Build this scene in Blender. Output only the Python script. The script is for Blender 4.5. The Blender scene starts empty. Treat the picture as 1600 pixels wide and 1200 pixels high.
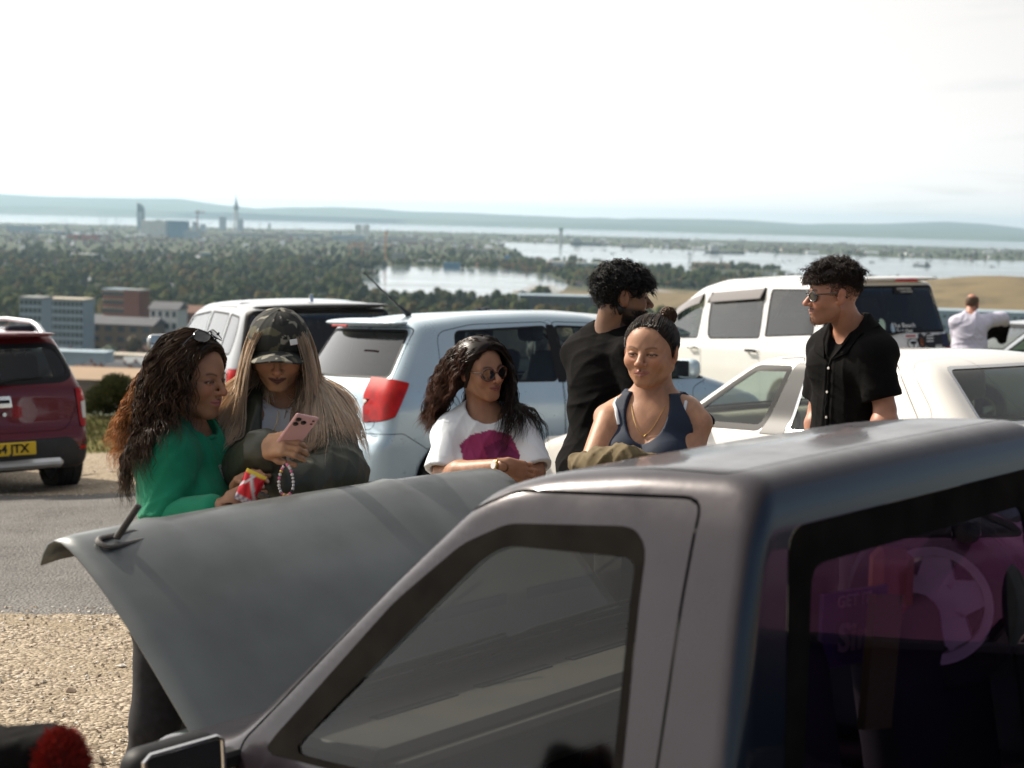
import bpy, math, random
import numpy as np
from mathutils import Vector, Matrix
R_ = math.radians
SC = bpy.context.scene
COL = SC.collection
# ---------------------------------------------------------------- camera
FPX, PITCH, ROLL = 2700.0, R_(5.45), R_(1.5)
CAM = np.array([0.0, 0.0, 2.0])
c_fw = np.array([0, math.cos(PITCH), -math.sin(PITCH)])
c_up0 = np.array([0, math.sin(PITCH), math.cos(PITCH)])
c_r = math.cos(ROLL) * np.array([1.0, 0, 0]) + math.sin(ROLL) * c_up0
c_u = math.cos(ROLL) * c_up0 - math.sin(ROLL) * np.array([1.0, 0, 0])
cam_d = bpy.data.cameras.new('camera')
cam = bpy.data.objects.new('camera', cam_d)
COL.objects.link(cam)
cam_d.sensor_width = 36.0
cam_d.lens = 36.0 * FPX / 1600.0
cam_d.clip_start = 0.05
cam_d.clip_end = 80000.0
M = Matrix(((c_r[0], c_u[0], -c_fw[0], CAM[0]), (c_r[1], c_u[1], -c_fw[1], CAM[1]), (c_r[2], c_u[2], -c_fw[2], CAM[2]), (0, 0, 0, 1)))
cam.matrix_world = M
cam_d.dof.use_dof = True
cam_d.dof.focus_distance = 6.4
cam_d.dof.aperture_fstop = 4.2
SC.camera = cam
# ---------------------------------------------------------------- world, sun, exposure
SUN = Vector((-0.66, 0.40, 0.64)).normalized()
sun_el = math.asin(SUN.z)
sun_rot = math.atan2(SUN.x, SUN.y)
W = bpy.data.worlds.new('World'); SC.world = W; W.use_nodes = True
nt = W.node_tree; nt.nodes.clear()
o_ = nt.nodes.new('ShaderNodeOutputWorld'); b_ = nt.nodes.new('ShaderNodeBackground')
sk = nt.nodes.new('ShaderNodeTexSky'); sk.sky_type = 'NISHITA'; sk.sun_disc = False
sk.sun_elevation = sun_el; sk.sun_rotation = sun_rot; sk.altitude = 90
sk.air_density = 1.0; sk.dust_density = 1.0; sk.ozone_density = 3.0
# thin high cloud veil: whitens the sky, thicker towards the horizon, with soft streaks
tc = nt.nodes.new('ShaderNodeTexCoord'); sep = nt.nodes.new('ShaderNodeSeparateXYZ')
nt.links.new(tc.outputs['Generated'], sep.inputs[0])
def wmath(op, a, b=None, clamp=False):
    n = nt.nodes.new('ShaderNodeMath'); n.operation = op; n.use_clamp = clamp
    for i, v in enumerate((a, b)):
        if v is None: continue
        if isinstance(v, (int, float)): n.inputs[i].default_value = v
        else: nt.links.new(v, n.inputs[i])
    return n.outputs[0]
zz = wmath('MAXIMUM', sep.outputs['Z'], 0.0)
den = wmath('ADD', zz, 0.06)
cx = nt.nodes.new('ShaderNodeCombineXYZ')
nt.links.new(wmath('DIVIDE', sep.outputs['X'], den), cx.inputs[0])
nt.links.new(wmath('DIVIDE', sep.outputs['Y'], den), cx.inputs[1])
nz = nt.nodes.new('ShaderNodeTexNoise'); nz.inputs['Scale'].default_value = 0.55; nz.inputs['Detail'].default_value = 7
nz.inputs['Roughness'].default_value = 0.55; nz.inputs['Distortion'].default_value = 0.6
nt.links.new(cx.outputs[0], nz.inputs['Vector'])
cr = nt.nodes.new('ShaderNodeValToRGB')
cr.color_ramp.elements[0].position = 0.30; cr.color_ramp.elements[0].color = (0, 0, 0, 1)
cr.color_ramp.elements[1].position = 0.62; cr.color_ramp.elements[1].color = (1, 1, 1, 1)
nt.links.new(nz.outputs[0], cr.inputs[0])
# the veil is brighter towards the sun (forward scattering)
dotn = nt.nodes.new('ShaderNodeVectorMath'); dotn.operation = 'DOT_PRODUCT'
dotn.inputs[1].default_value = SUN
nt.links.new(tc.outputs['Generated'], dotn.inputs[0])
sd = wmath('MULTIPLY_ADD', dotn.outputs['Value'], 0.5); nt.nodes[-1].inputs[2].default_value = 0.5
glow = wmath('POWER', sd, 3.0)
bright = wmath('MULTIPLY_ADD', glow, 13.0); nt.nodes[-1].inputs[2].default_value = 1.6
band_ = wmath('POWER', 2.718, wmath('MULTIPLY', zz, -4.0))          # haze makes the sky brightest near the horizon
bright = wmath('ADD', bright, wmath('MULTIPLY', wmath('MULTIPLY', wmath('POWER', sd, 2.0), band_), 21.0))
cc = nt.nodes.new('ShaderNodeVectorMath'); cc.operation = 'SCALE'; cc.inputs[0].default_value = (1.0, 0.975, 0.95)
nt.links.new(bright, cc.inputs['Scale'])
fac = wmath('MULTIPLY', cr.outputs[0], 0.45)
fac = wmath('ADD', fac, wmath('MULTIPLY', glow, 2.6))
low = wmath('MULTIPLY', wmath('SUBTRACT', 1.0, wmath('MULTIPLY', zz, 5.0), True), 0.25)
fac = wmath('ADD', fac, low, True)
mx = nt.nodes.new('ShaderNodeMixRGB'); mx.blend_type = 'MIX'
nt.links.new(fac, mx.inputs[0]); nt.links.new(sk.outputs[0], mx.inputs[1]); nt.links.new(cc.outputs[0], mx.inputs[2])
nt.links.new(mx.outputs[0], b_.inputs[0]); b_.inputs[1].default_value = 0.070
nt.links.new(b_.outputs[0], o_.inputs[0])
sl = bpy.data.lights.new('sun', 'SUN'); sl.energy = 5.0; sl.angle = R_(0.5); sl.color = (1.0, 0.91, 0.78)
so = bpy.data.objects.new('sun', sl); COL.objects.link(so)
so.rotation_euler = SUN.to_track_quat('Z', 'Y').to_euler(); so.location = (-30, 20, 30)
SC.view_settings.view_transform = 'Standard'; SC.view_settings.look = 'None'
SC.view_settings.gamma = 1.0; SC.view_settings.exposure = 0.42
SC.view_settings.use_curve_mapping = False
SC.cycles.max_bounces = 10; SC.cycles.transparent_max_bounces = 16
# ---------------------------------------------------------------- numbers and meshes
def A(*v): return np.array(v, dtype=float)
def at(px, py, Y):
    """point at depth Y on the sight line through a picture point (1600 x 1200)"""
    d = c_fw + c_r * (px - 800) / FPX - c_u * (py - 600) / FPX
    return CAM + d * (Y / d[1])
def atZ(px, py, z):
    d = c_fw + c_r * (px - 800) / FPX - c_u * (py - 600) / FPX
    return CAM + d * ((z - CAM[2]) / d[2])
def unit(v):
    v = np.asarray(v, float); return v / max(1e-12, np.linalg.norm(v))
def ss(a, b, x):
    t = np.clip((x - a) / (b - a), 0, 1); return t * t * (3 - 2 * t)
def mk(name, V, F, mat=None, parent=None, smooth=True, nrm=None, col=None, kind=None, mi=None):
    """one mesh object; F is a list of face arrays / lists (tris, quads or n-gons)"""
    V = np.asarray(V, float).reshape(-1, 3)
    me = bpy.data.meshes.new(name)
    if isinstance(F, np.ndarray): F = [F]
    if len(F) and not isinstance(F[0], np.ndarray):
        lens = np.array([len(f) for f in F]); idx = np.array([i for f in F for i in f], dtype=np.int32)
    else:
        F = [f for f in F if len(f)]
        lens = np.concatenate([np.full(len(f), f.shape[1]) for f in F]) if F else np.zeros(0, int)
        idx = np.concatenate([f.ravel() for f in F]).astype(np.int32) if F else np.zeros(0, np.int32)
    me.vertices.add(len(V)); me.vertices.foreach_set('co', V.astype(np.float32).ravel())
    me.loops.add(len(idx)); me.loops.foreach_set('vertex_index', idx)
    me.polygons.add(len(lens))
    st = np.concatenate([[0], np.cumsum(lens)[:-1]]).astype(np.int32) if len(lens) else np.zeros(0, np.int32)
    me.polygons.foreach_set('loop_start', st)
    me.update(calc_edges=True)
    me.polygons.foreach_set('use_smooth', np.full(len(lens), bool(smooth)))
    if isinstance(mat, (list, tuple)):
        for m in mat: me.materials.append(m)
    elif mat is not None: me.materials.append(mat)
    if mi is not None: me.polygons.foreach_set('material_index', np.asarray(mi, np.int32))
    if col is not None:
        ca = me.color_attributes.new('Col', 'FLOAT_COLOR', 'POINT')
        c4 = np.ones((len(V), 4), np.float32); c4[:, :3] = col; ca.data.foreach_set('color', c4.ravel())
    me.validate()
    if nrm is not None and len(me.vertices) == len(nrm):
        me.normals_split_custom_set_from_vertices(np.asarray(nrm, float))
    o = bpy.data.objects.new(name, me); COL.objects.link(o)
    if parent is not None: o.parent = parent
    if kind: o['kind'] = kind
    return o
def tag(o, label=None, cat=None, group=None, kind=None):
    if label: o['label'] = label
    if cat: o['category'] = cat
    if group: o['group'] = group
    if kind: o['kind'] = kind
    return o
def thing(name, label, cat, loc=(0, 0, 0), rz=0, group=None):
    o = bpy.data.objects.new(name, None); COL.objects.link(o); o.empty_display_size = 0.2
    o.location = loc; o.rotation_euler = (0, 0, rz); return tag(o, label, cat, group)
class MB:
    """collects simple shapes into one mesh"""
    def __init__(s): s.V = []; s.F = []; s.n = 0; s.C = []
    def add(s, V, F, col=None):
        V = np.asarray(V, float); s.V.append(V)
        for f in F: s.F.append([i + s.n for i in f])
        s.n += len(V)
        if col is not None: s.C.append(np.tile(col, (len(V), 1)))
        return s
    def box(s, lo, hi, col=None, M3=None, t=None, bev=0.0):
        lo = np.asarray(lo, float); hi = np.asarray(hi, float)
        if bev <= 0:
            V = np.array([[(lo, hi)[i][0], (lo, hi)[j][1], (lo, hi)[k][2]] for k in (0, 1) for j in (0, 1) for i in (0, 1)])
            F = [(0, 2, 3, 1), (4, 5, 7, 6), (0, 1, 5, 4), (2, 6, 7, 3), (0, 4, 6, 2), (1, 3, 7, 5)]
        else:
            V = []; b = min(bev, *((hi - lo) * 0.49))
            c = (lo + hi) / 2; h = (hi - lo) / 2
            for k in (-1, 1):
                for j in (-1, 1):
                    for i in (-1, 1):
                        V += [[c[0] + i * h[0], c[1] + j * (h[1] - b), c[2] + k * (h[2] - b)], [c[0] + i * (h[0] - b), c[1] + j * h[1], c[2] + k * (h[2] - b)], [c[0] + i * (h[0] - b), c[1] + j * (h[1] - b), c[2] + k * h[2]]]
            V = np.array(V)
            def q(i, j, k, a): return 3 * (i + 2 * j + 4 * k) + a
            F = []
            for a in (0, 1):
                F.append((q(a, 0, 0, 0), q(a, 1, 0, 0), q(a, 1, 1, 0), q(a, 0, 1, 0)))
                F.append((q(0, a, 0, 1), q(1, a, 0, 1), q(1, a, 1, 1), q(0, a, 1, 1)))
                F.append((q(0, 0, a, 2), q(1, 0, a, 2), q(1, 1, a, 2), q(0, 1, a, 2)))
                for e in (0, 1):
                    F.append((q(a, e, 0, 0), q(a, e, 1, 0), q(a, e, 1, 1), q(a, e, 0, 1)))
                    F.append((q(a, 0, e, 0), q(a, 1, e, 0), q(a, 1, e, 2), q(a, 0, e, 2)))
                    F.append((q(0, a, e, 1), q(1, a, e, 1), q(1, a, e, 2), q(0, a, e, 2)))
            for k in (0, 1):
                for j in (0, 1):
                    for i in (0, 1): F.append((q(i, j, k, 0), q(i, j, k, 1), q(i, j, k, 2)))
        if M3 is not None: V = V @ np.asarray(M3).T
        if t is not None: V = V + np.asarray(t)
        return s.add(V, F, col)
    def tube(s, pts, r, n=8, col=None, caps=True):
        pts = np.asarray(pts, float); k = len(pts); r = np.broadcast_to(np.asarray(r, float), (k,))
        T = np.gradient(pts, axis=0); T /= np.maximum(1e-9, np.linalg.norm(T, axis=1))[:, None]
        up = A(0, 0, 1) if abs(T[0][2]) < 0.9 else A(1, 0, 0)
        V = []
        U = unit(np.cross(T[0], up))
        for i in range(k):
            U = unit(U - T[i] * (U @ T[i])); Wv = np.cross(T[i], U)
            a = np.arange(n) * 2 * math.pi / n
            V.append(pts[i] + r[i] * (np.cos(a)[:, None] * U + np.sin(a)[:, None] * Wv))
        V = np.concatenate(V); F = []
        for i in range(k - 1):
            for j in range(n): F.append((i * n + j, i * n + (j + 1) % n, (i + 1) * n + (j + 1) % n, (i + 1) * n + j))
        if caps: F.append(tuple(range(n))[::-1]); F.append(tuple(range((k - 1) * n, k * n)))
        return s.add(V, F, col)
    def lathe(s, prof, n=24, c=(0, 0, 0), ax=(0, 0, 1), col=None, caps=False):
        """prof: (radius, height) pairs turned about ax through c"""
        ax = unit(ax); u = unit(np.cross(ax, A(1, 0, 0) if abs(ax[0]) < 0.9 else A(0, 1, 0))); w = np.cross(ax, u)
        a = np.arange(n) * 2 * math.pi / n; V = []
        for r, h in prof: V.append(np.asarray(c) + ax * h + r * (np.cos(a)[:, None] * u + np.sin(a)[:, None] * w))
        V = np.concatenate(V); F = []
        for i in range(len(prof) - 1):
            for j in range(n): F.append((i * n + j, i * n + (j + 1) % n, (i + 1) * n + (j + 1) % n, (i + 1) * n + j))
        if caps: F.append(tuple(range(n))[::-1]); F.append(tuple(range((len(prof) - 1) * n, len(prof) * n)))
        return s.add(V, F, col)
    def ell(s, c, r, n=12, m=8, col=None, M3=None):
        V = []; 
        for i in range(m + 1):
            th = math.pi * i / m
            for j in range(n):
                ph = 2 * math.pi * j / n; V.append([math.sin(th) * math.cos(ph), math.sin(th) * math.sin(ph), math.cos(th)])
        V = np.array(V) * np.asarray(r)
        if M3 is not None: V = V @ np.asarray(M3).T
        F = []
        for i in range(m):
            for j in range(n): F.append((i * n + j, (i + 1) * n + j, (i + 1) * n + (j + 1) % n, i * n + (j + 1) % n))
        return s.add(V + np.asarray(c), F, col)
    def prism(s, poly, h, O=(0, 0, 0), X=(1, 0, 0), Y=(0, 1, 0), col=None):
        X = unit(X); Y = unit(Y); Z = np.cross(X, Y); k = len(poly)
        P = np.array([np.asarray(O) + X * a + Y * b for a, b in poly])
        V = np.concatenate([P, P + Z * h])
        F = [tuple(range(k))[::-1], tuple(range(k, 2 * k))] + [(i, (i + 1) % k, k + (i + 1) % k, k + i) for i in range(k)]
        return s.add(V, F, col)
    def obj(s, name, mat=None, parent=None, smooth=False, kind=None):
        V = np.concatenate(s.V); o = mk(name, V, s.F, mat, parent, smooth, kind=kind, col=np.concatenate(s.C) if s.C else None)
        if smooth: 
            try: o.data.set_sharp_from_angle(angle=R_(40))
            except Exception: pass
        return o
# ---------------------------------------------------------------- implicit surfaces
def smin(a, b, k):
    h = np.clip(0.5 + 0.5 * (b - a) / k, 0, 1); return b + (a - b) * h - k * h * (1 - h)
def smax(a, b, k): return -smin(-a, -b, k)
def sd_ell(P, c, r, Rm=None):
    q = P - np.asarray(c)
    if Rm is not None: q = q @ np.asarray(Rm)
    r = np.asarray(r, float)
    k0 = np.linalg.norm(q / r, axis=1); k1 = np.linalg.norm(q / (r * r), axis=1)
    return k0 * (k0 - 1.0) / np.maximum(k1, 1e-9)
def sd_cone(P, a, b, ra, rb):
    a = np.asarray(a, float); b = np.asarray(b, float); ab = b - a
    t = np.clip(((P - a) @ ab) / max(1e-12, ab @ ab), 0, 1)
    return np.linalg.norm(P - a - t[:, None] * ab, axis=1) - (ra + (rb - ra) * t)
def sd_flat(P, a, b, ra, rb, ax, sq):
    """tapered capsule squashed by sq along ax"""
    ax = unit(ax); a = np.asarray(a, float); b = np.asarray(b, float)
    def q(X): return X + np.multiply.outer((X @ ax), ax) * (1.0 / sq - 1.0)
    return sd_cone(q(P), q(a), q(b), ra, rb) * min(1.0, sq)
def sd_box(P, c, h, r=0.0, Rm=None):
    q = P - np.asarray(c)
    if Rm is not None: q = q @ np.asarray(Rm)
    q = np.abs(q) - (np.asarray(h) - r)
    return np.linalg.norm(np.maximum(q, 0), axis=1) + np.minimum(q.max(1), 0) - r
def nets(fn, lo, hi, h, proj=2, coarse=4, lip=1.0):
    """surface nets on a sparse grid -> vertices, quads"""
    lo = np.asarray(lo, float); hi = np.asarray(hi, float)
    nb = np.maximum(2, np.ceil((hi - lo) / (h * coarse)).astype(int))
    n = nb * coarse + 1
    cc = [lo[i] + (np.arange(nb[i]) + 0.5) * h * coarse for i in range(3)]
    G = np.stack(np.meshgrid(*cc, indexing='ij'), -1).reshape(-1, 3)
    fc = fn(G).astype(np.float32)
    act = np.abs(fc) < h * coarse * 0.87 * 1.6 * lip + 1e-4
    f = np.repeat(np.repeat(np.repeat(np.where(fc < 0, -1.0, 1.0).reshape(nb).astype(np.float32), coarse, 0), coarse, 1), coarse, 2)
    f = np.pad(f, ((0, 1), (0, 1), (0, 1)), mode='edge')
    bi = np.stack(np.unravel_index(np.nonzero(act)[0], nb), -1)
    o = np.arange(coarse + 1); off = np.stack(np.meshgrid(o, o, o, indexing='ij'), -1).reshape(-1, 3)
    idx = (bi[:, None, :] * coarse + off[None]).reshape(-1, 3)
    lin = np.unique(np.ravel_multi_index(idx.T, n)); I = np.stack(np.unravel_index(lin, n), -1)
    val = np.empty(len(lin), np.float32)
    for s in range(0, len(lin), 400000): val[s:s + 400000] = fn(lo + I[s:s + 400000] * h)
    f.ravel()[lin] = val
    ins = f < 0
    c8 = [(i, j, k) for i in (0, 1) for j in (0, 1) for k in (0, 1)]
    S = np.zeros(tuple(n - 1), np.int8)
    for i, j, k in c8: S += ins[i:n[0] - 1 + i, j:n[1] - 1 + j, k:n[2] - 1 + k]
    m = (S > 0) & (S < 8)
    ci = np.stack(np.nonzero(m), -1); vid = np.full(tuple(n - 1), -1, np.int32); vid[m] = np.arange(len(ci))
    cv = np.stack([f[ci[:, 0] + i, ci[:, 1] + j, ci[:, 2] + k] for i, j, k in c8], 1)
    acc = np.zeros((len(ci), 3)); cnt = np.zeros(len(ci))
    for a in range(8):
        for b in range(a + 1, 8):
            d = np.array(c8[b]) - np.array(c8[a])
            if np.abs(d).sum() != 1: continue
            va, vb = cv[:, a], cv[:, b]; x = (va < 0) != (vb < 0)
            t = np.where(x, va / np.where(x, va - vb, 1), 0)
            acc += np.where(x[:, None], np.array(c8[a]) + t[:, None] * d, 0); cnt += x
    V = lo + (ci + acc / cnt[:, None]) * h
    Q = []
    for ax in range(3):
        u, v = (ax + 1) % 3, (ax + 2) % 3
        s0 = [slice(None)] * 3; s1 = [slice(None)] * 3; s0[ax] = slice(0, n[ax] - 1); s1[ax] = slice(1, n[ax])
        a, b = ins[tuple(s0)], ins[tuple(s1)]
        e = np.stack(np.nonzero(a != b), -1)
        e = e[(e[:, u] > 0) & (e[:, v] > 0) & (e[:, u] < n[u] - 1) & (e[:, v] < n[v] - 1)]
        w = a[tuple(e.T)]
        def g(du, dv):
            q = e.copy(); q[:, u] -= du; q[:, v] -= dv; return vid[tuple(q.T)]
        q = np.stack([g(1, 1), g(0, 1), g(0, 0), g(1, 0)], -1)
        q[~w] = q[~w][:, ::-1]; Q.append(q)
    Q = np.concatenate(Q); Q = Q[(Q >= 0).all(1)]
    for _ in range(proj):
        N, fv = grad(fn, V, h * 0.5)
        V = V - N * np.clip(fv, -h * .6, h * .6)[:, None]
    return V, Q
def grad(fn, V, e):
    g = np.empty_like(V)
    for i in range(3):
        d = np.zeros(3); d[i] = e; g[:, i] = fn(V + d) - fn(V - d)
    f = fn(V); L = np.linalg.norm(g, axis=1); N = g / np.maximum(L, 1e-9)[:, None]
    return N, f / np.maximum(L / (2 * e), 0.3)
def tri(Q): return np.concatenate([Q[:, [0, 1, 2]], Q[:, [0, 2, 3]]])
def split(V, F, s, *attrs):
    """cut triangles along s = 0; returns V, F, neg-mask, attrs"""
    s = np.where(np.abs(s) < 1e-6, 1e-6, s)
    neg = s[F] < 0; c = neg.sum(1)
    keep = (c == 0) | (c == 3)
    Fk = F[keep]; mk_ = c[keep] == 3
    X = F[~keep]; ng = neg[~keep]; cx_ = c[~keep]
    if len(X) == 0: return (V, Fk, mk_) + attrs
    # rotate so that the odd vertex is first
    odd = np.where(cx_ == 1, ng.argmax(1), (~ng).argmax(1))
    r = np.arange(len(X)); a = X[r, odd]; b = X[r, (odd + 1) % 3]; d = X[r, (odd + 2) % 3]
    E = np.concatenate([np.stack([a, b], 1), np.stack([a, d], 1)]); Es = np.sort(E, 1)
    U, inv = np.unique(Es, axis=0, return_inverse=True); inv = inv.ravel()
    t = (s[U[:, 0]] / (s[U[:, 0]] - s[U[:, 1]]))[:, None]
    nv = len(V); ext = lambda Z: np.concatenate([Z, Z[U[:, 0]] * (1 - t) + Z[U[:, 1]] * t]) if Z.ndim == 2 else np.concatenate([Z, (Z[U[:, 0]] * (1 - t[:, 0]) + Z[U[:, 1]] * t[:, 0])])
    ab = nv + inv[:len(X)]; ad = nv + inv[len(X):]
    F1 = np.stack([a, ab, ad], 1); F2 = np.stack([ab, b, d], 1); F3 = np.stack([ab, d, ad], 1)
    on = cx_ == 1
    Fn = np.concatenate([Fk, F1, F2, F3]); mm = np.concatenate([mk_, on, ~on, ~on])
    return (ext(V), Fn, mm) + tuple(ext(z) for z in attrs)
def compact(V, F, *attrs):
    u, inv = np.unique(F, return_inverse=True); return (V[u], inv.reshape(F.shape)) + tuple(z[u] for z in attrs)
def sd_poly(x, y, poly):
    """signed distance (inside < 0) of points to a polygon"""
    P = np.asarray(poly, float); n = len(P); d = np.full(len(x), 1e9); ins = np.zeros(len(x), bool)
    for i in range(n):
        a = P[i]; b = P[(i + 1) % n]; e = b - a
        px, py = x - a[0], y - a[1]
        t = np.clip((px * e[0] + py * e[1]) / max(1e-12, e @ e), 0, 1)
        d = np.minimum(d, (px - t * e[0]) ** 2 + (py - t * e[1]) ** 2)
        cnd = ((a[1] > y) != (b[1] > y))
        ins ^= cnd & (x < (b[0] - a[0]) * (y - a[1]) / (b[1] - a[1] + 1e-15) + a[0])
    return np.where(ins, -1, 1) * np.sqrt(d)
def rounded(poly, r, n=4):
    """polygon with its corners rounded"""
    P = [np.asarray(p, float) for p in poly]; out = []
    for i in range(len(P)):
        a, b, c = P[i - 1], P[i], P[(i + 1) % len(P)]
        d1 = min(r, np.linalg.norm(a - b) * .45); d2 = min(r, np.linalg.norm(c - b) * .45)
        p, q = b + unit(a - b) * d1, b + unit(c - b) * d2
        for k in range(n + 1):
            t = k / n; out.append((1 - t) ** 2 * p + 2 * t * (1 - t) * b + t * t * q)
    return out
# ---------------------------------------------------------------- materials
def pmat(name, col, rough=0.5, metal=0.0, coat=0.0, noise=0.0, nscale=8.0, bump=0.0, bscale=60.0, trans=0.0, ior=1.45, attr=False, spec=0.5, sheen=0.0, sss=0.0, emit=None, alpha=1.0, dirt=0.0, crough=0.04, det=4):
    m = bpy.data.materials.new(name); m.use_nodes = True; n = m.node_tree.nodes; l = m.node_tree.links
    b = n['Principled BSDF']
    b.inputs['Base Color'].default_value = (*col, 1); b.inputs['Roughness'].default_value = rough; b.inputs['Metallic'].default_value = metal
    b.inputs['Coat Weight'].default_value = coat; b.inputs['Coat Roughness'].default_value = crough; b.inputs['Transmission Weight'].default_value = trans
    b.inputs['IOR'].default_value = ior; b.inputs['Specular IOR Level'].default_value = spec; b.inputs['Sheen Weight'].default_value = sheen
    if sss: b.inputs['Subsurface Weight'].default_value = sss; b.inputs['Subsurface Radius'].default_value = (1.0, 0.35, 0.2); b.inputs['Subsurface Scale'].default_value = 0.008
    if emit: b.inputs['Emission Color'].default_value = (*emit[0], 1); b.inputs['Emission Strength'].default_value = emit[1]
    tcn = n.new('ShaderNodeTexCoord')
    src = None
    if attr:
        at_ = n.new('ShaderNodeVertexColor'); at_.layer_name = 'Col'; src = at_.outputs[0]
        l.new(src, b.inputs['Base Color'])
    if noise > 0:
        nz_ = n.new('ShaderNodeTexNoise'); nz_.inputs['Scale'].default_value = nscale; nz_.inputs['Detail'].default_value = det
        l.new(tcn.outputs['Object'], nz_.inputs['Vector'])
        mr = n.new('ShaderNodeMapRange'); mr.inputs[1].default_value = 0.3; mr.inputs[2].default_value = 0.7
        mr.inputs[3].default_value = 1 - noise; mr.inputs[4].default_value = 1 + noise
        l.new(nz_.outputs[0], mr.inputs[0])
        sc_ = n.new('ShaderNodeVectorMath'); sc_.operation = 'SCALE'; l.new(mr.outputs[0], sc_.inputs['Scale'])
        if src is not None: l.new(src, sc_.inputs[0])
        else: sc_.inputs[0].default_value = col
        l.new(sc_.outputs[0], b.inputs['Base Color']); src = sc_.outputs[0]
    if dirt > 0:
        nz_ = n.new('ShaderNodeTexNoise'); nz_.inputs['Scale'].default_value = 5; nz_.inputs['Detail'].default_value = 8; nz_.inputs['Roughness'].default_value = .7
        l.new(tcn.outputs['Object'], nz_.inputs['Vector'])
        mr = n.new('ShaderNodeMapRange'); mr.inputs[1].default_value = 0.35; mr.inputs[2].default_value = 0.75
        mr.inputs[3].default_value = rough; mr.inputs[4].default_value = min(1, rough + dirt)
        l.new(nz_.outputs[0], mr.inputs[0]); l.new(mr.outputs[0], b.inputs['Roughness'])
        if coat:
            mr2 = n.new('ShaderNodeMapRange'); mr2.inputs[1].default_value = 0.35; mr2.inputs[2].default_value = 0.75
            mr2.inputs[3].default_value = crough; mr2.inputs[4].default_value = crough + dirt * .6
            l.new(nz_.outputs[0], mr2.inputs[0]); l.new(mr2.outputs[0], b.inputs['Coat Roughness'])
    if bump > 0:
        nb_ = n.new('ShaderNodeTexNoise'); nb_.inputs['Scale'].default_value = bscale; nb_.inputs['Detail'].default_value = 5
        l.new(tcn.outputs['Object'], nb_.inputs['Vector'])
        bp = n.new('ShaderNodeBump'); bp.inputs['Strength'].default_value = 1.0; bp.inputs['Distance'].default_value = bump
        l.new(nb_.outputs[0], bp.inputs['Height']); l.new(bp.outputs[0], b.inputs['Normal'])
    return m
def glass_mat(name, tint, refl=(1.0, 1.0, 1.0), rough=0.0, base=0.09):
    """thin pane: tinted see-through plus mirror-like fresnel"""
    m = bpy.data.materials.new(name); m.use_nodes = True; n = m.node_tree.nodes; l = m.node_tree.links
    n.clear(); o = n.new('ShaderNodeOutputMaterial'); t = n.new('ShaderNodeBsdfTransparent'); g = n.new('ShaderNodeBsdfGlossy')
    t.inputs[0].default_value = (*tint, 1); g.inputs['Roughness'].default_value = rough; g.inputs[0].default_value = (*refl, 1)
    f = n.new('ShaderNodeLayerWeight'); f.inputs[0].default_value = 0.5
    pw = n.new('ShaderNodeMath'); pw.operation = 'POWER'; pw.inputs[1].default_value = 4.0; l.new(f.outputs['Facing'], pw.inputs[0])
    mp = n.new('ShaderNodeMath'); mp.operation = 'MULTIPLY_ADD'; mp.inputs[1].default_value = 0.85; mp.inputs[2].default_value = base; mp.use_clamp = True
    x = n.new('ShaderNodeMixShader'); l.new(pw.outputs[0], mp.inputs[0]); l.new(mp.outputs[0], x.inputs[0]); l.new(t.outputs[0], x.inputs[1]); l.new(g.outputs[0], x.inputs[2])
    l.new(x.outputs[0], o.inputs[0]); return m
def text_obj(name, s, size, O, X, Y, mat, parent=None, ext=0.002, bold=False, align='CENTER'):
    """flat lettering as a mesh; O = centre of the line, X = reading direction, Y = up"""
    cu = bpy.data.curves.new(name, 'FONT'); cu.body = s; cu.size = size; cu.extrude = ext; cu.align_x = align; cu.align_y = 'CENTER'; cu.resolution_u = 3
    if bold: cu.offset = size * 0.025
    to = bpy.data.objects.new(name, cu); COL.objects.link(to)
    dg = bpy.context.evaluated_depsgraph_get(); me = bpy.data.meshes.new_from_object(to.evaluated_get(dg))
    COL.objects.unlink(to); bpy.data.objects.remove(to)
    me.materials.clear(); me.materials.append(mat)
    X = unit(X); Z = unit(np.cross(X, Y)); Y = np.cross(Z, X)
    me.transform(Matrix(((X[0], Y[0], Z[0], O[0]), (X[1], Y[1], Z[1], O[1]), (X[2], Y[2], Z[2], O[2]), (0, 0, 0, 1))))
    ob = bpy.data.objects.new(name, me); COL.objects.link(ob)
    if parent is not None: ob.parent = parent
    return ob
def wrap_text(name, s, size, O, X, Y, mat, parent, f, off=.0015, bold=True):
    """printed lettering that follows the cloth surface f = 0"""
    o = text_obj(name, s, size, O, X, Y, mat, parent, .0004, bold); me = o.data; n = len(me.vertices); co = np.empty(n * 3, np.float32); me.vertices.foreach_get('co', co); P = co.reshape(-1, 3).astype(float); Z = unit(np.cross(X, Y))
    for _ in range(14): P = P - Z * np.clip(f(P) - off, -.03, .03)[:, None] * .8
    me.vertices.foreach_set('co', P.astype(np.float32).ravel()); me.update(); return o
MT = {}
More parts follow.
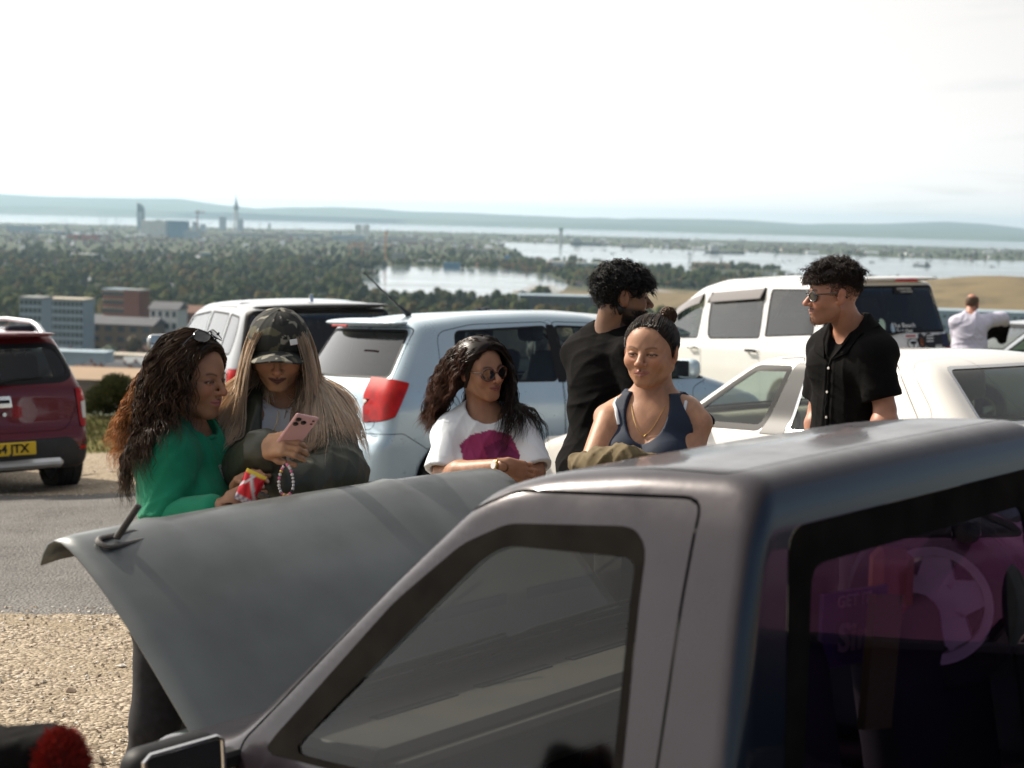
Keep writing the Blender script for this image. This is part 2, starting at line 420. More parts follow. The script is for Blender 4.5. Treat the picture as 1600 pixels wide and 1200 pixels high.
# ---------------------------------------------------------------- cars: an implicit shell whose skin is cut into panels
def smooth_tab(pts, n=400, sig=0.02):
    p = np.asarray(pts, float); x = np.linspace(p[0, 0], p[-1, 0], n); y = np.interp(x, p[:, 0], p[:, 1])
    k = max(1, int(sig / (x[1] - x[0]))); g = np.exp(-0.5 * (np.arange(-3 * k, 3 * k + 1) / k) ** 2); g /= g.sum()
    y = np.convolve(np.pad(y, 3 * k, mode='edge'), g, mode='valid'); return x, y
def car_field(c):
    prof = c['prof']; g = 0.02; lo = np.min(prof, 0) - 0.4; hi = np.max(prof, 0) + 0.4
    nx, nz = (np.ceil((hi - lo) / g).astype(int) + 1)
    X, Z = np.meshgrid(lo[0] + np.arange(nx) * g, lo[1] + np.arange(nz) * g, indexing='ij')
    D = sd_poly(X.ravel(), Z.ravel(), prof).reshape(nx, nz)
    k = max(1, c.get('soft', 0.03) / g); m = int(3 * k) + 1; G = np.exp(-0.5 * (np.arange(-m, m + 1) / k) ** 2); G /= G.sum()
    Dp = np.pad(D, m, mode='edge'); Dp = np.apply_along_axis(lambda v: np.convolve(v, G, 'valid'), 0, Dp); D = np.apply_along_axis(lambda v: np.convolve(v, G, 'valid'), 1, Dp)
    wx, wy = smooth_tab(c['width'], sig=0.03); px, py = smooth_tab(c['plan'], sig=0.08)
    cr_, ek, rr = c.get('crown', 0.05), c.get('endk', 0.18), c.get('r', 0.08)
    def fn(P):
        x, y, z = P[:, 0], P[:, 1], P[:, 2]; y2 = y * y; y2 = np.minimum(y2, 1.1)
        xm = x + np.sign(x) * ek * y2 * ss(0.5, 1.6, np.abs(x)); zm = z + cr_ * y2 * ss(0.5, 0.9, z)
        u = np.clip((xm - lo[0]) / g, 0, nx - 1.001); v = np.clip((zm - lo[1]) / g, 0, nz - 1.001)
        i = u.astype(int); j = v.astype(int); a = u - i; b = v - j
        d = D[i, j] * (1 - a) * (1 - b) + D[i + 1, j] * a * (1 - b) + D[i, j + 1] * (1 - a) * b + D[i + 1, j + 1] * a * b
        w = np.interp(z, wx, wy) * np.interp(x, px, py)
        f = smax(d, (np.abs(y) - w) * 0.93, rr)
        for wxp, wr in c['wheels']:
            q = np.hypot(x - wxp, z - wr * 0.97) - c.get('arch', wr + 0.055); q = np.maximum(q, 0.52 - np.abs(y)); f = smax(f, -q, 0.025)
        if 'extra' in c: f = c['extra'](P, f)
        return f
    return fn
class Skin:
    def __init__(s, c, h=0.025):
        s.fn = car_field(c); p = np.asarray(c['prof']); w = max(a[1] for a in c['width']) + 0.08
        V, Q = nets(s.fn, (p[:, 0].min() - .1, -w, p[:, 1].min() - .1), (p[:, 0].max() + .1, w, p[:, 1].max() + .1), h, proj=3)
        s.V = V; s.F = tri(Q); s.N, _ = grad(s.fn, V, 0.012); s.parts = []; s.c = c
    def region(s, V, view, poly, cond):
        ax = {'side': (0, 2), 'end': (1, 2), 'top': (0, 1)}[view]
        d = sd_poly(V[:, ax[0]], V[:, ax[1]], poly)
        return np.maximum(d, cond(V))
    def cut(s, view, poly, cond, shrink=0.0):
        """take the region out of the skin; returns (V, F, N)"""
        d = s.region(s.V, view, poly, cond) + shrink
        V, F, neg, N, d2 = split(s.V, s.F, d, s.N, d)
        out = compact(V, F[neg], N); s.V, s.F, s.N = compact(V, F[~neg], N); return out
    def window(s, root, view, poly, cond, seal=0.018, glass='car_glass', gname='window', inset=0.004, smat='rubber', inner=None):
        V, F, N = s.cut(view, poly, cond)
        if len(F) == 0: return None
        d = s.region(V, view, inner or poly, cond) + (0 if inner else seal)
        V, F, neg, N = split(V, F, d, N)
        g = compact(V, F[neg], N); r = compact(V, F[~neg], N)
        go = mk(gname, g[0] - g[2] * inset, g[1], MT[glass], root, nrm=g[2]) if len(g[1]) else None
        # rubber: a ring standing proud with an inner lip
        if len(r[1]):
            mk('window_seal', r[0] + r[2] * 0.001, r[1], MT[smat], go or root, nrm=r[2])
        return go
    def seam(s, view, poly, cond, w=0.005, depth=0.012):
        """a shut line along the outline of poly"""
        d = s.region(s.V, view, poly, cond)
        V, F, neg, N = split(s.V, s.F, d, s.N)
        d = s.region(V, view, poly, cond)
        V, F, neg, N, d = split(V, F, d + w, N, d)
        fd = d[F].mean(1); m = (fd < -1e-5) & (~neg) & (fd > -w - 1e-5)
        g = compact(V, F[m], N); s.parts.append((g[0] - g[2] * depth, g[1], g[2]))
        s.V, s.F, s.N = compact(V, F[~m], N)
    def panel(s, root, name, view, poly, cond, mat, off=0.0, seamw=0.0):
        V, F, N = s.cut(view, poly, cond)
        if len(F) == 0: return None
        if seamw:
            d = s.region(V, view, poly, cond) + seamw; V, F, neg, N = split(V, F, d, N)
            g = compact(V, F[~neg], N); s.parts.append((g[0] - g[2] * .008, g[1], g[2]))
            V, F, N = compact(V, F[neg], N)
        return mk(name, V + N * off, F, MT[mat], root, nrm=N)
    def finish(s, root, paint, liner='trim_dark', low=None):
        b = mk('body', s.V, s.F, MT[paint], root, nrm=s.N)
        m = (s.V[:, 2][s.F].mean(1) > s.c.get('liner_z', 0.55))
        V, F, N = compact(s.V, s.F[m], s.N)
        mk('liner', V - N * 0.035, F[:, ::-1], MT[liner], root, nrm=-N)
        if s.parts:
            n = 0; VV, FF = [], []
            for v, f, nn in s.parts: VV.append(v); FF.append(f + n); n += len(v)
            mk('shut_line', np.concatenate(VV), np.concatenate(FF), MT['gap_black'], root)
        return b
def L_(v): return lambda V: -V[:, 1] + v      # left side only
def RT(v): return lambda V: V[:, 1] + v       # right side only
def REAR(v): return lambda V: V[:, 0] - v     # behind x = v
def FRONT(v): return lambda V: v - V[:, 0]
def TOP(v): return lambda V: v - V[:, 2]
def side_of(sg, v=0.2): return L_(v) if sg > 0 else RT(v)
def both(a, b): return lambda V: np.maximum(a(V), b(V))
def tilt_m(gx, gy):
    n = Vector((-gx, -gy, 1)).normalized(); return Vector((0, 0, 1)).rotation_difference(n).to_matrix()
def place(r, x, y, z, yaw, gx=.04, gy=-.04, pitch=0.0, roll=0.0):
    m = tilt_m(gx, gy) @ Matrix.Rotation(R_(yaw), 3, 'Z') @ Matrix.Rotation(R_(pitch), 3, 'Y') @ Matrix.Rotation(R_(roll), 3, 'X')
    r.location = (x, y, z); r.rotation_euler = m.to_euler(); return r
WH = {}
def wheel(root, x, y, r, w=0.19, rim='alloy', spokes=5, sgn=None):
    sgn = sgn or (1 if y > 0 else -1); key = (r, w, rim, spokes)
    e = bpy.data.objects.new("wheel", None); COL.objects.link(e); e.parent = root; e.location = (x, y, r)
    e.rotation_euler = (0, 0, 0 if sgn > 0 else math.pi)
    if key in WH:
        for ch in WH[key]:
            c2 = ch.copy(); COL.objects.link(c2); c2.parent = e
        return e
    rr = r * 0.64; ax = (0, 1, 0)
    t = MB().lathe([(rr, -w / 2), (r * .93, -w / 2), (r * .985, -w / 2 + .02), (r, -w / 2 + .035), (r, -.055), (r - .008, -.05), (r - .008, -.042), (r, -.037), (r, .0), (r - .008, .005), (r - .008, .012), (r, .017), (r, w / 2 - .035), (r * .985, w / 2 - .02), (r * .93, w / 2 + .004), (r * .82, w / 2 + .008), (rr, w / 2)], 40, ax=ax).obj('tyre', MT['tyre'], e, True)
    m = MB().lathe([(rr, -w / 2 + .01), (rr - .012, -w / 2 + .02), (rr - .02, 0), (rr - .015, w / 2 - .01), (rr, w / 2 + .002), (rr + .006, w / 2 + .004), (rr + .006, w / 2 - .004)], 40, ax=ax)
    m.lathe([(0, w / 2 - .03), (.05, w / 2 - .03), (.06, w / 2 - .04), (.06, 0), (0, 0)], 20, ax=ax)
    for k in range(spokes):
        a = 2 * math.pi * k / spokes; X = A(math.sin(a), 0, math.cos(a)); Y = A(math.cos(a), 0, -math.sin(a))
        P = [(.045, -.045), (.045, .045), (rr - .02, .028), (rr - .02, -.028)]
        m.prism([(p[0], p[1]) for p in P], .022, O=A(0, w / 2 - .05, 0), X=X, Y=Y if np.cross(X, Y)[1] > 0 else -Y)
    m.obj('rim', MT[rim], e, True)
    MB().lathe([(0, w / 2 - .06), (rr - .03, w / 2 - .06), (rr - .03, w / 2 - .075), (0, w / 2 - .075)], 30, ax=ax).obj('brake_disc', MT['tyre'], e, True)
    WH[key] = list(e.children); return e
def seat(root, x, y, z, mat='seat_dark', hr=True, sc=1.0, lean=0.25):
    def f(P):
        a = sd_box(P, (x, y, z + .08), (.26, .25, .09), .07)
        ca, sa = math.cos(lean), math.sin(lean); Rm = np.array([[ca, 0, -sa], [0, 1, 0], [sa, 0, ca]])
        b = sd_box(P, (x - .30, y, z + .42), (.07, .23, .33), .06, Rm.T)
        return smin(a, b, .05)
    V, Q = nets(f, (x - .65, y - .35, z - .1), (x + .4, y + .35, z + .95), .035)
    o = mk('seat', V, Q, MT[mat], root)
    if hr:
        hx, hz = x - .30 - math.sin(lean) * .52, z + .42 + .50
        mk('headrest', *nets(lambda P: sd_box(P, (hx, y, hz), (.05, .14, .10), .048), (hx - .1, y - .2, hz - .2), (hx + .1, y + .2, hz + .2), .02), MT[mat], o)
        for dy in (-.05, .05): MB().tube([(hx, y + dy, hz - .2), (hx, y + dy, hz - .05)], .007, 6).obj('headrest_post', MT['chrome'], o)
    return o
def interior(root, x0, x1, w, z, dash=None, mat='trim_dark'):
    MB().box((x0, -w, .25), (x1, w, z), bev=.05).obj('cabin_floor', MT[mat], root)
    if dash:
        mk('dashboard', *nets(lambda P: sd_box(P, (dash[0], 0, dash[1] - .12), (.22, w - .02, .15), .08), (dash[0] - .4, -w - .1, dash[1] - .4), (dash[0] + .4, w + .1, dash[1] + .2), .035), MT[mat], root)
def steer(root, x, y, z, r=.18):
    a = np.arange(25) * 2 * math.pi / 24; t = R_(25)
    P = np.stack([x - math.sin(t) * r * np.sin(a) * 1.0, y + r * np.cos(a), z + math.cos(t) * r * np.sin(a)], 1)
    m = MB().tube(P, .014, 8, caps=False); m.tube([P[0], P[12]], .012, 6); m.tube([(x, y, z), P[18]], .015, 6); m.ell((x, y, z), (.03, .06, .05)); m.tube([(x, y, z), (x + .3, y, z - .12)], .03, 8)
    m.obj('steering_wheel', MT['trim_dark'], root, True)
def mirror(root, x, y, z, mat, sg, s=1.0):
    f = lambda P: sd_box(P, (x, y + sg * .10 * s, z + .02), (.055 * s, .10 * s, .068 * s), .05 * s)
    V, Q = nets(f, (x - .15, y - .3, z - .15), (x + .15, y + .3, z + .2), .015)
    o = mk('door_mirror', V, Q, MT[mat], root)
    MB().box((x - .057 * s, y + sg * .10 * s - .08 * s, z - .035 * s), (x - .052 * s, y + sg * .10 * s + .08 * s, z + .075 * s)).obj('mirror_glass', MT['mirror'], o)
    MB().box((x - .02, min(y - sg * .06, y + sg * .03), z - .05), (x + .03, max(y - sg * .06, y + sg * .03), z)).obj('mirror_arm', MT['trim_dark'], o)
def wiper(root, a, b, up, mat='rubber', name='wiper', w=.012):
    a = np.asarray(a, float); b = np.asarray(b, float); m = MB()
    m.tube([a, a * .7 + b * .3 + np.asarray(up) * .02, b], [w * 1.4, w, w * .5], 6); m.ell(a, (w * 2.2,) * 3, 8, 6); m.tube([a * .55 + b * .45 - np.asarray(up) * .008, b - np.asarray(up) * .01], w * .4, 5)
    return m.obj(name, MT[mat], root, True)
MT['car_glass'] = glass_mat('car_glass', (.66, .75, .73), base=.04)
MT['dark_glass'] = glass_mat('privacy_glass', (.05, .055, .055), base=.07)
MT['smoke_glass'] = glass_mat('smoke_glass', (.10, .095, .09), base=.05)
MT['rubber'] = pmat('rubber_seal', (.010, .010, .011), .55, bump=.0003, bscale=200, spec=.25)
MT['gap_black'] = pmat('shut_line_black', (.006, .006, .007), .9)
MT['trim_dark'] = pmat('dark_cabin_trim', (.02, .022, .026), .8, noise=.2)
MT['trim_beige'] = pmat('beige_cabin_trim', (.28, .23, .17), .8, noise=.1)
MT['seat_dark'] = pmat('seat_fabric_dark', (.022, .028, .04), .9, noise=.2, bump=.001, bscale=150)
MT['seat_beige'] = pmat('seat_leather_beige', (.34, .29, .2), .6, noise=.1)
MT['tyre'] = pmat('tyre_rubber', (.018, .017, .017), .85, noise=.25, nscale=20, bump=.001, bscale=120)
MT['alloy'] = pmat('alloy_metal', (.55, .56, .58), .35, .8, noise=.06)
MT['chrome'] = pmat('chrome', (.8, .8, .8), .12, 1.0)
MT['mirror'] = pmat('mirror_silver', (.85, .87, .88), .02, 1.0)
MT['black_plastic'] = pmat('black_plastic', (.022, .022, .024), .5, noise=.2, nscale=30, bump=.0004, bscale=300)
MT['gloss_black'] = pmat('gloss_black', (.008, .008, .009), .1, coat=.6)
MT['red_lamp'] = pmat('red_lamp_plastic', (.42, .004, .003), .3, coat=.3, noise=.25, nscale=14, spec=.25)
MT['clear_lamp'] = pmat('clear_lamp_plastic', (.75, .72, .68), .15, coat=1.0)
MT['orange_lamp'] = pmat('orange_lamp_plastic', (.8, .25, .02), .15, coat=1.0)
MT['silver_paint'] = pmat('silver_paint_sky_tint', (.46, .57, .64), .26, .40, coat=.7, noise=.025, nscale=3, dirt=.12)  # blue of the mirrored sky mixed into the silver base colour
MT['red_paint'] = pmat('dark_red_metallic_paint', (.13, .004, .007), .30, .35, coat=1.0, noise=.04, nscale=3, dirt=.1)
MT['grey_paint'] = pmat('grey_metallic_paint', (.26, .27, .28), .30, .4, coat=.8, noise=.03, nscale=3, dirt=.12)
MT['dark_paint'] = pmat('dark_teal_paint', (.012, .022, .026), .25, .3, coat=1.0, noise=.05, nscale=3, dirt=.08)
MT['pearl_paint'] = pmat('pearl_white_paint', (.72, .72, .71), .28, .05, coat=.9, noise=.02, nscale=3, dirt=.1)
MT['cream_paint'] = pmat('cream_white_paint', (.74, .71, .66), .28, 0, coat=.9, noise=.02, nscale=3, dirt=.1)
MT['far_paint'] = pmat('pale_blue_grey_paint', (.42, .46, .50), .3, .3, coat=.8)
# ---------------------------------------------------------------- people
def Rz(a): c, s = math.cos(a), math.sin(a); return np.array([[c, -s, 0], [s, c, 0], [0, 0, 1.]])
def Ry(a): c, s = math.cos(a), math.sin(a); return np.array([[c, 0, s], [0, 1, 0], [-s, 0, c]])
def Rx(a): c, s = math.cos(a), math.sin(a); return np.array([[1, 0, 0], [0, c, -s], [0, s, c]])
def frame(yaw, pitch=0, roll=0): return Rz(R_(yaw)) @ Ry(R_(pitch)) @ Rx(R_(roll))   # x forward, y left, z up; pitch > 0 looks down
class Head:
    def __init__(s, c, yaw, pitch=0, roll=0, sc=1.0, jaw=1.0, cheek=1.0, nose=1.0, lips=1.0, chin=1.0, wide=1.0, beard=0.0, lidopen=1.0, smile=0.0):
        s.smile = smile
        s.c = np.asarray(c, float); s.M = frame(yaw, pitch, roll); s.sc = sc; s.jaw, s.cheek, s.nose, s.lips, s.chin, s.wide, s.lid = jaw, cheek, nose, lips, chin, wide, lidopen
    def loc(s, P): return ((P - s.c) @ s.M) / s.sc
    def wld(s, q): return np.asarray(q, float) * s.sc @ s.M.T + s.c
    def sdf(s, P, ears=True):
        q = s.loc(P); q = q.copy(); q[:, 1] /= s.wide
        a = q.copy(); a[:, 1] = np.abs(a[:, 1])
        d = sd_ell(q, (-.018, 0, .030), (.094, .074, .086))
        d = smin(d, sd_ell(q, (.022, 0, .022), (.062, .064, .068)), .03)
        d = smin(d, sd_ell(q, (.020, 0, -.035), (.064, .058 * s.jaw, .072)), .03)
        d = smin(d, sd_cone(a, (-.002, .050 * s.jaw, -.050), (.060, .014, -.090), .018, .018), .030)
        d = smin(d, sd_ell(a, (.056, .034, -.026), (.026, .024 * s.cheek, .026)), .024)
        d = smin(d, sd_ell(q, (.068, 0, -.094), (.019 * s.chin, .022, .016)), .020)
        d = smin(d, sd_cone(a, (.074, .010, .022), (.062, .044, .020), .009, .008), .016)
        d = smax(d, -sd_ell(a, (.098, .031, .002), (.020, .019, .012)), .014)
        # nose
        n = s.nose
        d = smin(d, sd_cone(q, (.080, 0, .014), (.104 + .004 * n, 0, -.022), .0065, .0095 * n), .010)
        d = smin(d, sd_ell(q, (.105 + .004 * n, 0, -.027), (.0115, .011 * n, .0095)), .007)
        d = smin(d, sd_ell(a, (.095, .0125 * n, -.030), (.0105, .0065, .0075)), .005)
        d = smax(d, -sd_ell(a, (.101, .0062 * n, -.0375), (.005, .0035, .0035)), .002)
        # muzzle and lips
        d = smin(d, sd_ell(q, (.072, 0, -.058), (.022, .030, .024)), .018)
        L = s.lips
        d = smin(d, sd_cone(a, (.0935, .006, -.0535), (.082, .024, -.0585 + s.smile), .0052 * L, .0022), .004)
        d = smin(d, sd_cone(q, (.0935, 0, -.0545), (.0935, 0, -.0545), .0045 * L, .0045 * L), .003)
        d = smin(d, sd_cone(a, (.0915, .000, -.0665), (.081, .022, -.0600 + s.smile), .0062 * L, .0025), .004)
        d = smax(d, -sd_cone(a, (.099, .0, -.0597), (.086, .026, -.0592 + s.smile), .0014, .0012), .0020)
        d = smax(d, -sd_ell(q, (.094, 0, -.045), (.005, .0035, .007)), .004)
        # eyelids with an opening
        l = sd_ell(a, (.0705, .0315, .0015), (.0150, .0155, .0142))
        d = smin(d, l, .004)
        d = smax(d, -sd_ell(a, (.086, .0315, .0005), (.0085, .0135, .0042 * s.lid)), .0015)
        if ears:
            e = sd_ell(a, (-.012, .079, -.004), (.019, .008, .031), Ry(R_(-12)) @ Rz(R_(18)))
            e = smax(e, -sd_ell(a, (-.008, .089, .000), (.0115, .006, .020), Ry(R_(-12))), .004)
            e = smin(e, sd_cone(a, (.004, .076, -.028), (-.002, .074, -.034), .006, .005), .005)
            d = smin(d, e, .008)
        return d * s.sc * min(1, s.wide)
class Hand:
    """wrist w, pointing direction x, back-of-hand normal n; curl per finger (degrees at each joint)"""
    def __init__(s, w, x, n, side=1, curl=(25, 30, 34, 38), thumb=(35, 20), sc=1.0, spread=4):
        x = unit(x); n = unit(np.asarray(n) - x * np.dot(n, x)); y = np.cross(n, x) * side   # y: towards the thumb
        s.w = np.asarray(w, float); s.x, s.y, s.n = x, y, n; s.sc = sc; s.pr = []; s.nails = []
        g = lambda a, b, c: s.w + (x * a + y * b + n * c) * sc
        s.g = g
        L = [(.040, .025, .020), (.044, .028, .021), (.041, .026, .020), (.032, .020, .017)]
        by = [.028, .009, -.010, -.028]; bx = [.088, .091, .087, .079]
        for k in range(4):
            p = np.array((bx[k], by[k], .0)); a = 0; sp = R_(spread * (1.5 - k))
            s.pr.append((g(.03, by[k] * .55, 0), g(*p), .0125, .0100)); 
            for j in range(3):
                a += R_(curl[k] if np.isscalar(curl[k]) else curl[k][j])
                d = np.array((math.cos(a) * math.cos(sp), math.cos(a) * math.sin(sp), -math.sin(a))); p2 = p + d * L[k][j]
                r0 = (.0094, .0084, .0077)[j] * (1, 1.02, .98, .88)[k]; s.pr.append((g(*p), g(*p2), r0, r0 * .9)); 
                if j == 2: s.nails.append((g(*(p2 + np.array((math.sin(a), 0, math.cos(a))) * .0058)), x * math.cos(a) - n * math.sin(a), n * math.cos(a) + x * math.sin(a)))
                p = p2
        t0 = np.array((.022, .026, -.004)); a1 = R_(thumb[0]); dn = R_(thumb[1])
        p = t0; s.pr.append((g(.008, .008, -.002), g(*t0), .015, .0145))
        for j, (ln, ex) in enumerate(((.040, 0), (.030, -14), (.024, -26))):
            aa = a1 + R_(ex); d = np.array((math.cos(aa) * math.cos(dn), math.sin(aa) * math.cos(dn), -math.sin(dn))); p2 = p + d * ln
            s.pr.append((g(*p), g(*p2), (.0135, .0102, .0094)[j], (.0105, .0094, .0080)[j])); p = p2
        s.tip = g(*p)
    def sdf(s, P):
        q = np.stack([(P - s.w) @ s.x, (P - s.w) @ s.y, (P - s.w) @ s.n], 1) / s.sc
        d = sd_box(q, (.048, 0, -.001), (.044, .040, .0135), .013) * s.sc
        for i, (a, b, r0, r1) in enumerate(s.pr): d = smin(d, sd_cone(P, a, b, r0 * s.sc, r1 * s.sc), .007 if i % 4 else .010)
        return smin(d, sd_cone(P, s.w - s.x * .03, s.w + s.x * .02 * s.sc, .026 * s.sc, .024 * s.sc), .02)
def torso_sdf(P, B, off=0.0):
    q = (P - B['o']) @ B['M']; a = q.copy(); a[:, 1] = np.abs(a[:, 1]); f = B.get('fem', 0); w = B['sh']; t = B.get('thick', 1.0); hz = B.get('hipz', -.50)
    d = sd_ell(q, (-.01, 0, -.15), (.105 * t, .150 * w, .175))
    d = smin(d, sd_cone(a, (-.012, .03, -.045), (-.012, .150 * w, -.065), .062, .050), .06)
    d = smin(d, sd_ell(q, (.0, 0, -.33), (.095 * t, .130 * w * B.get('waist', 1), .16)), .07)
    d = smin(d, sd_ell(q, (-.01, 0, hz), (.115 * t, .165 * B.get('hip', 1), .13)), .06)
    d = smin(d, sd_cone(a, (-.018, .030, .035), (-.02, .115 * w, -.030), .034, .026), .05)
    if f: d = smin(d, sd_ell(a, (.080 * t, .070, -.185), (.062 * f, .066 * f, .062 * f)), .035)
    else: d = smin(d, sd_ell(a, (.060, .062, -.13), (.042, .070, .055)), .05)
    return d - off
def fold(P, amp, seed=0, s=1.0):
    r = np.random.default_rng(seed); o = np.zeros(len(P))
    for k in range(5):
        d = r.normal(size=3); d /= np.linalg.norm(d); d2 = r.normal(size=3) * 7; fq = (14 + 16 * k) * s
        ph = np.sin(P @ d2 + r.random() * 6); v = np.sin(P @ d * fq + 2.2 * ph + r.random() * 6); o += (1 - np.abs(v) * 1.0) ** 2 * (1.0 / (1 + .6 * k)) * (.5 + .5 * ph)
    return o * amp
def merge(parts):
    V = []; F = []; n = 0
    for v, f in parts: V.append(v); F.append(f + n); n += len(v)
    return np.concatenate(V), np.concatenate(F)
def lerp(a, b, t): return a + (b - a) * t
def skin_color(H, V, base, lip, brow=(.02, .012, .008), browt=1.0, stubble=0.0, stub_col=(.03, .02, .015), makeup=0.0, seed=1):
    base = np.asarray(base, float); n = len(V); C = np.tile(base, (n, 1)); q = H.loc(V); q[:, 1] /= H.wide; a = np.abs(q[:, 1]); r = np.random.default_rng(seed)
    C *= (1 + .07 * np.sin(V @ (r.normal(size=3) * 60) + 2 * np.sin(V @ (r.normal(size=3) * 45))))[:, None]
    hd = np.linalg.norm(q - A(.03, 0, -.01), axis=1) < .125; fr = (q[:, 0] > .035) & hd
    def mixc(m, col): nonlocal C; m = np.clip(m, 0, 1)[:, None]; C = C * (1 - m) + np.asarray(col) * m
    red = base * A(1.12, .80, .74)
    mixc(np.exp(-((q[:, 2] + .022) / .020) ** 2 - ((a - .040) / .020) ** 2) * .55 * fr, red)           # cheeks
    mixc(np.exp(-((q[:, 2] + .026) / .012) ** 2 - (a / .014) ** 2) * .5 * (q[:, 0] > .095), red)        # nose tip
    ew = np.maximum(np.abs(q[:, 1]) - .028, -1)
    lipm = np.exp(-(np.maximum(0, np.abs(q[:, 2] + .0605 - .004 * (a / .02) ** 1) - .0085 * (1 - (a / .028) ** 2)) / .0015) ** 2) * (a < .0265) * (q[:, 0] > .080)
    mixc(lipm * .92 * fr, lip)
    bz = .0225 + .006 * np.sin(np.clip((a - .012) / .036, 0, 1) * 2.6) - .002
    bm = np.exp(-(np.abs(q[:, 2] - bz) / (.0032 * browt)) ** 2) * ss(.009, .014, a) * (1 - ss(.044, .050, a)) * fr
    mixc(bm * .85 * browt, brow)
    # dark lash line and lids
    rr = np.sqrt(((a - .0315) / .0150) ** 2 + ((q[:, 2] - .0005) / .0062) ** 2)
    mixc(np.exp(-((rr - 1.0) / .22) ** 2) * ((q[:, 2] > -.001) * .9 + .35) * fr * (a > .014), (.012, .008, .006))
    if makeup: mixc(np.exp(-((rr - 1.5) / .5) ** 2) * (q[:, 2] > .002) * makeup * fr, (.05, .025, .02))
    mixc(np.exp(-((q[:, 0] - .101) / .006) ** 2 - ((a - .0065) / .004) ** 2 - ((q[:, 2] + .0365) / .003) ** 2) * .8, (.02, .008, .006))
    if stubble:
        sm = ss(.0, 1, (-.030 - q[:, 2]) / .02) * (q[:, 2] > -.125) * hd * (q[:, 0] > -.01) * (1 - lipm) * (1 - np.exp(-((a - .038) / .014) ** 2 - ((q[:, 2] + .035) / .014) ** 2))
        mus = np.exp(-((q[:, 2] + .0475) / .0045) ** 2) * (a < .026) * (q[:, 0] > .08)
        mixc(np.clip(sm * stubble + mus * min(1, stubble * 1.6), 0, .93), stub_col)
    ear = (a > .072) & (np.abs(q[:, 2] + .003) < .036) & (np.abs(q[:, 0] + .012) < .03)
    mixc(ear * .35, red)
    return C
def make_body(root, H, B, arms, base, lip, hands=(), legs=None, head_h=.0026, **kw):
    """one continuous skin: head, neck, torso, arms, hands, legs"""
    No = B['o']; M = B['M']; nb = No + M @ A(-.018, 0, -.01); nt = H.wld((-.030, 0, -.055)); nr = B.get('neck', .052)
    def neckf(P): return sd_cone(P, nb - (nt - nb) * .35, nt, nr * 1.08, nr)
    def armf(P):
        d = np.full(len(P), 9.)
        for S_, E_, W_, ru, rf in arms:
            d = np.minimum(d, smin(sd_cone(P, S_, E_, ru * 1.12, ru * .82), smin(sd_cone(P, lerp(E_, W_, .02), lerp(E_, W_, .3), ru * .80, rf * 1.18), sd_cone(P, lerp(E_, W_, .3), W_, rf * 1.18, rf * .72), .02), .02))
        return d
    def core(P):
        d = smin(torso_sdf(P, B, -.004), neckf(P), .035)
        return smin(d, armf(P), .035)
    def full(P): return smin(core(P), H.sdf(P), .018)
    parts = []
    zc = (nb + nt)[2] / 2 - .015
    V, Q = nets(full, (H.c[0] - .17, H.c[1] - .17, zc), (H.c[0] + .17, H.c[1] + .17, H.c[2] + .16), head_h); parts.append((V, tri(Q)))
    al = np.array([p for a in arms for p in a[:3]] + [No + M @ A(0, 0, -.62)]); lo = np.minimum(al.min(0), No - .24) - .09; hi = np.maximum(al.max(0), No + .24) + .09; hi[2] = zc + .006; lo[2] = min(lo[2], No[2] - .72)
    V, Q = nets(core, lo, hi, .0085); parts.append((V, tri(Q)))
    for hnd in hands:
        g = lambda P: smin(hnd.sdf(P), armf(P), .012)
        p = np.array([b for a, b, *_ in hnd.pr] + [hnd.w]); lo = p.min(0) - .022; hi = p.max(0) + .022; V, Q = nets(g, lo, hi, .0028); parts.append((V, tri(Q)))
    if legs:
        def lf(P):
            d = np.full(len(P), 9.)
            for h_, k_, a_ in legs:
                d = np.minimum(d, smin(sd_cone(P, h_, k_, .078, .052), smin(sd_cone(P, k_, lerp(k_, a_, .35), .052, .050), sd_cone(P, lerp(k_, a_, .35), a_, .050, .034), .03), .03))
                d = smin(d, sd_cone(P, a_ + A(0, 0, -.03), a_ + B['M'] @ A(.14, 0, -.045), .035, .028), .02)
            return d
        p = np.array([q for l in legs for q in l]); V, Q = nets(lf, p.min(0) - .18, p.max(0) + .18, .016); parts.append((V, tri(Q)))
    V, F = merge(parts)
    C = skin_color(H, V, base, lip, **kw)
    for hnd in hands:
        for c, x, n in hnd.nails: m = np.exp(-(np.linalg.norm(V - c, axis=1) / .0055) ** 4); C = C * (1 - m[:, None]) + np.array(kw.get('nail', (.55, .35, .30))) * m[:, None] if False else C * (1 - .6 * m[:, None]) + A(.62, .45, .40) * .6 * m[:, None]
    o = mk('body', V, F, MT['skin'], root, col=C)
    for sg in (1, -1):
        c = H.wld((.0712, sg * .0315 * H.wide, .0010)); e = MB(); e.ell((0, 0, 0), (.0122 * H.sc,) * 3, 20, 14)
        V = np.concatenate(e.V); ang = V @ H.M @ A(1, 0, 0) / (.0122 * H.sc); g = B.get('gaze', A(1, 0, 0)); ang = (V @ H.M) @ unit(g) / (.0122 * H.sc)
        C = np.where(ang[:, None] > .97, A(.004, .003, .003), np.where(ang[:, None] > .86, A(.035, .018, .009), A(.55, .50, .47)))
        mk('eye', V + c, e.F, MT['eye'], root, col=C)
    return full, core, armf
def garment(root, name, f, lo, hi, h, mat, **kw):
    V, Q = nets(f, lo, hi, h); return mk(name, V, Q, MT[mat], root, **kw)
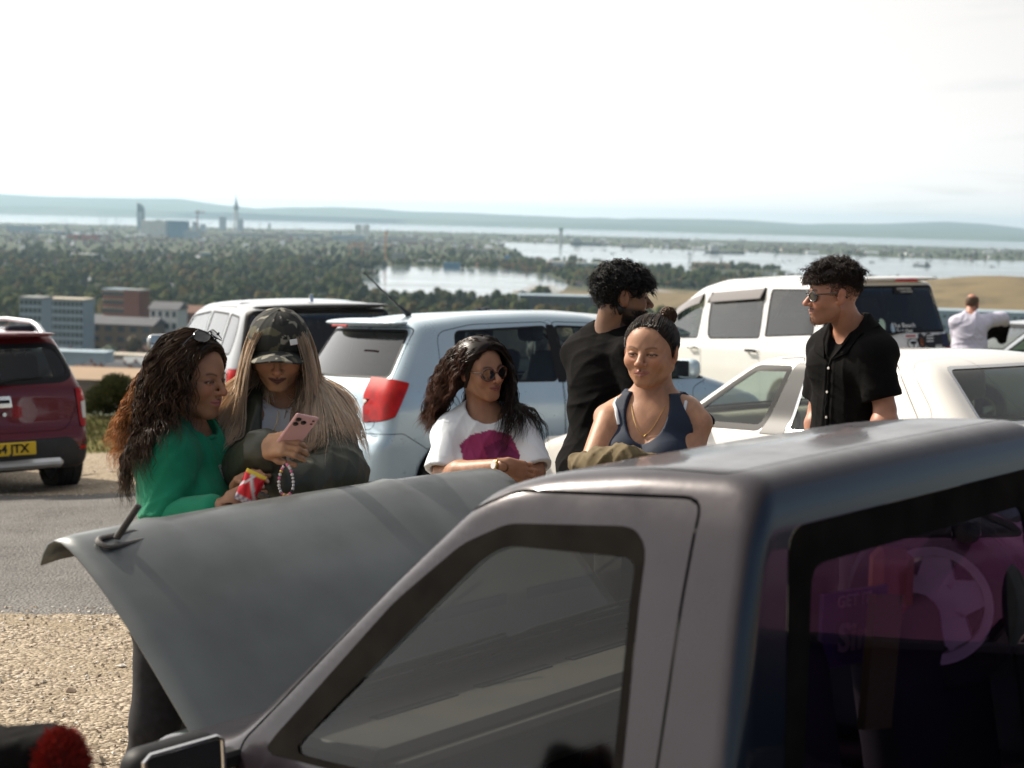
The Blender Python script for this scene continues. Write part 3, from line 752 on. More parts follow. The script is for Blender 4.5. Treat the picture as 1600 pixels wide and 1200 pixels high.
def trousers(root, legs, B, mat, top=.0, name='trousers', r=(.095, .072, .062), h=.014):
    hip = (legs[0][0] + legs[1][0]) / 2
    def f(P):
        d = sd_ell((P - hip) @ B['M'], (-.01, 0, .02), (.125 * B.get('thick', 1), .18 * B.get('hip', 1), .13))
        for h_, k_, a_ in legs: d = smin(d, smin(sd_cone(P, h_, k_, r[0], r[1]), sd_cone(P, k_, a_, r[1], r[2]), .04), .04)
        return smax(d - fold(P, .004, 5, .6), P[:, 2] - hip[2] - .12, .01)
    p = np.array([q for l in legs for q in l]); return garment(root, name, f, p.min(0) - A(.2, .2, .02), p.max(0) + A(.22, .22, .16), h, mat)
def shoes(root, legs, M, mat='shoe_black'):
    for h_, k_, a_ in legs:
        f = lambda P: smin(sd_ell((P - a_) @ M, (.055, 0, -.045), (.135, .046, .045)), sd_cone(P, a_, a_ + A(0, 0, -.03), .048, .045), .03)
        V, Q = nets(f, a_ - .22, a_ + .22, .012); V[:, 2] = np.maximum(V[:, 2], a_[2] - .083); mk('shoe', V, Q, MT[mat], root)
def stand_legs(o, M, gx, gy, spread=.09, hipdrop=.50):
    L = []; zf = z1(gx, gy)
    for sg in (1, -1):
        h_ = o + M @ A(0, sg * spread, -hipdrop); a_ = np.array((gx, gy, zf)) + M @ A(-.02, sg * (spread + .03), 0); a_[2] = zf + .085
        k_ = (h_ + a_) / 2 + M @ A(.03, sg * .01, 0); L.append((h_, k_, a_))
    return L
# hair ---------------------------------------------------------------
def strand_mesh(paths, rad, col, name, mat, parent, sides=3, flat=1.0):
    """paths: (N, K, 3); rad: (N,) ; col (N, 3) or (N, K, 3)"""
    N, K, _ = paths.shape; T = np.gradient(paths, axis=1); T /= np.maximum(1e-9, np.linalg.norm(T, axis=2))[..., None]
    up = np.zeros_like(T); up[..., 2] = 1; up[np.abs(T[..., 2]) > .93] = (1, .3, 0)
    U = np.cross(T, up); U /= np.maximum(1e-9, np.linalg.norm(U, axis=2))[..., None]; W_ = np.cross(T, U)
    t = np.linspace(0, 1, K); prof = (np.clip(t * 12, .5, 1) * np.clip((1 - t) * 3.0, .12, 1)); R = rad[:, None] * prof[None]
    ang = np.arange(sides) * 2 * math.pi / sides
    V = paths[:, :, None, :] + R[:, :, None, None] * (np.cos(ang)[None, None, :, None] * U[:, :, None, :] + flat * np.sin(ang)[None, None, :, None] * W_[:, :, None, :])
    V = V.reshape(-1, 3); base = (np.arange(N)[:, None] * K + np.arange(K - 1)[None]) * sides; F = []
    for j in range(sides):
        a = base + j; b = base + (j + 1) % sides; F.append(np.stack([a, b, b + sides, a + sides], -1).reshape(-1, 4))
    C = np.repeat(np.repeat(col[:, None, :] if col.ndim == 2 else col, K if col.ndim == 2 else 1, 1)[:, :, None, :], sides, 2).reshape(-1, 3)
    return mk(name, V, np.concatenate(F), MT[mat], parent, col=C)
def scalp(H, n, seed, test, off=.004):
    """random points on the hair-bearing part of the head"""
    r = np.random.default_rng(seed); out = []
    while sum(len(o) for o in out) < n:
        d = r.normal(size=(n * 4, 3)); d /= np.linalg.norm(d, axis=1)[:, None]; q = A(-.015, 0, .028) + d * A(.096, .078 * H.wide, .088)
        q = q[test(q)]; out.append(q)
    q = np.concatenate(out)[:n]; P = H.wld(q)
    for _ in range(3): N, f = grad(lambda X: H.sdf(X, False), P, .003); P = P - N * (f - off)[:, None]
    N, _ = grad(lambda X: H.sdf(X, False), P, .003); return P, N
def flow_hair(H, root, n, test, col, length, start, grav, body=None, rad=.0019, wave=(0.0, 30.0), clump=10, seed=3, K=26, mat='hair', name='hair', lift=.006, stray=.25, wind=(0, 0, 0), thick=.02, colvar=.25, tipcol=None, spread=0.0, curlr=0.0, turn=.42, pull=.55, stick=False):
    """strands that leave the scalp along start(local pts, normals) and bend towards grav, kept outside head and body"""
    r = np.random.default_rng(seed); P, N = scalp(H, n, seed, test); q = H.loc(P)
    D = start(q, N @ H.M) @ H.M.T; D /= np.linalg.norm(D, axis=1)[:, None]
    L = length(q) if callable(length) else np.full(n, length); L = L * r.uniform(.82, 1.08, n); st = L / (K - 1)
    nc = max(1, n // clump); ci_ = r.choice(n, nc, replace=False); cl = ((P[:, None] - P[ci_][None]) ** 2).sum(2).argmin(1); cp = r.random((nc, 3)) * 6.28; lc = r.random(nc); layer = (lc[cl] * .7 + r.random(n) * .3) * thick
    pts = [P.copy()]; p = P.copy(); d = D.copy(); g = np.asarray(grav, float); gw = g + np.asarray(wind)
    jit = r.normal(size=(n, 3)) * spread
    for k in range(1, K):
        t = k / (K - 1); w = min(1, .25 + t * .8)
        d = d + (gw[None] + jit) * w * turn; d /= np.linalg.norm(d, axis=1)[:, None]
        p = p + d * st[:, None]
        for fn, o_ in ((lambda X: H.sdf(X, False), .005),) + (((body, .006),) if body else ()):
            m = np.ones(n, bool); Nn, f = grad(fn, p, .004); need = np.clip(o_ + layer - f, -.03 if stick else 0, .04); p = p + Nn * need[:, None]
            hit = (need > 0) | stick; d[hit] = d[hit] - Nn[hit] * ((d[hit] * Nn[hit]).sum(1) if stick else np.minimum(0, (d[hit] * Nn[hit]).sum(1)))[:, None]
            d /= np.maximum(1e-6, np.linalg.norm(d, axis=1))[:, None]
        pts.append(p.copy())
    Pp = np.stack(pts, 1); t = np.linspace(0, 1, K)
    S_ = np.cross(D, A(.3, .5, .8)); amp = wave[0]; ph = cp[cl]
    ax1 = np.cross(np.gradient(Pp, axis=1), A(0, 0, 1)); ax1 /= np.maximum(1e-6, np.linalg.norm(ax1, axis=2))[..., None]; ax2 = np.cross(np.gradient(Pp, axis=1), ax1); ax2 /= np.maximum(1e-6, np.linalg.norm(ax2, axis=2))[..., None]
    arc = L[:, None] * t[None]; env = np.clip(t * 2.2, 0, 1)[None]
    Pp = Pp + (amp * env * np.sin(arc * wave[1] + ph[:, :1]))[..., None] * ax1 + (amp * .8 * env * np.cos(arc * wave[1] * .9 + ph[:, 1:2]))[..., None] * ax2
    if curlr: Pp = Pp + (curlr * env * np.sin(arc * 160 + ph[:, 2:3] * 3))[..., None] * ax2
    # pull strands of a clump together towards their tips
    pl_ = (np.clip(t * 1.6, 0, 1) * pull)[None, :, None]; Pp = Pp * (1 - pl_) + (Pp[ci_][cl] + r.normal(size=(n, 1, 3)) * .0030) * pl_
    col = np.asarray(col, float); C = col[None] * (1 + r.uniform(-colvar, colvar, (n, 1)))
    lf_ = 1 + (r.random(nc)[cl] - .5) * colvar; C = C * lf_[:, None]
    if tipcol is not None: C = C[:, None, :] * (1 - t[None, :, None]) + np.asarray(tipcol) * (1 + r.uniform(-colvar, colvar, (n, 1, 1))) * t[None, :, None]
    return strand_mesh(Pp, rad * r.uniform(.6, 1.3, n), C, name, mat, root)
def cap_mesh(root, H, test, off, mat, name='hair_base', h=.005, col=(.02, .015, .012), ext=None):
    """close layer of hair on the skull; test(q) < 0 inside the hair region"""
    def f(P):
        q = H.loc(P); d = H.sdf(P, False) - off(q) if callable(off) else H.sdf(P, False) - off
        if ext is not None: d = smin(d, ext(P), .02)
        return smax(d, test(q), .008)
    V, Q = nets(f, H.c - .19 * H.sc, H.c + .19 * H.sc, h); return mk(name, V, Q, MT[mat], root, col=np.tile(np.asarray(col, float), (len(V), 1)))
def curly(H, root, n, test, length, rad, col, seed, curl=.006, mat='hair', up=.4, name='hair', K=14, freq=420, dirf=None, lump=0.0):
    r = np.random.default_rng(seed); P, N = scalp(H, n, seed, test, .002); q = H.loc(P); L = (length(q) if callable(length) else np.full(n, length)) * r.uniform(.7, 1.15, n)
    D = N + r.normal(size=(n, 3)) * .35 + H.M @ A(0, 0, up)
    if lump: D = D + lump * np.stack([np.sin(P @ A(190, 90, 60) + 2 * np.sin(P @ A(40, 160, 90))), np.sin(P @ A(70, 200, -80) + 1), np.sin(P @ A(-90, 60, 210))], 1); L = L * (1 + .35 * np.sin(P @ A(160, -120, 140) + 2 * np.sin(P @ A(90, 120, -60))))
    if dirf is not None: D = D + dirf(q) @ H.M.T
    D /= np.linalg.norm(D, axis=1)[:, None]; a = np.cross(D, A(.2, .9, .3)); a /= np.linalg.norm(a, axis=1)[:, None]; b = np.cross(D, a)
    t = np.linspace(0, 1, K)[None, :, None]; ph = r.random((n, 1, 1)) * 6.28; env = np.clip(t * 3, 0, 1)
    G = H.M @ A(0, 0, -1)
    Pp = P[:, None] + D[:, None] * L[:, None, None] * t + curl * env * (np.sin(L[:, None, None] * t * freq + ph) * a[:, None] + np.cos(L[:, None, None] * t * freq + ph) * b[:, None]) + G * (t ** 2) * L[:, None, None] * .35
    C = np.asarray(col)[None] * (1 + r.uniform(-.35, .35, (n, 1)))
    return strand_mesh(Pp, rad * r.uniform(.7, 1.2, n), C, name, mat, root)
MT['skin'] = pmat('skin', (.4, .25, .18), .47, attr=True, sss=.10, bump=.0007, bscale=260, spec=.5, noise=.10, nscale=22)
MT['eye'] = pmat('eye_wet', (.5, .5, .5), .08, attr=True, coat=1.0)
def hair_mat(name, rough, tl):
    m = pmat(name, (.02, .015, .01), rough, attr=True, spec=.5); n = m.node_tree.nodes; l = m.node_tree.links; t = n.new('ShaderNodeBsdfTranslucent'); x = n.new('ShaderNodeMixShader'); x.inputs[0].default_value = tl
    a_ = [q for q in n if q.bl_idname == 'ShaderNodeVertexColor'][0]; g = n.new('ShaderNodeVectorMath'); g.operation = 'MULTIPLY'; g.inputs[1].default_value = (1.5, 1.35, 1.15); l.new(a_.outputs[0], g.inputs[0]); l.new(g.outputs[0], t.inputs[0])
    o = n['Material Output']; l.new(n['Principled BSDF'].outputs[0], x.inputs[1]); l.new(t.outputs[0], x.inputs[2]); l.new(x.outputs[0], o.inputs[0]); return m
MT['hair'] = hair_mat('hair', .36, .35); MT['hair_matte'] = hair_mat('hair_matte', .7, .2)
MT['shoe_black'] = pmat('shoe_black', (.02, .02, .02), .6); MT['denim_black'] = pmat('black_denim', (.014, .014, .017), .9, noise=.3, nscale=40, bump=.0006, bscale=400)
MT['knit_green'] = pmat('green_jersey', (.001, .20, .105), .85, noise=.08, nscale=25, bump=.0007, bscale=260, sheen=.1)
MT['jacket_olive'] = pmat('olive_nylon', (.050, .052, .036), .42, noise=.12, nscale=14, bump=.0016, bscale=34)
MT['tee_white'] = pmat('white_cotton', (.70, .74, .78), .85, noise=.03, nscale=12, bump=.0009, bscale=60)
MT['tee_black'] = pmat('black_cotton', (.0045, .004, .004), .9, noise=.15, bump=.0008, bscale=70, spec=.12)
MT['tank_navy'] = pmat('navy_rib_knit', (.010, .018, .040), .75, noise=.1, bump=.0005, bscale=300)
MT['linen'] = pmat('pale_shirt', (.62, .60, .72), .8, noise=.05, bump=.001, bscale=40)
MT['gold'] = pmat('gold', (.80, .55, .20), .25, 1.0); MT['silver'] = pmat('silver_metal', (.7, .7, .72), .25, 1.0)
MT['lens'] = pmat('sunglass_lens', (.008, .008, .010), .05, coat=1.0); MT['tortoise'] = pmat('tortoise_frame', (.10, .035, .012), .2, coat=1.0, noise=.8, nscale=90)
MT['black_frame'] = pmat('black_frame', (.010, .012, .015), .2, coat=1.0)
def sunglasses(root, H, z=.0, x=0.0, tilt=0, mat='black_frame', arms=True, w=.058, hgt=.021, name='sunglasses', up=None, fr=.0023, big=1.0):
    """frame over the eyes (or pushed up: tilt in degrees about the ears)"""
    e = bpy.data.objects.new(name, None); COL.objects.link(e)
    if root is not None: e.parent = root
    Rt = Ry(R_(tilt)); piv = A(-.005, 0, .004)
    def T(p): return H.wld((Rt @ (np.asarray(p, float) - piv) + piv + A(x, 0, z)) * A(1, H.wide, 1))
    for sg in (1, -1):
        out = []
        for k in range(20):
            a = 2 * math.pi * k / 20; ry = .0245 * big * (1 + .10 * math.cos(2 * a)); yy = .0335 + ry * math.cos(a) * 1.0; zz = -.001 + hgt * math.sin(a) * (1.0 + .12 * math.cos(a)); out.append((.0965 - .010 * (yy / .05) ** 2, sg * yy, zz))
        P = [T(p) for p in out]; MB().tube(P + [P[0]], fr, 6, caps=False).obj('frame', MT[mat], e, True)
        c = np.mean(P, 0); V = P + [c + H.M @ A(.002, 0, 0)]; mk('lens', V, [[20, k, (k + 1) % 20] for k in range(20)] , MT['lens'], e)
        if arms: MB().tube([T((.088, sg * .0585, .008)), T((.075, sg * .0690, .009)), T((.02, sg * .0765, .008)), T((-.012, sg * .0795, .006)), T((-.035, sg * .0780, -.012))], [.0032, .003, .0026, .0026, .003], 6).obj('temple', MT[mat], e, True)
    MB().tube([T((.098, .010, .004)), T((.101, 0, .007)), T((.098, -.010, .004))], .0024, 6).obj('bridge', MT[mat], e, True)
    return e
# ---------------------------------------------------------------- the car park ground and the hillside below it
ZS = -88.0
_kn = np.array([(-5.75, 16.6, -.72), (.22, 14.0, -.27), (2.4, 10.8, -.20), (-2.5, 18.4, -.64), (-.55, 18.3, -.52), (3.46, 21.57, -.54), (7.1, 23, -.60), (.9, 3.6, .02), (-1.5, 5.5, .0), (1.2, 6.2, .0), (-4, 7, -.02), (3, 5, .0), (-3, 1, .0), (6, 12, -.2), (-9, 14, -.70), (-5.5, 20, -.86), (-9, 20, -.88), (-6, 27, -1.24), (-3, 26, -1.15), (-10, 26, -1.22), (1, 26, -1.05), (6, 27, -1.0)])
def zlin(x, y): return -.030 * np.maximum(0, y - 7) + .012 * x * ss(5, 16, y)
_r = lambda a, b: np.exp(-((a[:, None, 0] - b[None, :, 0]) ** 2 + (a[:, None, 1] - b[None, :, 1]) ** 2) / (2 * 3.0 ** 2))
_w = np.linalg.solve(_r(_kn, _kn) + 1e-3 * np.eye(len(_kn)), _kn[:, 2] - zlin(_kn[:, 0], _kn[:, 1]))
def zg(x, y):
    x = np.atleast_1d(np.asarray(x, float)); y = np.atleast_1d(np.asarray(y, float)); p = np.stack([x.ravel(), y.ravel()], 1)
    z = zlin(p[:, 0], p[:, 1]) + _r(p, _kn) @ _w
    return z.reshape(x.shape)
def z1(x, y): return float(zg(x, y)[0])
CREST = 27.0
def zhill(x, y):
    """hillside: gentle at the crest, falling to the coastal plain"""
    base = zg(np.clip(x, -60, 60), np.minimum(y, CREST))
    prof = np.interp(y, [CREST, 32, 60, 150, 350, 560, 900, 1200, 1500], [0, -.7, -6, -20, -44, -61, -80, -87, -87.6])
    w = ss(CREST, 300, y); return (base + prof * 1.0) * (1 - w) + prof * w
rng = np.random.default_rng(7)
def lot_mat():
    m = bpy.data.materials.new('car_park_ground'); m.use_nodes = True; n = m.node_tree.nodes; l = m.node_tree.links; b = n['Principled BSDF']
    b.inputs['Roughness'].default_value = .95; b.inputs['Specular IOR Level'].default_value = .2
    tcn = n.new('ShaderNodeTexCoord')
    def noise(s, d=6, r=.6):
        z = n.new('ShaderNodeTexNoise'); z.inputs['Scale'].default_value = s; z.inputs['Detail'].default_value = d; z.inputs['Roughness'].default_value = r; l.new(tcn.outputs['Object'], z.inputs['Vector']); return z.outputs[0]
    def ramp(x, a, ca, c, cb):
        z = n.new('ShaderNodeValToRGB'); z.color_ramp.elements[0].position = a; z.color_ramp.elements[0].color = (*ca, 1); z.color_ramp.elements[1].position = c; z.color_ramp.elements[1].color = (*cb, 1); l.new(x, z.inputs[0]); return z.outputs[0]
    def mix(f, a, c):
        z = n.new('ShaderNodeMixRGB'); l.new(f, z.inputs[0]); l.new(a, z.inputs[1]); l.new(c, z.inputs[2]); return z.outputs[0]
    vo = n.new('ShaderNodeTexVoronoi'); vo.inputs['Scale'].default_value = 58; l.new(tcn.outputs['Object'], vo.inputs['Vector'])
    hs = n.new('ShaderNodeSeparateColor'); l.new(vo.outputs['Color'], hs.inputs[0])
    gravel = ramp(hs.outputs[0], .1, (.14, .105, .07), .9, (.50, .42, .32))
    gravel = mix(ramp(noise(3), .45, (0, 0, 0), .65, (1, 1, 1)), gravel, ramp(noise(60), .3, (.20, .155, .10), .7, (.40, .33, .24)))
    vo2 = n.new('ShaderNodeTexVoronoi'); vo2.inputs['Scale'].default_value = 110; l.new(tcn.outputs['Object'], vo2.inputs['Vector'])
    h2 = n.new('ShaderNodeSeparateColor'); l.new(vo2.outputs['Color'], h2.inputs[0])
    asph = mix(ramp(noise(1.5), .35, (0, 0, 0), .7, (1, 1, 1)), ramp(h2.outputs[0], .1, (.06, .058, .055), .95, (.21, .20, .19)), ramp(h2.outputs[1], .1, (.11, .105, .10), .95, (.27, .26, .245)))
    gr = ramp(noise(25), .3, (.045, .055, .012), .7, (.20, .18, .05))
    at_ = n.new('ShaderNodeVertexColor'); at_.layer_name = 'Col'; sp = n.new('ShaderNodeSeparateColor'); l.new(at_.outputs[0], sp.inputs[0])
    nn = noise(7, 8, .7)
    def soft(ch):
        a = n.new('ShaderNodeMath'); a.operation = 'ADD'; l.new(ch, a.inputs[0]); s = n.new('ShaderNodeMath'); s.operation = 'SUBTRACT'; s.inputs[1].default_value = .5; l.new(nn, s.inputs[0]); l.new(s.outputs[0], a.inputs[1])
        return ramp(a.outputs[0], .44, (0, 0, 0), .56, (1, 1, 1))
    c = mix(soft(sp.outputs[0]), gravel, asph); c = mix(soft(sp.outputs[1]), c, gr)
    l.new(c, b.inputs['Base Color'])
    bp = n.new('ShaderNodeBump'); bp.inputs['Distance'].default_value = .012; bp.inputs['Strength'].default_value = .9
    ad = n.new('ShaderNodeMath'); ad.operation = 'SUBTRACT'; l.new(noise(45, 4), ad.inputs[0]); l.new(vo.outputs['Distance'], ad.inputs[1]); l.new(ad.outputs[0], bp.inputs['Height']); l.new(bp.outputs[0], b.inputs['Normal'])
    return m
MT['lot'] = lot_mat()
MT['grass_blades'] = pmat('rough_grass', (.10, .10, .03), .9, attr=True)
MT['pebble'] = pmat('pebbles', (.4, .34, .26), .9, attr=True)
def band(x, y):
    """asphalt strip (1) between gravel (0); grass bank towards the crest"""
    a = ss(8.7, 8.85, y - .02 * x) * (1 - ss(14.5, 14.75, y + .05 * x)); g = ss(19.6, 20.2, y + .10 * (x + 5)); return a, g
def make_ground():
    xs = np.concatenate([np.linspace(-60, -12, 25)[:-1], np.linspace(-12, 12, 121), np.linspace(12, 60, 25)[1:]]); ys = np.concatenate([np.linspace(-12, 0, 13)[:-1], np.linspace(0, CREST, 136)])
    X, Y = np.meshgrid(xs, ys, indexing='ij'); Z = zg(X, Y)
    Z = Z + .012 * np.sin(X * 1.7 + 1.3 * np.sin(Y * .9)) * np.sin(Y * 1.3 + X * .4) + .006 * np.sin(X * 5.1) * np.sin(Y * 4.3)
    V = np.stack([X, Y, Z], -1).reshape(-1, 3); nx, ny = X.shape; I = np.arange(nx * ny).reshape(nx, ny)
    F = np.stack([I[:-1, :-1], I[1:, :-1], I[1:, 1:], I[:-1, 1:]], -1).reshape(-1, 4)
    a, g = band(V[:, 0], V[:, 1]); col = np.stack([a, g, 0 * a], 1)
    mk('ground', V, F, MT['lot'], kind='structure', col=col)
    # hillside
    ys = np.concatenate([np.linspace(CREST, 60, 24), np.geomspace(64, 1500, 50)]); t = np.linspace(-1, 1, 81)
    V = []
    for y in ys:
        x = t * (60 + (y - CREST) * 1.6); V.append(np.stack([x, np.full_like(x, y), zhill(x, np.full_like(x, y))], 1))
    V = np.concatenate(V); I = np.arange(len(ys) * 81).reshape(len(ys), 81); F = np.stack([I[:-1, :-1], I[:-1, 1:], I[1:, 1:], I[1:, :-1]], -1).reshape(-1, 4)
    mk('hillside', V, F, MT['plain_green'], kind='structure')
def hz_mat(name, c1, c2, s, rough=.95, c3=None):
    m = bpy.data.materials.new(name); m.use_nodes = True; n = m.node_tree.nodes; l = m.node_tree.links; b = n['Principled BSDF']; b.inputs['Roughness'].default_value = rough; b.inputs['Specular IOR Level'].default_value = .2
    tcn = n.new('ShaderNodeTexCoord'); z = n.new('ShaderNodeTexNoise'); z.inputs['Scale'].default_value = s; z.inputs['Detail'].default_value = 8; z.inputs['Roughness'].default_value = .65; l.new(tcn.outputs['Object'], z.inputs['Vector'])
    r = n.new('ShaderNodeValToRGB'); r.color_ramp.elements[0].position = .35; r.color_ramp.elements[0].color = (*c1, 1); r.color_ramp.elements[1].position = .65; r.color_ramp.elements[1].color = (*c2, 1)
    if c3: e = r.color_ramp.elements.new(.5); e.color = (*c3, 1)
    l.new(z.outputs[0], r.inputs[0]); l.new(r.outputs[0], b.inputs['Base Color']); return m
MT['plain_green'] = hz_mat('plain_grass_and_yards', (.025, .035, .013), (.085, .08, .045), .012, c3=(.045, .055, .022))
MT['plain_city'] = hz_mat('city_ground', (.10, .10, .09), (.22, .21, .19), .004, c3=(.08, .10, .06))
MT['hill_far'] = hz_mat('island_hills', (.02, .045, .022), (.09, .10, .05), .0009, c3=(.045, .065, .03))
MT['dry_grass'] = hz_mat('dry_grass_hill', (.075, .06, .03), (.19, .14, .07), .018, c3=(.16, .12, .06))
def water_mat():
    m = bpy.data.materials.new('sea_water'); m.use_nodes = True; n = m.node_tree.nodes; l = m.node_tree.links; b = n['Principled BSDF']
    b.inputs['Base Color'].default_value = (.03, .06, .07, 1); b.inputs['Roughness'].default_value = .22; b.inputs['IOR'].default_value = 1.33
    tcn = n.new('ShaderNodeTexCoord'); mp = n.new('ShaderNodeMapping'); mp.inputs['Scale'].default_value = (.004, .02, .01); l.new(tcn.outputs['Object'], mp.inputs[0])
    z = n.new('ShaderNodeTexNoise'); z.inputs['Scale'].default_value = 1.0; z.inputs['Detail'].default_value = 6; l.new(mp.outputs[0], z.inputs['Vector'])
    r = n.new('ShaderNodeMapRange'); r.inputs[1].default_value = .35; r.inputs[2].default_value = .7; r.inputs[3].default_value = .05; r.inputs[4].default_value = .20; l.new(z.outputs[0], r.inputs[0]); l.new(r.outputs[0], b.inputs['Roughness'])
    z2 = n.new('ShaderNodeTexNoise'); z2.inputs['Scale'].default_value = .12; z2.inputs['Detail'].default_value = 3; l.new(tcn.outputs['Object'], z2.inputs['Vector'])
    bp = n.new('ShaderNodeBump'); bp.inputs['Distance'].default_value = .04; bp.inputs['Strength'].default_value = .5; l.new(z2.outputs[0], bp.inputs['Height']); l.new(bp.outputs[0], b.inputs['Normal'])
    return m
MT['water'] = water_mat()
def P2(px, py, z=ZS): return atZ(px, py, z)
def sheet(name, pts, mat, z, kind='structure'):
    V = np.array([P2(a, b, z) for a, b in pts]); V[:, 2] = z
    from mathutils.geometry import tessellate_polygon
    T = tessellate_polygon([[Vector(v) for v in V]]); F = [tuple(t) for t in T]
    F = [f if np.cross(V[f[1]] - V[f[0]], V[f[2]] - V[f[0]])[2] > 0 else f[::-1] for f in F]
    return mk(name, V, F, mat, kind=kind, smooth=False), V[:, :2]
make_ground()
SEA = mk('sea', [(-26000, 1300, -88.9), (26000, 1300, -88.9), (26000, 33000, -88.9), (-26000, 33000, -88.9)], [[0, 1, 2, 3]], MT['water'], kind='structure')
far_shore = [(-250, 342), (0, 348), (100, 350), (200, 352), (400, 357), (500, 359), (600, 360), (800, 365.5), (900, 368), (1000, 371), (1200, 377), (1400, 383), (1600, 390), (1900, 397)]
fs = [P2(a, b, ZS)[:2] for a, b in far_shore]
V = [(p[0], p[1], ZS) for p in fs] + [(3600, 1380, ZS), (-3600, 1380, ZS)]
T = [tuple(range(len(V)))[::-1]]
pl = mk('plain', V, T, MT['plain_green'], kind='structure', smooth=False)
harb_px = [(770, 378), (900, 382), (1000, 388), (1100, 391.5), (1200, 395), (1300, 399), (1400, 403), (1500, 406), (1900, 415), (1900, 470), (1450, 446), (1330, 440), (1230, 437), (1080, 428), (1040, 420), (960, 412), (880, 408), (822, 405), (815, 396), (790, 386)]
lag_px = [(478, 410), (512, 413), (578, 416), (700, 418), (790, 421), (850, 429), (890, 444), (880, 454), (830, 474), (700, 482), (590, 466), (545, 436), (600, 431), (575, 428), (540, 431), (515, 420), (478, 419)]
_, harb = sheet('harbour_water', harb_px, MT['water'], ZS + .5)
_, lag = sheet('lagoon_water', lag_px, MT['water'], ZS + .5)
_, spit = sheet('spit', [(1075, 416), (1100, 413), (1165, 415), (1238, 424), (1150, 426), (1085, 424)], MT['plain_green'], ZS + 1.5)
# motorway sweeping along the lagoon
def ribbon(name, px, w, mat, z, kind='structure'):
    C_ = np.array([P2(a, b, z) for a, b in px]); t = np.linspace(0, len(C_) - 1, 40); P = np.stack([np.interp(t, np.arange(len(C_)), C_[:, i]) for i in range(3)], 1)
    T = np.gradient(P, axis=0); N = np.stack([-T[:, 1], T[:, 0], 0 * T[:, 0]], 1); N /= np.linalg.norm(N, axis=1)[:, None]
    V = np.concatenate([P - N * w / 2, P + N * w / 2]); V[:, 2] = z; k = len(P); F = [(i, i + 1, k + i + 1, k + i) for i in range(k - 1)]
    if np.cross(V[1] - V[0], V[k + 1] - V[0])[2] < 0: F = [f[::-1] for f in F]
    return mk(name, V, F, mat, kind=kind, smooth=False)
MT['road'] = pmat('pale_motorway', (.22, .21, .20), .9)
ribbon('motorway', [(850, 417), (880, 425), (920, 434), (960, 443), (1020, 455), (1100, 470)], 46, MT['road'], ZS + .9)
# the island across the water
def ridge(name, prof, base, Y0, depth, seed, peak):
    """prof: crest line as picture points at distance Y0 + depth * peak; base: shore line"""
    xs = np.linspace(-260, 1860, 180); r = np.random.default_rng(seed); n = 26; V = []
    cp = np.interp(xs, [p[0] for p in prof], [p[1] for p in prof]); ph = r.random(8) * 6.28
    cp = cp + sum(.35 * math.sin(1) * np.sin(xs / (23 + 17 * k) + ph[k]) for k in range(6))
    bp = np.interp(xs, [p[0] for p in base], [p[1] for p in base])
    for i, x in enumerate(xs):
        A0 = P2(x, bp[i], -88.8); dist = Y0 + depth * peak; top = at(x, cp[i], dist)
        for j in range(n):
            t = j / (n - 1); 
            if t <= peak: q = t / peak; h = (q * .55 + .45 * ss(0, 1, q)) ; 
            else: q = (t - peak) / (1 - peak); h = 1 - q * q
            y = A0[1] + (dist - A0[1]) * min(1, t / peak) if t <= peak else dist + depth * (t - peak)
            px_ = A0[0] / A0[1]; 
            bumps = 8 * math.sin(x / 31 + j * .9) * math.sin(j * .5 + x / 77) * math.sin(math.pi * min(1, t / peak)) if t < peak else 0
            V.append((px_ * y, y, -88.8 + (top[2] + 88.8) * h + bumps))
    V = np.array(V); I = np.arange(len(xs) * n).reshape(len(xs), n); F = np.stack([I[:-1, :-1], I[1:, :-1], I[1:, 1:], I[:-1, 1:]], -1).reshape(-1, 4)
    mk(name, V, F, MT['hill_far'], kind='structure')
shore = [(-260, 328), (0, 334), (200, 339), (400, 343.5), (600, 349), (800, 355), (1000, 361), (1200, 367), (1400, 372), (1600, 378), (1900, 386)]
ridge('island_hills', [(-260, 312), (0, 322), (60, 322), (150, 325), (300, 331), (400, 334), (600, 341), (800, 346), (1000, 351), (1100, 354), (1250, 358), (1330, 361), (1450, 364), (1600, 368), (1900, 376)], shore, 19000, 4000, 3, .4)
ridge('island_downs', [(-260, 300), (0, 303), (60, 306), (150, 309), (280, 311), (330, 318), (400, 326), (450, 324.5), (520, 323), (600, 326), (620, 328), (700, 332), (800, 336), (900, 340), (945, 340), (965, 342.5), (1000, 341.5), (1100, 342), (1180, 345), (1260, 350), (1300, 348.5), (1400, 348), (1480, 347), (1540, 351), (1600, 358), (1900, 372)], shore, 24000, 6000, 5, .6)
# the dry grass hill on the right
def mound():
    cx_, cy_ = P2(1560, 490)[:2]; n = 70; 
    xs = np.linspace(-620, 900, n); ys = np.linspace(-420, 520, 50); X, Y = np.meshgrid(xs, ys, indexing='ij')
    h = 36 * np.exp(-((X - 20) / 190) ** 2 - ((Y - 60) / 230) ** 2) + 5 * np.exp(-((X + 300) / 200) ** 2 - ((Y - 120) / 150) ** 2) + 20 * np.exp(-((X - 420) / 300) ** 2 - ((Y - 60) / 200) ** 2)
    h = h + 1.2 * np.sin(X / 23 + Y / 40) * np.sin(Y / 31) ; edge = ss(0, .18, 1 - np.maximum(np.abs(X - 140) / 760, np.abs(Y - 50) / 470)); h = h * edge - 1.5 * (1 - edge)
    Z = ZS + h; V = np.stack([X + cx_, Y + cy_, Z], -1).reshape(-1, 3); I = np.arange(n * 50).reshape(n, 50); F = np.stack([I[:-1, :-1], I[1:, :-1], I[1:, 1:], I[:-1, 1:]], -1).reshape(-1, 4)
    mk('grass_hill', V, F, MT['dry_grass'], kind='structure'); return cx_, cy_
HILL = mound()
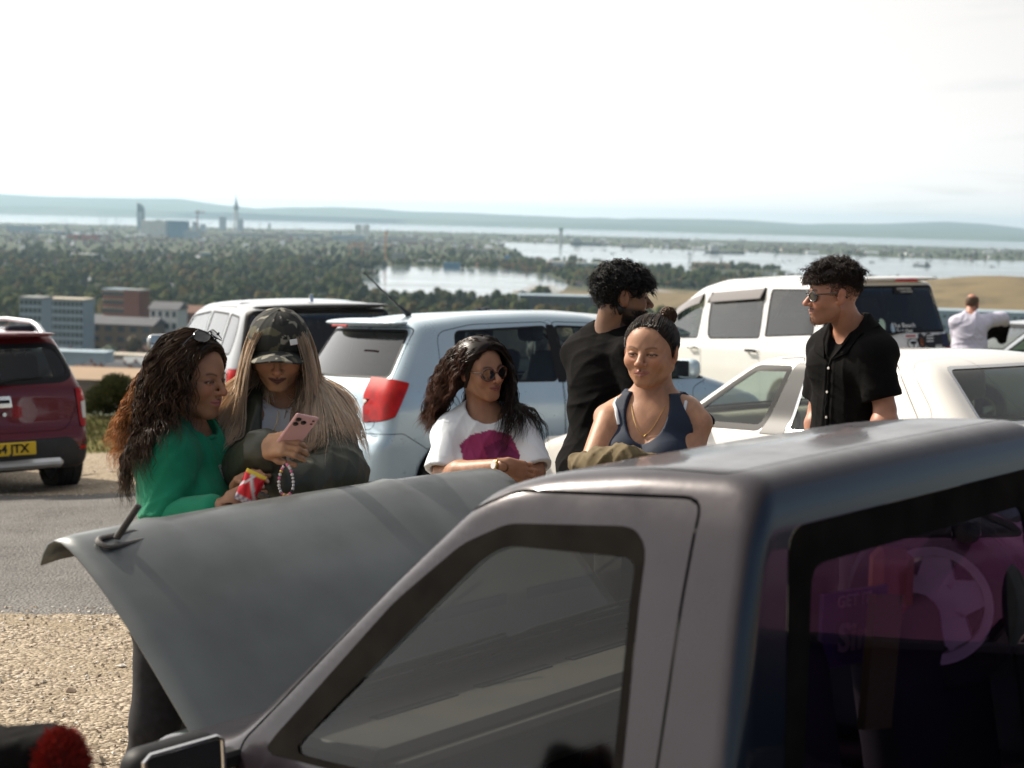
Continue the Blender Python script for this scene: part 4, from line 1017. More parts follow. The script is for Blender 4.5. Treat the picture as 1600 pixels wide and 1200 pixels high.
# ---------------------------------------------------------------- haze
hb = MB().box((-25500, -60, -90.2), (25500, 32500, 235)).obj('haze', None, kind='stuff')
hm = bpy.data.materials.new('haze_air'); hm.use_nodes = True; hn = hm.node_tree.nodes; hn.clear()
ho = hn.new('ShaderNodeOutputMaterial'); hv = hn.new('ShaderNodeVolumePrincipled'); hv.inputs['Color'].default_value = (.60, .84, 1.0, 1); hv.inputs['Density'].default_value = 4.2e-5; hv.inputs['Anisotropy'].default_value = .35
hm.node_tree.links.new(hv.outputs[0], ho.inputs['Volume']); hb.data.materials.append(hm)
# ---------------------------------------------------------------- trees, houses and landmarks on the plain
def inpoly(x, y, poly): return sd_poly(np.atleast_1d(x), np.atleast_1d(y), poly) < 0
def gz(x, y):
    return np.where(y < 1500, zhill(x, y), ZS)
LEAF = [pmat('foliage_dark', (.030, .048, .014), .8, noise=.5, nscale=.25), pmat('foliage_olive', (.060, .068, .018), .8, noise=.45, nscale=.25), pmat('foliage_russet', (.085, .060, .022), .8, noise=.4, nscale=.25), pmat('foliage_conifer', (.018, .034, .016), .8, noise=.4, nscale=.25)]
MT['bark'] = pmat('bark', (.06, .045, .03), .9)
def crown_mesh(kind, seed, n=230):
    """unit-high tree: trunk plus many leaf clumps spread through an uneven crown"""
    r = np.random.default_rng(seed); V = []; F = []; mi = []; k = 0
    tb = MB().tube([(0, 0, 0), (.01, 0, .25), (.0, .01, .6)], [.028, .020, .008], 5); V += list(np.concatenate(tb.V)); F += [list(f) for f in tb.F]; mi += [1] * len(tb.F); k = len(V)
    if kind == 'round': lobes = [(r.normal(0, .13), r.normal(0, .13), r.uniform(.42, .74), r.uniform(.17, .27)) for _ in range(7)]
    elif kind == 'cone': lobes = [(r.normal(0, .02), r.normal(0, .02), .18 + .75 * i / 8, .19 * (1 - i / 9.5) + .03) for i in range(9)]
    else: lobes = [(r.normal(0, .04), r.normal(0, .04), .25 + .62 * i / 5, .15 + .03 * r.random()) for i in range(6)]
    w = np.array([l[3] ** 2 for l in lobes]); w /= w.sum()
    for _ in range(n):
        l = lobes[r.choice(len(lobes), p=w)]; d = r.normal(size=3); d /= np.linalg.norm(d); p = A(l[0], l[1], l[2]) + d * l[3] * r.uniform(.75, 1.12) * A(1, 1, .9); s_ = r.uniform(.028, .060)
        nrm = unit(d + r.normal(size=3) * .5); u = unit(np.cross(nrm, r.normal(size=3))); v = np.cross(nrm, u)
        q = [p + u * s_, p + v * s_ * .8 + nrm * s_ * .3, p - u * s_, p - v * s_ * .8 - nrm * s_ * .2]; V += q; F.append([k, k + 1, k + 2]); F.append([k, k + 2, k + 3]); mi += [0, 0]; k += 4
    for l in lobes:
        e = MB().ell((l[0], l[1], l[2]), (l[3] * .82,) * 3, 7, 5); vv = e.V[0]; vv = vv + r.normal(size=vv.shape) * .012; V += list(vv); F += [[i + k for i in f] for f in e.F]; mi += [0] * len(e.F); k = len(V)
    me_o = mk('tree_shape', np.array(V), F, [LEAF[0], MT['bark']], mi=mi, smooth=False); me = me_o.data; bpy.data.objects.remove(me_o); return me
PROTO = {}
for kd, lf in (('round', 0), ('round', 1), ('round', 2), ('column', 0), ('column', 1), ('cone', 3)):
    for v in range(2):
        m = crown_mesh(kd, 10 + 7 * v + lf * 3 + len(kd)); m.materials[0] = LEAF[lf]; PROTO[(kd, lf, v)] = m
TL = {('round', 0): ('dark green rounded tree in the woodland on the plain below the hill', 'dark rounded woodland trees'), ('round', 1): ('olive green rounded tree in the woodland on the plain below the hill', 'olive rounded woodland trees'), ('round', 2): ('russet brown tree turning to autumn on the plain below the hill', 'russet woodland trees'),
      ('column', 0): ('tall narrow dark green tree in the line before the lagoon', 'narrow dark trees'), ('column', 1): ('tall narrow olive tree in the line before the lagoon', 'narrow olive trees'), ('cone', 3): ('pointed dark conifer standing among the woodland trees', 'pointed conifers')}
BLD = []   # footprints kept free of trees: (x, y, radius)
def bpt(px, py): p = P2(px, py); return p
walls = {n: pmat('wall_' + n, c, .85, noise=.1, nscale=.08) for n, c in dict(brick=(.19, .075, .05), cream=(.45, .40, .32), white=(.62, .62, .60), grey=(.30, .31, .31), glass=(.08, .12, .14), brown=(.20, .14, .10), tan=(.42, .30, .20), blue=(.10, .24, .36), red=(.38, .09, .07), bluegrey=(.30, .38, .44), dark=(.06, .07, .075), orange=(.50, .22, .10), slate=(.11, .11, .12), tile=(.16, .08, .055), sand=(.42, .37, .29)).items()}
glassm = pmat('distant_window', (.05, .07, .08), .15, coat=.5)
def block(label, px, py, w, d, h, wall, roof=None, yaw=0, storeys=0, bays=0, base=None, gable=0, name='building', cat='building', parapet=True, group=None, plane=None, depthY=None, ww=.55, wh=.5, cols=None, balcony=False):
    """building standing at a picture point on the plain (or hillside), with real window pieces"""
    if depthY:
        yy = np.linspace(200, 1700, 1500); rr_ = np.array([at(px, py, y_) for y_ in (1.0,)])[0] - CAM; tz = zhill(rr_[0] * yy, yy); k_ = int(np.argmax(CAM[2] + rr_[2] * yy < tz)); Yn = yy[k_]; p = at(px, py, Yn); z = p[2] - .5
        q_ = Yn / depthY; w, d, h, gable = w * q_, d * q_, h * q_, gable * q_
    else: p = P2(px, py); z = p[2]
    t = thing(name, label, cat, (p[0], p[1], z), R_(yaw), group); BLD.append((p[0], p[1], max(w, d) * .6))
    MB().box((-w / 2, -d / 2, 0), (w / 2, d / 2, h)).obj('wall', walls[wall], t)
    if gable:
        V = [(-w / 2 - 1, -d / 2 - 1, h), (w / 2 + 1, -d / 2 - 1, h), (w / 2 + 1, 0, h + gable), (-w / 2 - 1, 0, h + gable), (-w / 2 - 1, d / 2 + 1, h), (w / 2 + 1, d / 2 + 1, h)]
        mk('roof', V, [[0, 1, 2, 3], [3, 2, 5, 4], [0, 3, 4], [1, 5, 2], [0, 4, 5, 1]], walls[roof or 'slate'], t, smooth=False)
    elif roof: MB().box((-w / 2 - .4, -d / 2 - .4, h), (w / 2 + .4, d / 2 + .4, h + .9)).obj('roof', walls[roof], t)
    if storeys:
        fh = h / storeys; me = {}
        def win(x, y, z_, a, b, face):
            key = (round(a, 2), round(b, 2), face)
            if key not in me:
                m = MB(); 
                if face == 'f': m.box((-a / 2, -.12, -b / 2), (a / 2, .0, b / 2))
                else: m.box((-.12, -a / 2, -b / 2), (.12, a / 2, b / 2))
                o = m.obj('window', glassm, t); me[key] = o
            else: o = me[key].copy(); COL.objects.link(o); o.parent = t
            o.location = (x, y, z_)
        for s_ in range(storeys):
            for b in range(bays):
                bw = w / bays; win(-w / 2 + bw * (b + .5), -d / 2, fh * (s_ + .55), bw * ww, fh * wh, 'f')
            nb = max(1, int(d / (w / bays)))
            for b in range(nb): bd = d / nb; win((-1 if yaw <= 0 else 1) * w / 2, -d / 2 + bd * (b + .5), fh * (s_ + .55), bd * ww, fh * wh, 's')
            if balcony: MB().box((-w / 2, -d / 2 - 1.3, fh * s_ + fh - .9), (w / 2, -d / 2, fh * s_ + fh - .5)).obj('balcony', walls['cream'], t)
    return t
def m_at(px, py): p = P2(px, py); return p[1] / FPX     # metres per picture pixel there
# near valley buildings
def valley():
    D = 1000.0
    b = block('dark glass office block with a pale roof edge behind the town on the left', 103, 562, 26, 16, 33, 'bluegrey', 'cream', -8, 8, 11, depthY=930, ww=.72, wh=.62)
    block('round cornered dark glass tower at the left end of the glass office block', 56, 575, 12, 13, 37, 'bluegrey', 'grey', -8, 9, 5, depthY=900, ww=.72, wh=.62)
    b = block('brick office tower with pale window bands and rooftop plant', 187, 530, 13, 10, 25, 'brick', 'bluegrey', -22, 6, 4, depthY=860, ww=.92, wh=.42, balcony=True)
    for x, y in ((-3, 0), (3, 1)): MB().box((x - 2, y - 2, 25.9), (x + 2, y + 2, 29)).obj('rooftop_plant', walls['bluegrey'], b)
    block('plain brick stair tower joined to the right of the brick office tower', 213, 538, 9, 9, 27, 'brick', 'grey', -22, depthY=855)
    fl = [(95, 552, 14, 9, 15, 'cream', 'slate', 4, 5, 640, 'terrace of cream gabled flats below the glass office'), (112, 556, 9, 9, 17, 'tan', 'cream', 5, 3, 610, 'tan and white apartment block with narrow bays'), (140, 548, 17, 10, 11, 'brick', 'slate', 3, 5, 640, 'brick apartment row with dark roof behind the round tree'),
          (175, 527, 14, 10, 7, 'white', 'slate', 2, 4, 700, 'white shed with a dark pitched roof below the brick tower'), (215, 530, 20, 8, 6, 'grey', 'cream', 2, 6, 700, 'long grey building with pale frames on its roof'), (200, 552, 24, 12, 11, 'brown', 'slate', 3, 5, 620, 'wide dark roofed brick building in the middle of the town'),
          (263, 552, 11, 9, 17, 'white', 'slate', 4, 4, 640, 'white four storey house with rows of dark windows'), (285, 520, 16, 9, 9, 'cream', 'bluegrey', 3, 6, 760, 'cream terrace with pale roof beside the SUV'), (300, 545, 10, 9, 14, 'brick', 'tile', 4, 3, 640, 'narrow brick house at the right of the town'),
          (205, 583, 16, 8, 6, 'brown', 'cream', 1, 4, 560, 'low brown building with a pale flat roof beside the round tree'), (160, 500, 22, 9, 5, 'grey', 'white', 1, 6, 1150, 'long low white roofed hall among the trees'), (102, 489, 26, 10, 4, 'grey', 'white', 1, 6, 1250, 'pale roofed depot among the trees above the glass office')]
    for px, py, w, d, h, wl, rf, st, by, Y, lab in fl: block(lab, px, py, w, d, h, wl, rf, -12, st, by, depthY=Y, gable=(0 if rf in ('cream', 'white') else 2.5), parapet=False)
    block('blue grey metal clad warehouse above the tan roofed shed', 115, 590, 22, 9, 8, 'bluegrey', 'bluegrey', -3, depthY=520)
    sh = block('large shed with a tan pitched roof just beyond the bush', 160, 634, 22, 11, 7.5, 'brown', 'tan', -4, depthY=430, gable=2.6)
    MB().box((2, -7.2, 8.6), (7, -7.0, 9.4)).obj('sign_band', walls['cream'], sh)
    block('small pale tent roof beside the SUV mirror', 226, 592, 7, 6, 1.5, 'white', 'white', 15, depthY=330, gable=3, name='tent', cat='tent')
    block('long dark glass office with pale roof line, half hidden by the man in black', 900, 498, 100, 30, 20, 'dark', 'bluegrey', 3, 3, 18, depthY=1500, ww=.6, wh=.3)
    block('long grey industrial hall beyond the man in the lilac shirt', 1540, 520, 118, 40, 19, 'bluegrey', 'bluegrey', -6, 2, 20, depthY=1500, ww=.5, wh=.25)
    block('pale framed multi storey building at the right edge behind the small car', 1590, 522, 50, 20, 17, 'grey', 'white', -6, 3, 6, depthY=1350, ww=.8, wh=.5)
valley()
def landmarks():
    # sail shaped observation tower
    p = P2(368, 363); t = thing('observation_tower', 'tall white sail shaped tower with a thin spire on the skyline', 'tower', p)
    MB().tube([(-6, 0, 0), (-5, 0, 60), (-3.5, 0, 110), (0, 0, 150)], [5.5, 4.5, 3.5, 2.5], 10).obj('shaft', walls['white'], t, True)
    MB().tube([(8, 0, 0), (9, 0, 50), (7, 0, 95), (0, 0, 148)], [5.5, 4.2, 3.2, 2.2], 10).obj('shaft', walls['white'], t, True)
    MB().lathe([(1, 92), (12, 104), (13, 112), (8, 124), (3, 140), (1.6, 150)], 14, c=(1, 0, 0)).obj('viewing_deck', walls['bluegrey'], t, True)
    MB().tube([(0, 0, 145), (0, 0, 192)], [2.0, .5], 6).obj('spire', walls['grey'], t)
    # tower with a curved cut top
    p = P2(220, 360); t = thing('tower_block', 'slender blue glass tower with a curved sloping top on the skyline', 'tower', p)
    out = [(-14, 0), (-14, 116)] + [(-14 + 28 * math.sin(a), 84 + 32 * math.cos(a)) for a in np.linspace(0.1, math.pi / 2, 9)] + [(14, 0)]
    MB().prism(out, 26, O=(0, 13, 0), X=(1, 0, 0), Y=(0, 0, 1)).obj('wall', pmat('teal_cladding', (.045, .13, .16), .5), t)
    MB().prism([(-8, 4), (-8, 78), (7, 78), (9, 4)], .6, O=(0, -13.1, 0), X=(1, 0, 0), Y=(0, 0, 1)).obj('window_band', walls['bluegrey'], t)
    S = [('two dark cylindrical apartment towers behind the white factory', 248, 358, 26, 16, 44, 'grey'), ('pair of dark apartment towers behind the white factory, right one', 259, 358, 22, 16, 40, 'grey'),
         ('grey blue slab tower left of the sail shaped tower', 348, 360, 32, 20, 64, 'bluegrey'), ('grey blue slab tower right of the sail shaped tower', 375, 361, 30, 20, 56, 'bluegrey'), ('small tower block at the far water edge', 421, 358, 14, 14, 30, 'grey'),
         ('dark block of flats behind the crane', 305, 362, 24, 18, 42, 'bluegrey'), ('second dark block of flats right of the crane', 317, 363, 24, 18, 34, 'bluegrey'),
         ('pale twin tower block, left of the pair in the middle distance', 560, 370, 26, 18, 50, 'white'), ('pale twin tower block, right of the pair in the middle distance', 572, 370, 26, 18, 50, 'white'),
         ('harbour control tower with a dark green top on the far bank', 876, 380, 14, 14, 50, 'white')]
    for lab, px, py, w, d, h, wl in S: block(lab, px, py, w, d, h, wl, 'grey', storeys=0)
    p = P2(876, 380); 
    L = [('long white factory hall below the curved tower', 240, 369, 80, 40, 52, 'white', 'white'), ('blue ferry hangar with a dark door', 278, 372, 66, 40, 56, 'blue', 'bluegrey'), ('long pale blue shed at the left edge of the port', 37, 363, 110, 50, 24, 'bluegrey', 'white'),
         ('blue roofed dock shed in the port', 93, 365, 150, 40, 8, 'blue', 'white'), ('red brick dock store in the port', 130, 375, 80, 40, 14, 'red', 'tile'), ('low blue glass building beside the ferry hangar', 300, 374, 46, 30, 26, 'bluegrey', 'bluegrey'),
         ('long white roofed shed in the trees on the left', 132, 404, 46, 24, 8, 'grey', 'white'), ('teal roofed shed beside the long white roofed shed', 160, 405, 26, 24, 6, 'blue', 'bluegrey'), ('long pale roofed school building in the trees', 300, 400, 78, 20, 7, 'blue', 'sand'),
         ('dark roofed block among trees in the middle left', 232, 400, 60, 24, 8, 'grey', 'slate'), ('pale warehouse roofs below the sail shaped tower', 390, 370, 190, 60, 14, 'grey', 'sand'), ('white warehouse roofs in the middle distance', 475, 370, 150, 60, 14, 'grey', 'white'),
         ('pale blue silo block right of the twin towers', 545, 376, 110, 40, 20, 'bluegrey', 'white'), ('long pale hangar in the middle distance', 622, 376, 142, 50, 14, 'grey', 'sand'), ('white greenhouse roofs beside the trees', 594, 379, 50, 30, 10, 'grey', 'white'),
         ('dark cube shaped warehouse on the lagoon shore', 623, 413, 25, 22, 20, 'grey', 'slate'), ('long cream building by the harbour edge', 758, 394, 82, 30, 8, 'grey', 'sand'), ('white sheds on the lagoon quay', 672, 412, 48, 20, 6, 'grey', 'white'),
         ('small blue building on the lagoon quay', 706, 419, 30, 14, 9, 'blue', 'blue'), ('long white and blue riverside hall behind the motorway', 897, 420, 104, 36, 12, 'bluegrey', 'white'), ('pale sandy heap shed on the spit', 1112, 421, 72, 24, 13, 'tan', 'sand'),
         ('long low terrace on the far right bank', 1240, 394, 90, 30, 14, 'cream', 'tile'), ('white waterside sheds on the far bank', 930, 383, 90, 30, 10, 'grey', 'white'), ('second row of white sheds on the far bank', 985, 386, 70, 30, 10, 'grey', 'white')]
    for lab, px, py, w, d, h, wl, rf in L: block(lab, px, py, w, d, h, wl, rf)

    # cranes
    def crane(label, px, py, h, jib, col, name='crane', ax=1, lat=0):
        p = P2(px, py); t = thing(name, label, 'crane', p); r_ = h * .022
        MB().tube([(0, 0, 0), (0, 0, h)], r_, 4).obj('mast', walls[col], t)
        if lat: MB().tube([(0, 0, h * .25), (lat, 0, h)], r_ * .8, 4).obj('jib', walls[col], t)
        else: MB().tube([(-jib * .3, 0, h * .93), (jib, 0, h * .93)], r_ * .8, 4).tube([(0, 0, h), (jib * .7, 0, h * .93)], r_ * .3, 3).obj('jib', walls[col], t)
    crane('leaning dock crane at the left of the port', 104, 364, 50, 0, 'bluegrey', lat=-22); crane('dock crane with raised jib in the middle of the port', 165, 366, 62, 0, 'bluegrey', lat=-26); crane('dock crane with raised jib left of the curved tower', 181, 366, 62, 0, 'bluegrey', lat=24)
    crane('tower crane between the hangar and the slab towers', 308, 372, 92, 26, 'brick'); crane('orange tower crane, left one on the lagoon shore', 546, 411, 34, 18, 'orange'); crane('orange tower crane, second from the left on the lagoon shore', 565, 410, 38, -18, 'orange'); crane('tall orange tower crane beside the dark warehouse', 602, 411, 62, 5, 'orange')
    crane('thin crane on the spit across the water', 1076, 421, 44, 0, 'grey', lat=12); crane('thin crane on the far end of the spit', 1125, 420, 40, 0, 'grey', lat=6)
    # masts and poles, boats
    for i, (px, py, h) in enumerate(((73, 364, 30), (348, 372, 60), (360, 372, 58), (445, 368, 50), (460, 368, 50), (406, 375, 60))):
        o = MB().tube([(0, 0, 0), (0, 0, h)], 1.1, 4).obj('lattice_mast', walls['grey']); o.location = P2(px, py); tag(o, 'thin dark mast rising over the distant town roofs', 'mast', 'masts over the distant town')
    def boat(label, px, py, L, h, hull='white', sup='white', name='boat', cat='boat', yaw=0, mast=0, group=None):
        p = P2(px, py, ZS + .6); t = thing(name, label, cat, p, R_(yaw), group)
        V = []; n = 7
        for i in range(n):
            u = -1 + 2 * i / (n - 1); w = L * .10 * (1 - max(0, u) ** 2.2); V += [(u * L / 2, -w, h * (1 + .25 * max(0, u) ** 2)), (u * L / 2 * .94, -w * .6, 0), (u * L / 2 * .94, w * .6, 0), (u * L / 2, w, h * (1 + .25 * max(0, u) ** 2))]
        F = [(4 * i + j, 4 * i + (j + 1) % 4, 4 * i + 4 + (j + 1) % 4, 4 * i + 4 + j) for i in range(n - 1) for j in range(4)] + [(3, 2, 1, 0)]
        mk('hull', V, F, walls[hull], t, smooth=False); MB().box((-L * .38, -L * .07, h), (-L * .16, L * .07, h + L * .09 + h * .8)).obj('cabin', walls[sup], t)
        if mast: MB().tube([(0, 0, h), (0, 0, h + mast)], L * .012, 4).obj('mast', walls['grey'], t)
    boat('small grey patrol ship anchored in the middle of the right water', 1440, 416, 46, 3.5, 'grey', 'grey', 'ship', 'ship', 180, 12); boat('long dark barge with white containers near the far bank', 1133, 395.5, 130, 5, 'dark', 'white', 'barge', 'ship', 0); boat('dark moored barge by the green topped tower', 915, 383, 120, 7, 'dark', 'grey', 'barge', 'ship', 0)
    p = P2(1133, 395.5); 
    r = np.random.default_rng(12)
    for i in range(34):
        px = r.uniform(900, 1590); py = np.interp(px, [900, 1100, 1300, 1600], [386, 395, 402, 411]) + abs(r.normal()) * 4 + 1; boat('small moored boat on the bright harbour water', px, py, r.uniform(8, 18), r.uniform(1, 2), ['white', 'grey', 'dark'][i % 3], 'white', yaw=r.uniform(0, 360), mast=r.uniform(6, 14) * (i % 2), group='small boats moored in the harbour')
    # gantry signs on the motorway
    for px, py, lab in ((874, 427, 'blue motorway sign on a gantry, nearest the white hall'), (897, 434, 'blue motorway sign on a gantry, right of the first one'), (793, 409, 'blue sign board beside the harbour road')):
        p = P2(px, py); t = thing('road_sign', lab, 'sign', p, 0); MB().box((-5.5, -.2, 4), (5.5, .2, 13)).obj('panel', pmat('sign_blue', (.01, .16, .45), .5), t)
        for x in (-4, 4): MB().tube([(x, .4, -.5), (x, .4, 12)], .3, 5).obj('post', walls['grey'], t)
landmarks()
def far_tower():
    o = MB().box((-8, -8, 50), (8, 8, 60)).obj('tower_cap', pmat('green_cap', (.02, .12, .09), .6)); p = P2(876, 380); o.location = (p[0], p[1] , p[2]); 
    par = [x for x in bpy.data.objects if x.get('label', '').startswith('harbour control tower')][0]; o.parent = par; o.location = (0, 0, 0)
far_tower()
# ---- individual trees ------------------------------------------------------------
RTR = np.random.default_rng(21)
hx, hy = HILL
def free(x, y, pad=0):
    if y < 1500 and False: return False
    if inpoly(x, y, lag)[0] or inpoly(x, y, harb)[0]: return False
    if abs(x - hx - 140) < 640 and abs(y - hy - 50) < 400 and y > hy - 250: return False
    return all((x - bx) ** 2 + (y - by) ** 2 > (br + pad) ** 2 for bx, by, br in BLD)
def put_tree(x, y, h, kd, lf, wide=1.0, label=None):
    o = bpy.data.objects.new('tree', PROTO[(kd, lf, int(RTR.integers(0, 2)))]); COL.objects.link(o); o.location = (x, y, float(gz(np.array([x]), np.array([y]))[0]) - .3); o.scale = (h * wide, h * wide, h); o.rotation_euler = (0, 0, RTR.random() * 6.28)
    l, g = TL[(kd, lf)]; tag(o, label or l, 'tree', None if label else g); return o
nt_ = 0
put_tree(*at(166, 562, 900)[:2], 13, 'round', 0, 1.3, 'large round dark tree in front of the town at the left')
for i in range(62):   # the line of tall trees before the lagoon
    px = 555 + i * 7.2 + RTR.normal() * 2.5; 
    if px > 900 and RTR.random() < .3: continue
    p = P2(px, 489 + .026 * (px - 555) + RTR.normal() * 2.5)
    if free(p[0], p[1]): put_tree(p[0], p[1], RTR.uniform(17, 25), *[('column', 0), ('column', 1), ('cone', 3), ('column', 1)][int(RTR.integers(0, 4))], 1.1); nt_ += 1
zones = [(-40, 330, 432, 500, 95, 12, 17), (330, 620, 430, 500, 62, 12, 18), (1000, 1160, 448, 490, 26, 12, 18), (1440, 1640, 474, 492, 40, 9, 13), (880, 1010, 462, 500, 12, 9, 13), (505, 585, 424, 430, 10, 22, 28)]
for x0, x1, y0, y1, n, h0, h1 in zones:
    k = 0; tr_ = 0
    while k < n and tr_ < n * 6:
        tr_ += 1; px = RTR.uniform(x0, x1); py = RTR.uniform(y0, y1); 
        p = P2(px, py) if py < 492 or px > 700 else at(px, py, RTR.uniform(900, 1350))
        if x0 == 505: p = P2(px, 428 - (px - 505) * .0)
        if x0 != 505 and not free(p[0], p[1]): continue
        q = RTR.random(); kd = ('round', 0) if q < .34 else ('round', 1) if q < .66 else ('round', 2) if q < .76 else ('column', 0) if q < .90 else ('cone', 3)
        put_tree(p[0], p[1], RTR.uniform(h0, h1), *kd, RTR.uniform(.9, 1.25)); k += 1
# ---- the rest of the woodland and town as masses --------------------------------------
def mass(name, pts, hs, cols, seed, parts=2, flat=1.0):
    r = np.random.default_rng(seed); e = MB().ell((0, 0, 0), (1, 1, 1), 6, 4); v0 = e.V[0]; f0 = [f for f in e.F]; Fq = np.array(f0)
    N = len(pts) * parts; P = np.repeat(pts, parts, 0); H_ = np.repeat(hs, parts); C_ = np.repeat(cols, parts, 0)
    off = r.normal(size=(N, 3)) * H_[:, None] * A(.28, .28, .10); s = H_[:, None] * r.uniform(.22, .42, (N, 1)) * A(1, 1, 1.15 * flat)
    V = v0[None] * s[:, None] * (1 + r.normal(size=(N, len(v0), 1)) * .13) + (P + off + np.stack([0 * H_, 0 * H_, H_ * .52], 1))[:, None]
    F = (Fq[None] + (np.arange(N) * len(v0))[:, None, None]).reshape(-1, 4); col = np.repeat(C_ * r.uniform(.7, 1.25, (N, 1)), len(v0), 0)
    return mk(name, V.reshape(-1, 3), F, MT['mass_leaf'], col=col, kind='stuff', smooth=False)
MT['mass_leaf'] = pmat('distant_foliage', (.05, .06, .02), .95, attr=True, spec=.1, noise=.5, nscale=.12)
MT['mass_wall'] = pmat('distant_houses', (.3, .3, .3), .85, attr=True)
def scatter(n, x0, x1, y0, y1, seed, dens=None):
    r = np.random.default_rng(seed); px = r.uniform(x0, x1, n); py = y0 + (y1 - y0) * r.random(n); P = np.array([P2(a, b) for a, b in zip(px, py)])
    near = P[:, 1] < 1500; P[near, 2] = zhill(P[near, 0], P[near, 1])
    ok = ~(inpoly(P[:, 0], P[:, 1], lag) | inpoly(P[:, 0], P[:, 1], harb)) & ~((np.abs(P[:, 0] - hx - 140) < 640) & (np.abs(P[:, 1] - hy - 50) < 400))
    ys = np.interp(px, [p[0] for p in far_shore], [p[1] for p in far_shore]); ok &= py > ys + .6
    for bx, by, br in BLD: ok &= (P[:, 0] - bx) ** 2 + (P[:, 1] - by) ** 2 > br ** 2
    if dens is not None: ok &= r.random(n) < dens(px, py)
    return P[ok], px[ok], py[ok], r
hzpx = lambda px: 321.5 + .0262 * px
pal = np.array([(.026, .038, .010), (.050, .058, .014), (.072, .055, .018), (.034, .044, .014), (.064, .070, .020)])
P, px, py, r = scatter(7000, -380, 1980, 395, 520, 31, lambda x, y: np.where(y - hzpx(x) > 72, 1, .45) * np.where((x < 330) & (y > 500), .5, 1))
mass('woodland', P, r.uniform(9, 18, len(P)), pal[r.integers(0, 5, len(P))], 32)
P, px, py, r = scatter(10500, -380, 1980, 344, 440, 33, lambda x, y: np.clip((y - hzpx(x) - 18) / 60, .22, 1) * np.where((x < 330) & (y > 378), .55, 1))
mass('distant_tree_belts', P, r.uniform(7, 13, len(P)), pal[r.integers(0, 5, len(P))] * A(1.2, 1.4, 1.2), 34, parts=1)
S_ = [(a, b) for a, b in zip(np.random.default_rng(1).uniform(1082, 1236, 90), np.random.default_rng(2).uniform(415, 424, 90))]
Ps = np.array([P2(a, b, ZS + 1) for a, b in S_]); Ps = Ps[inpoly(Ps[:, 0], Ps[:, 1], spit)]; mass('spit_trees', Ps, np.full(len(Ps), 11.0), pal[np.random.default_rng(3).integers(0, 2, len(Ps))], 35)
r9 = np.random.default_rng(6); Ps = np.array([(hx + a, hy - 255 + r9.uniform(-14, 14), ZS) for a in r9.uniform(-330, 260, 420)]); mass('hedge_below_hill', Ps, r9.uniform(7, 13, len(Ps)), pal[r9.integers(0, 4, len(Ps))], 36)
r9 = np.random.default_rng(8); Ps = np.array([P2(a, b) for a, b in zip(r9.uniform(788, 860, 260), r9.uniform(414, 427, 260))]); Ps = Ps[~inpoly(Ps[:, 0], Ps[:, 1], lag)]; mass('reed_bank', Ps, r9.uniform(6, 11, len(Ps)), np.array([(.12, .075, .03), (.08, .07, .03), (.10, .055, .03)])[r9.integers(0, 3, len(Ps))], 37)
def houses(name, P, seed, smin_=7, smax_=13, bright=.1):
    r = np.random.default_rng(seed); n = len(P); w = r.uniform(smin_, smax_, n); d = r.uniform(7, 9, n); h = r.uniform(4.5, 6.5, n); g = r.uniform(2, 3.5, n); a = r.choice([0, .3, 1.57, 1.2], n) + r.normal(size=n) * .08
    b = np.array([(-1, -1, 0), (1, -1, 0), (1, 1, 0), (-1, 1, 0), (-1, -1, 1), (1, -1, 1), (1, 1, 1), (-1, 1, 1), (-1, 0, 2), (1, 0, 2)], float)
    V = np.empty((n, 10, 3)); V[:, :, 0] = b[None, :, 0] * w[:, None] / 2; V[:, :, 1] = b[None, :, 1] * d[:, None] / 2; V[:, :, 2] = np.where(b[None, :, 2] == 0, 0, np.where(b[None, :, 2] == 1, h[:, None], (h + g)[:, None]))
    c, s = np.cos(a), np.sin(a); X = V[:, :, 0] * c[:, None] - V[:, :, 1] * s[:, None]; Y = V[:, :, 0] * s[:, None] + V[:, :, 1] * c[:, None]; V[:, :, 0] = X; V[:, :, 1] = Y; V += P[:, None]
    # walls and roofs use separate vertices so that each keeps its colour
    Vw, Vr = V.copy(), V.copy(); off = (np.arange(n) * 10)[:, None, None]
    wf = np.array([(0, 1, 5, 4), (1, 2, 6, 5), (2, 3, 7, 6), (3, 0, 4, 7)]); rf = np.array([(4, 5, 9, 8), (7, 8, 9, 6)]); gf = np.array([(4, 8, 7), (5, 6, 9)])
    wc = np.array([(.20, .14, .11), (.28, .25, .22), (.17, .09, .065), (.38, .37, .35)])[r.integers(0, 4, n)]; rc = np.array([(.075, .045, .035), (.06, .06, .065), (.10, .06, .045), (.12, .115, .11)])[r.integers(0, 4, n)]
    wh = r.random(n) < bright; wc[wh] = (.75, .75, .74); rc[wh] = (.62, .64, .66)
    F = [(wf[None] + off).reshape(-1, 4), (rf[None] + off + 10 * n).reshape(-1, 4), (gf[None] + off).reshape(-1, 3)]
    mk(name, np.concatenate([Vw.reshape(-1, 3), Vr.reshape(-1, 3)]), F, MT['mass_wall'], col=np.concatenate([np.repeat(wc, 10, 0), np.repeat(rc, 10, 0)]), kind='stuff', smooth=False)
P, px, py, r = scatter(7200, -380, 1980, 350, 455, 41, lambda x, y: np.where(y - hzpx(x) < 58, .8, .20) * np.where((x < 330) & (y < 425), 1.0, .55) * np.where((x > 1100), .55, 1))
houses('town_houses', P, 42, bright=.055)
P, px, py, r = scatter(900, -120, 1700, 352, 400, 43, lambda x, y: np.where(y - hzpx(x) < 48, 1, .0)); houses('port_sheds', P, 44, 14, 46, .25)
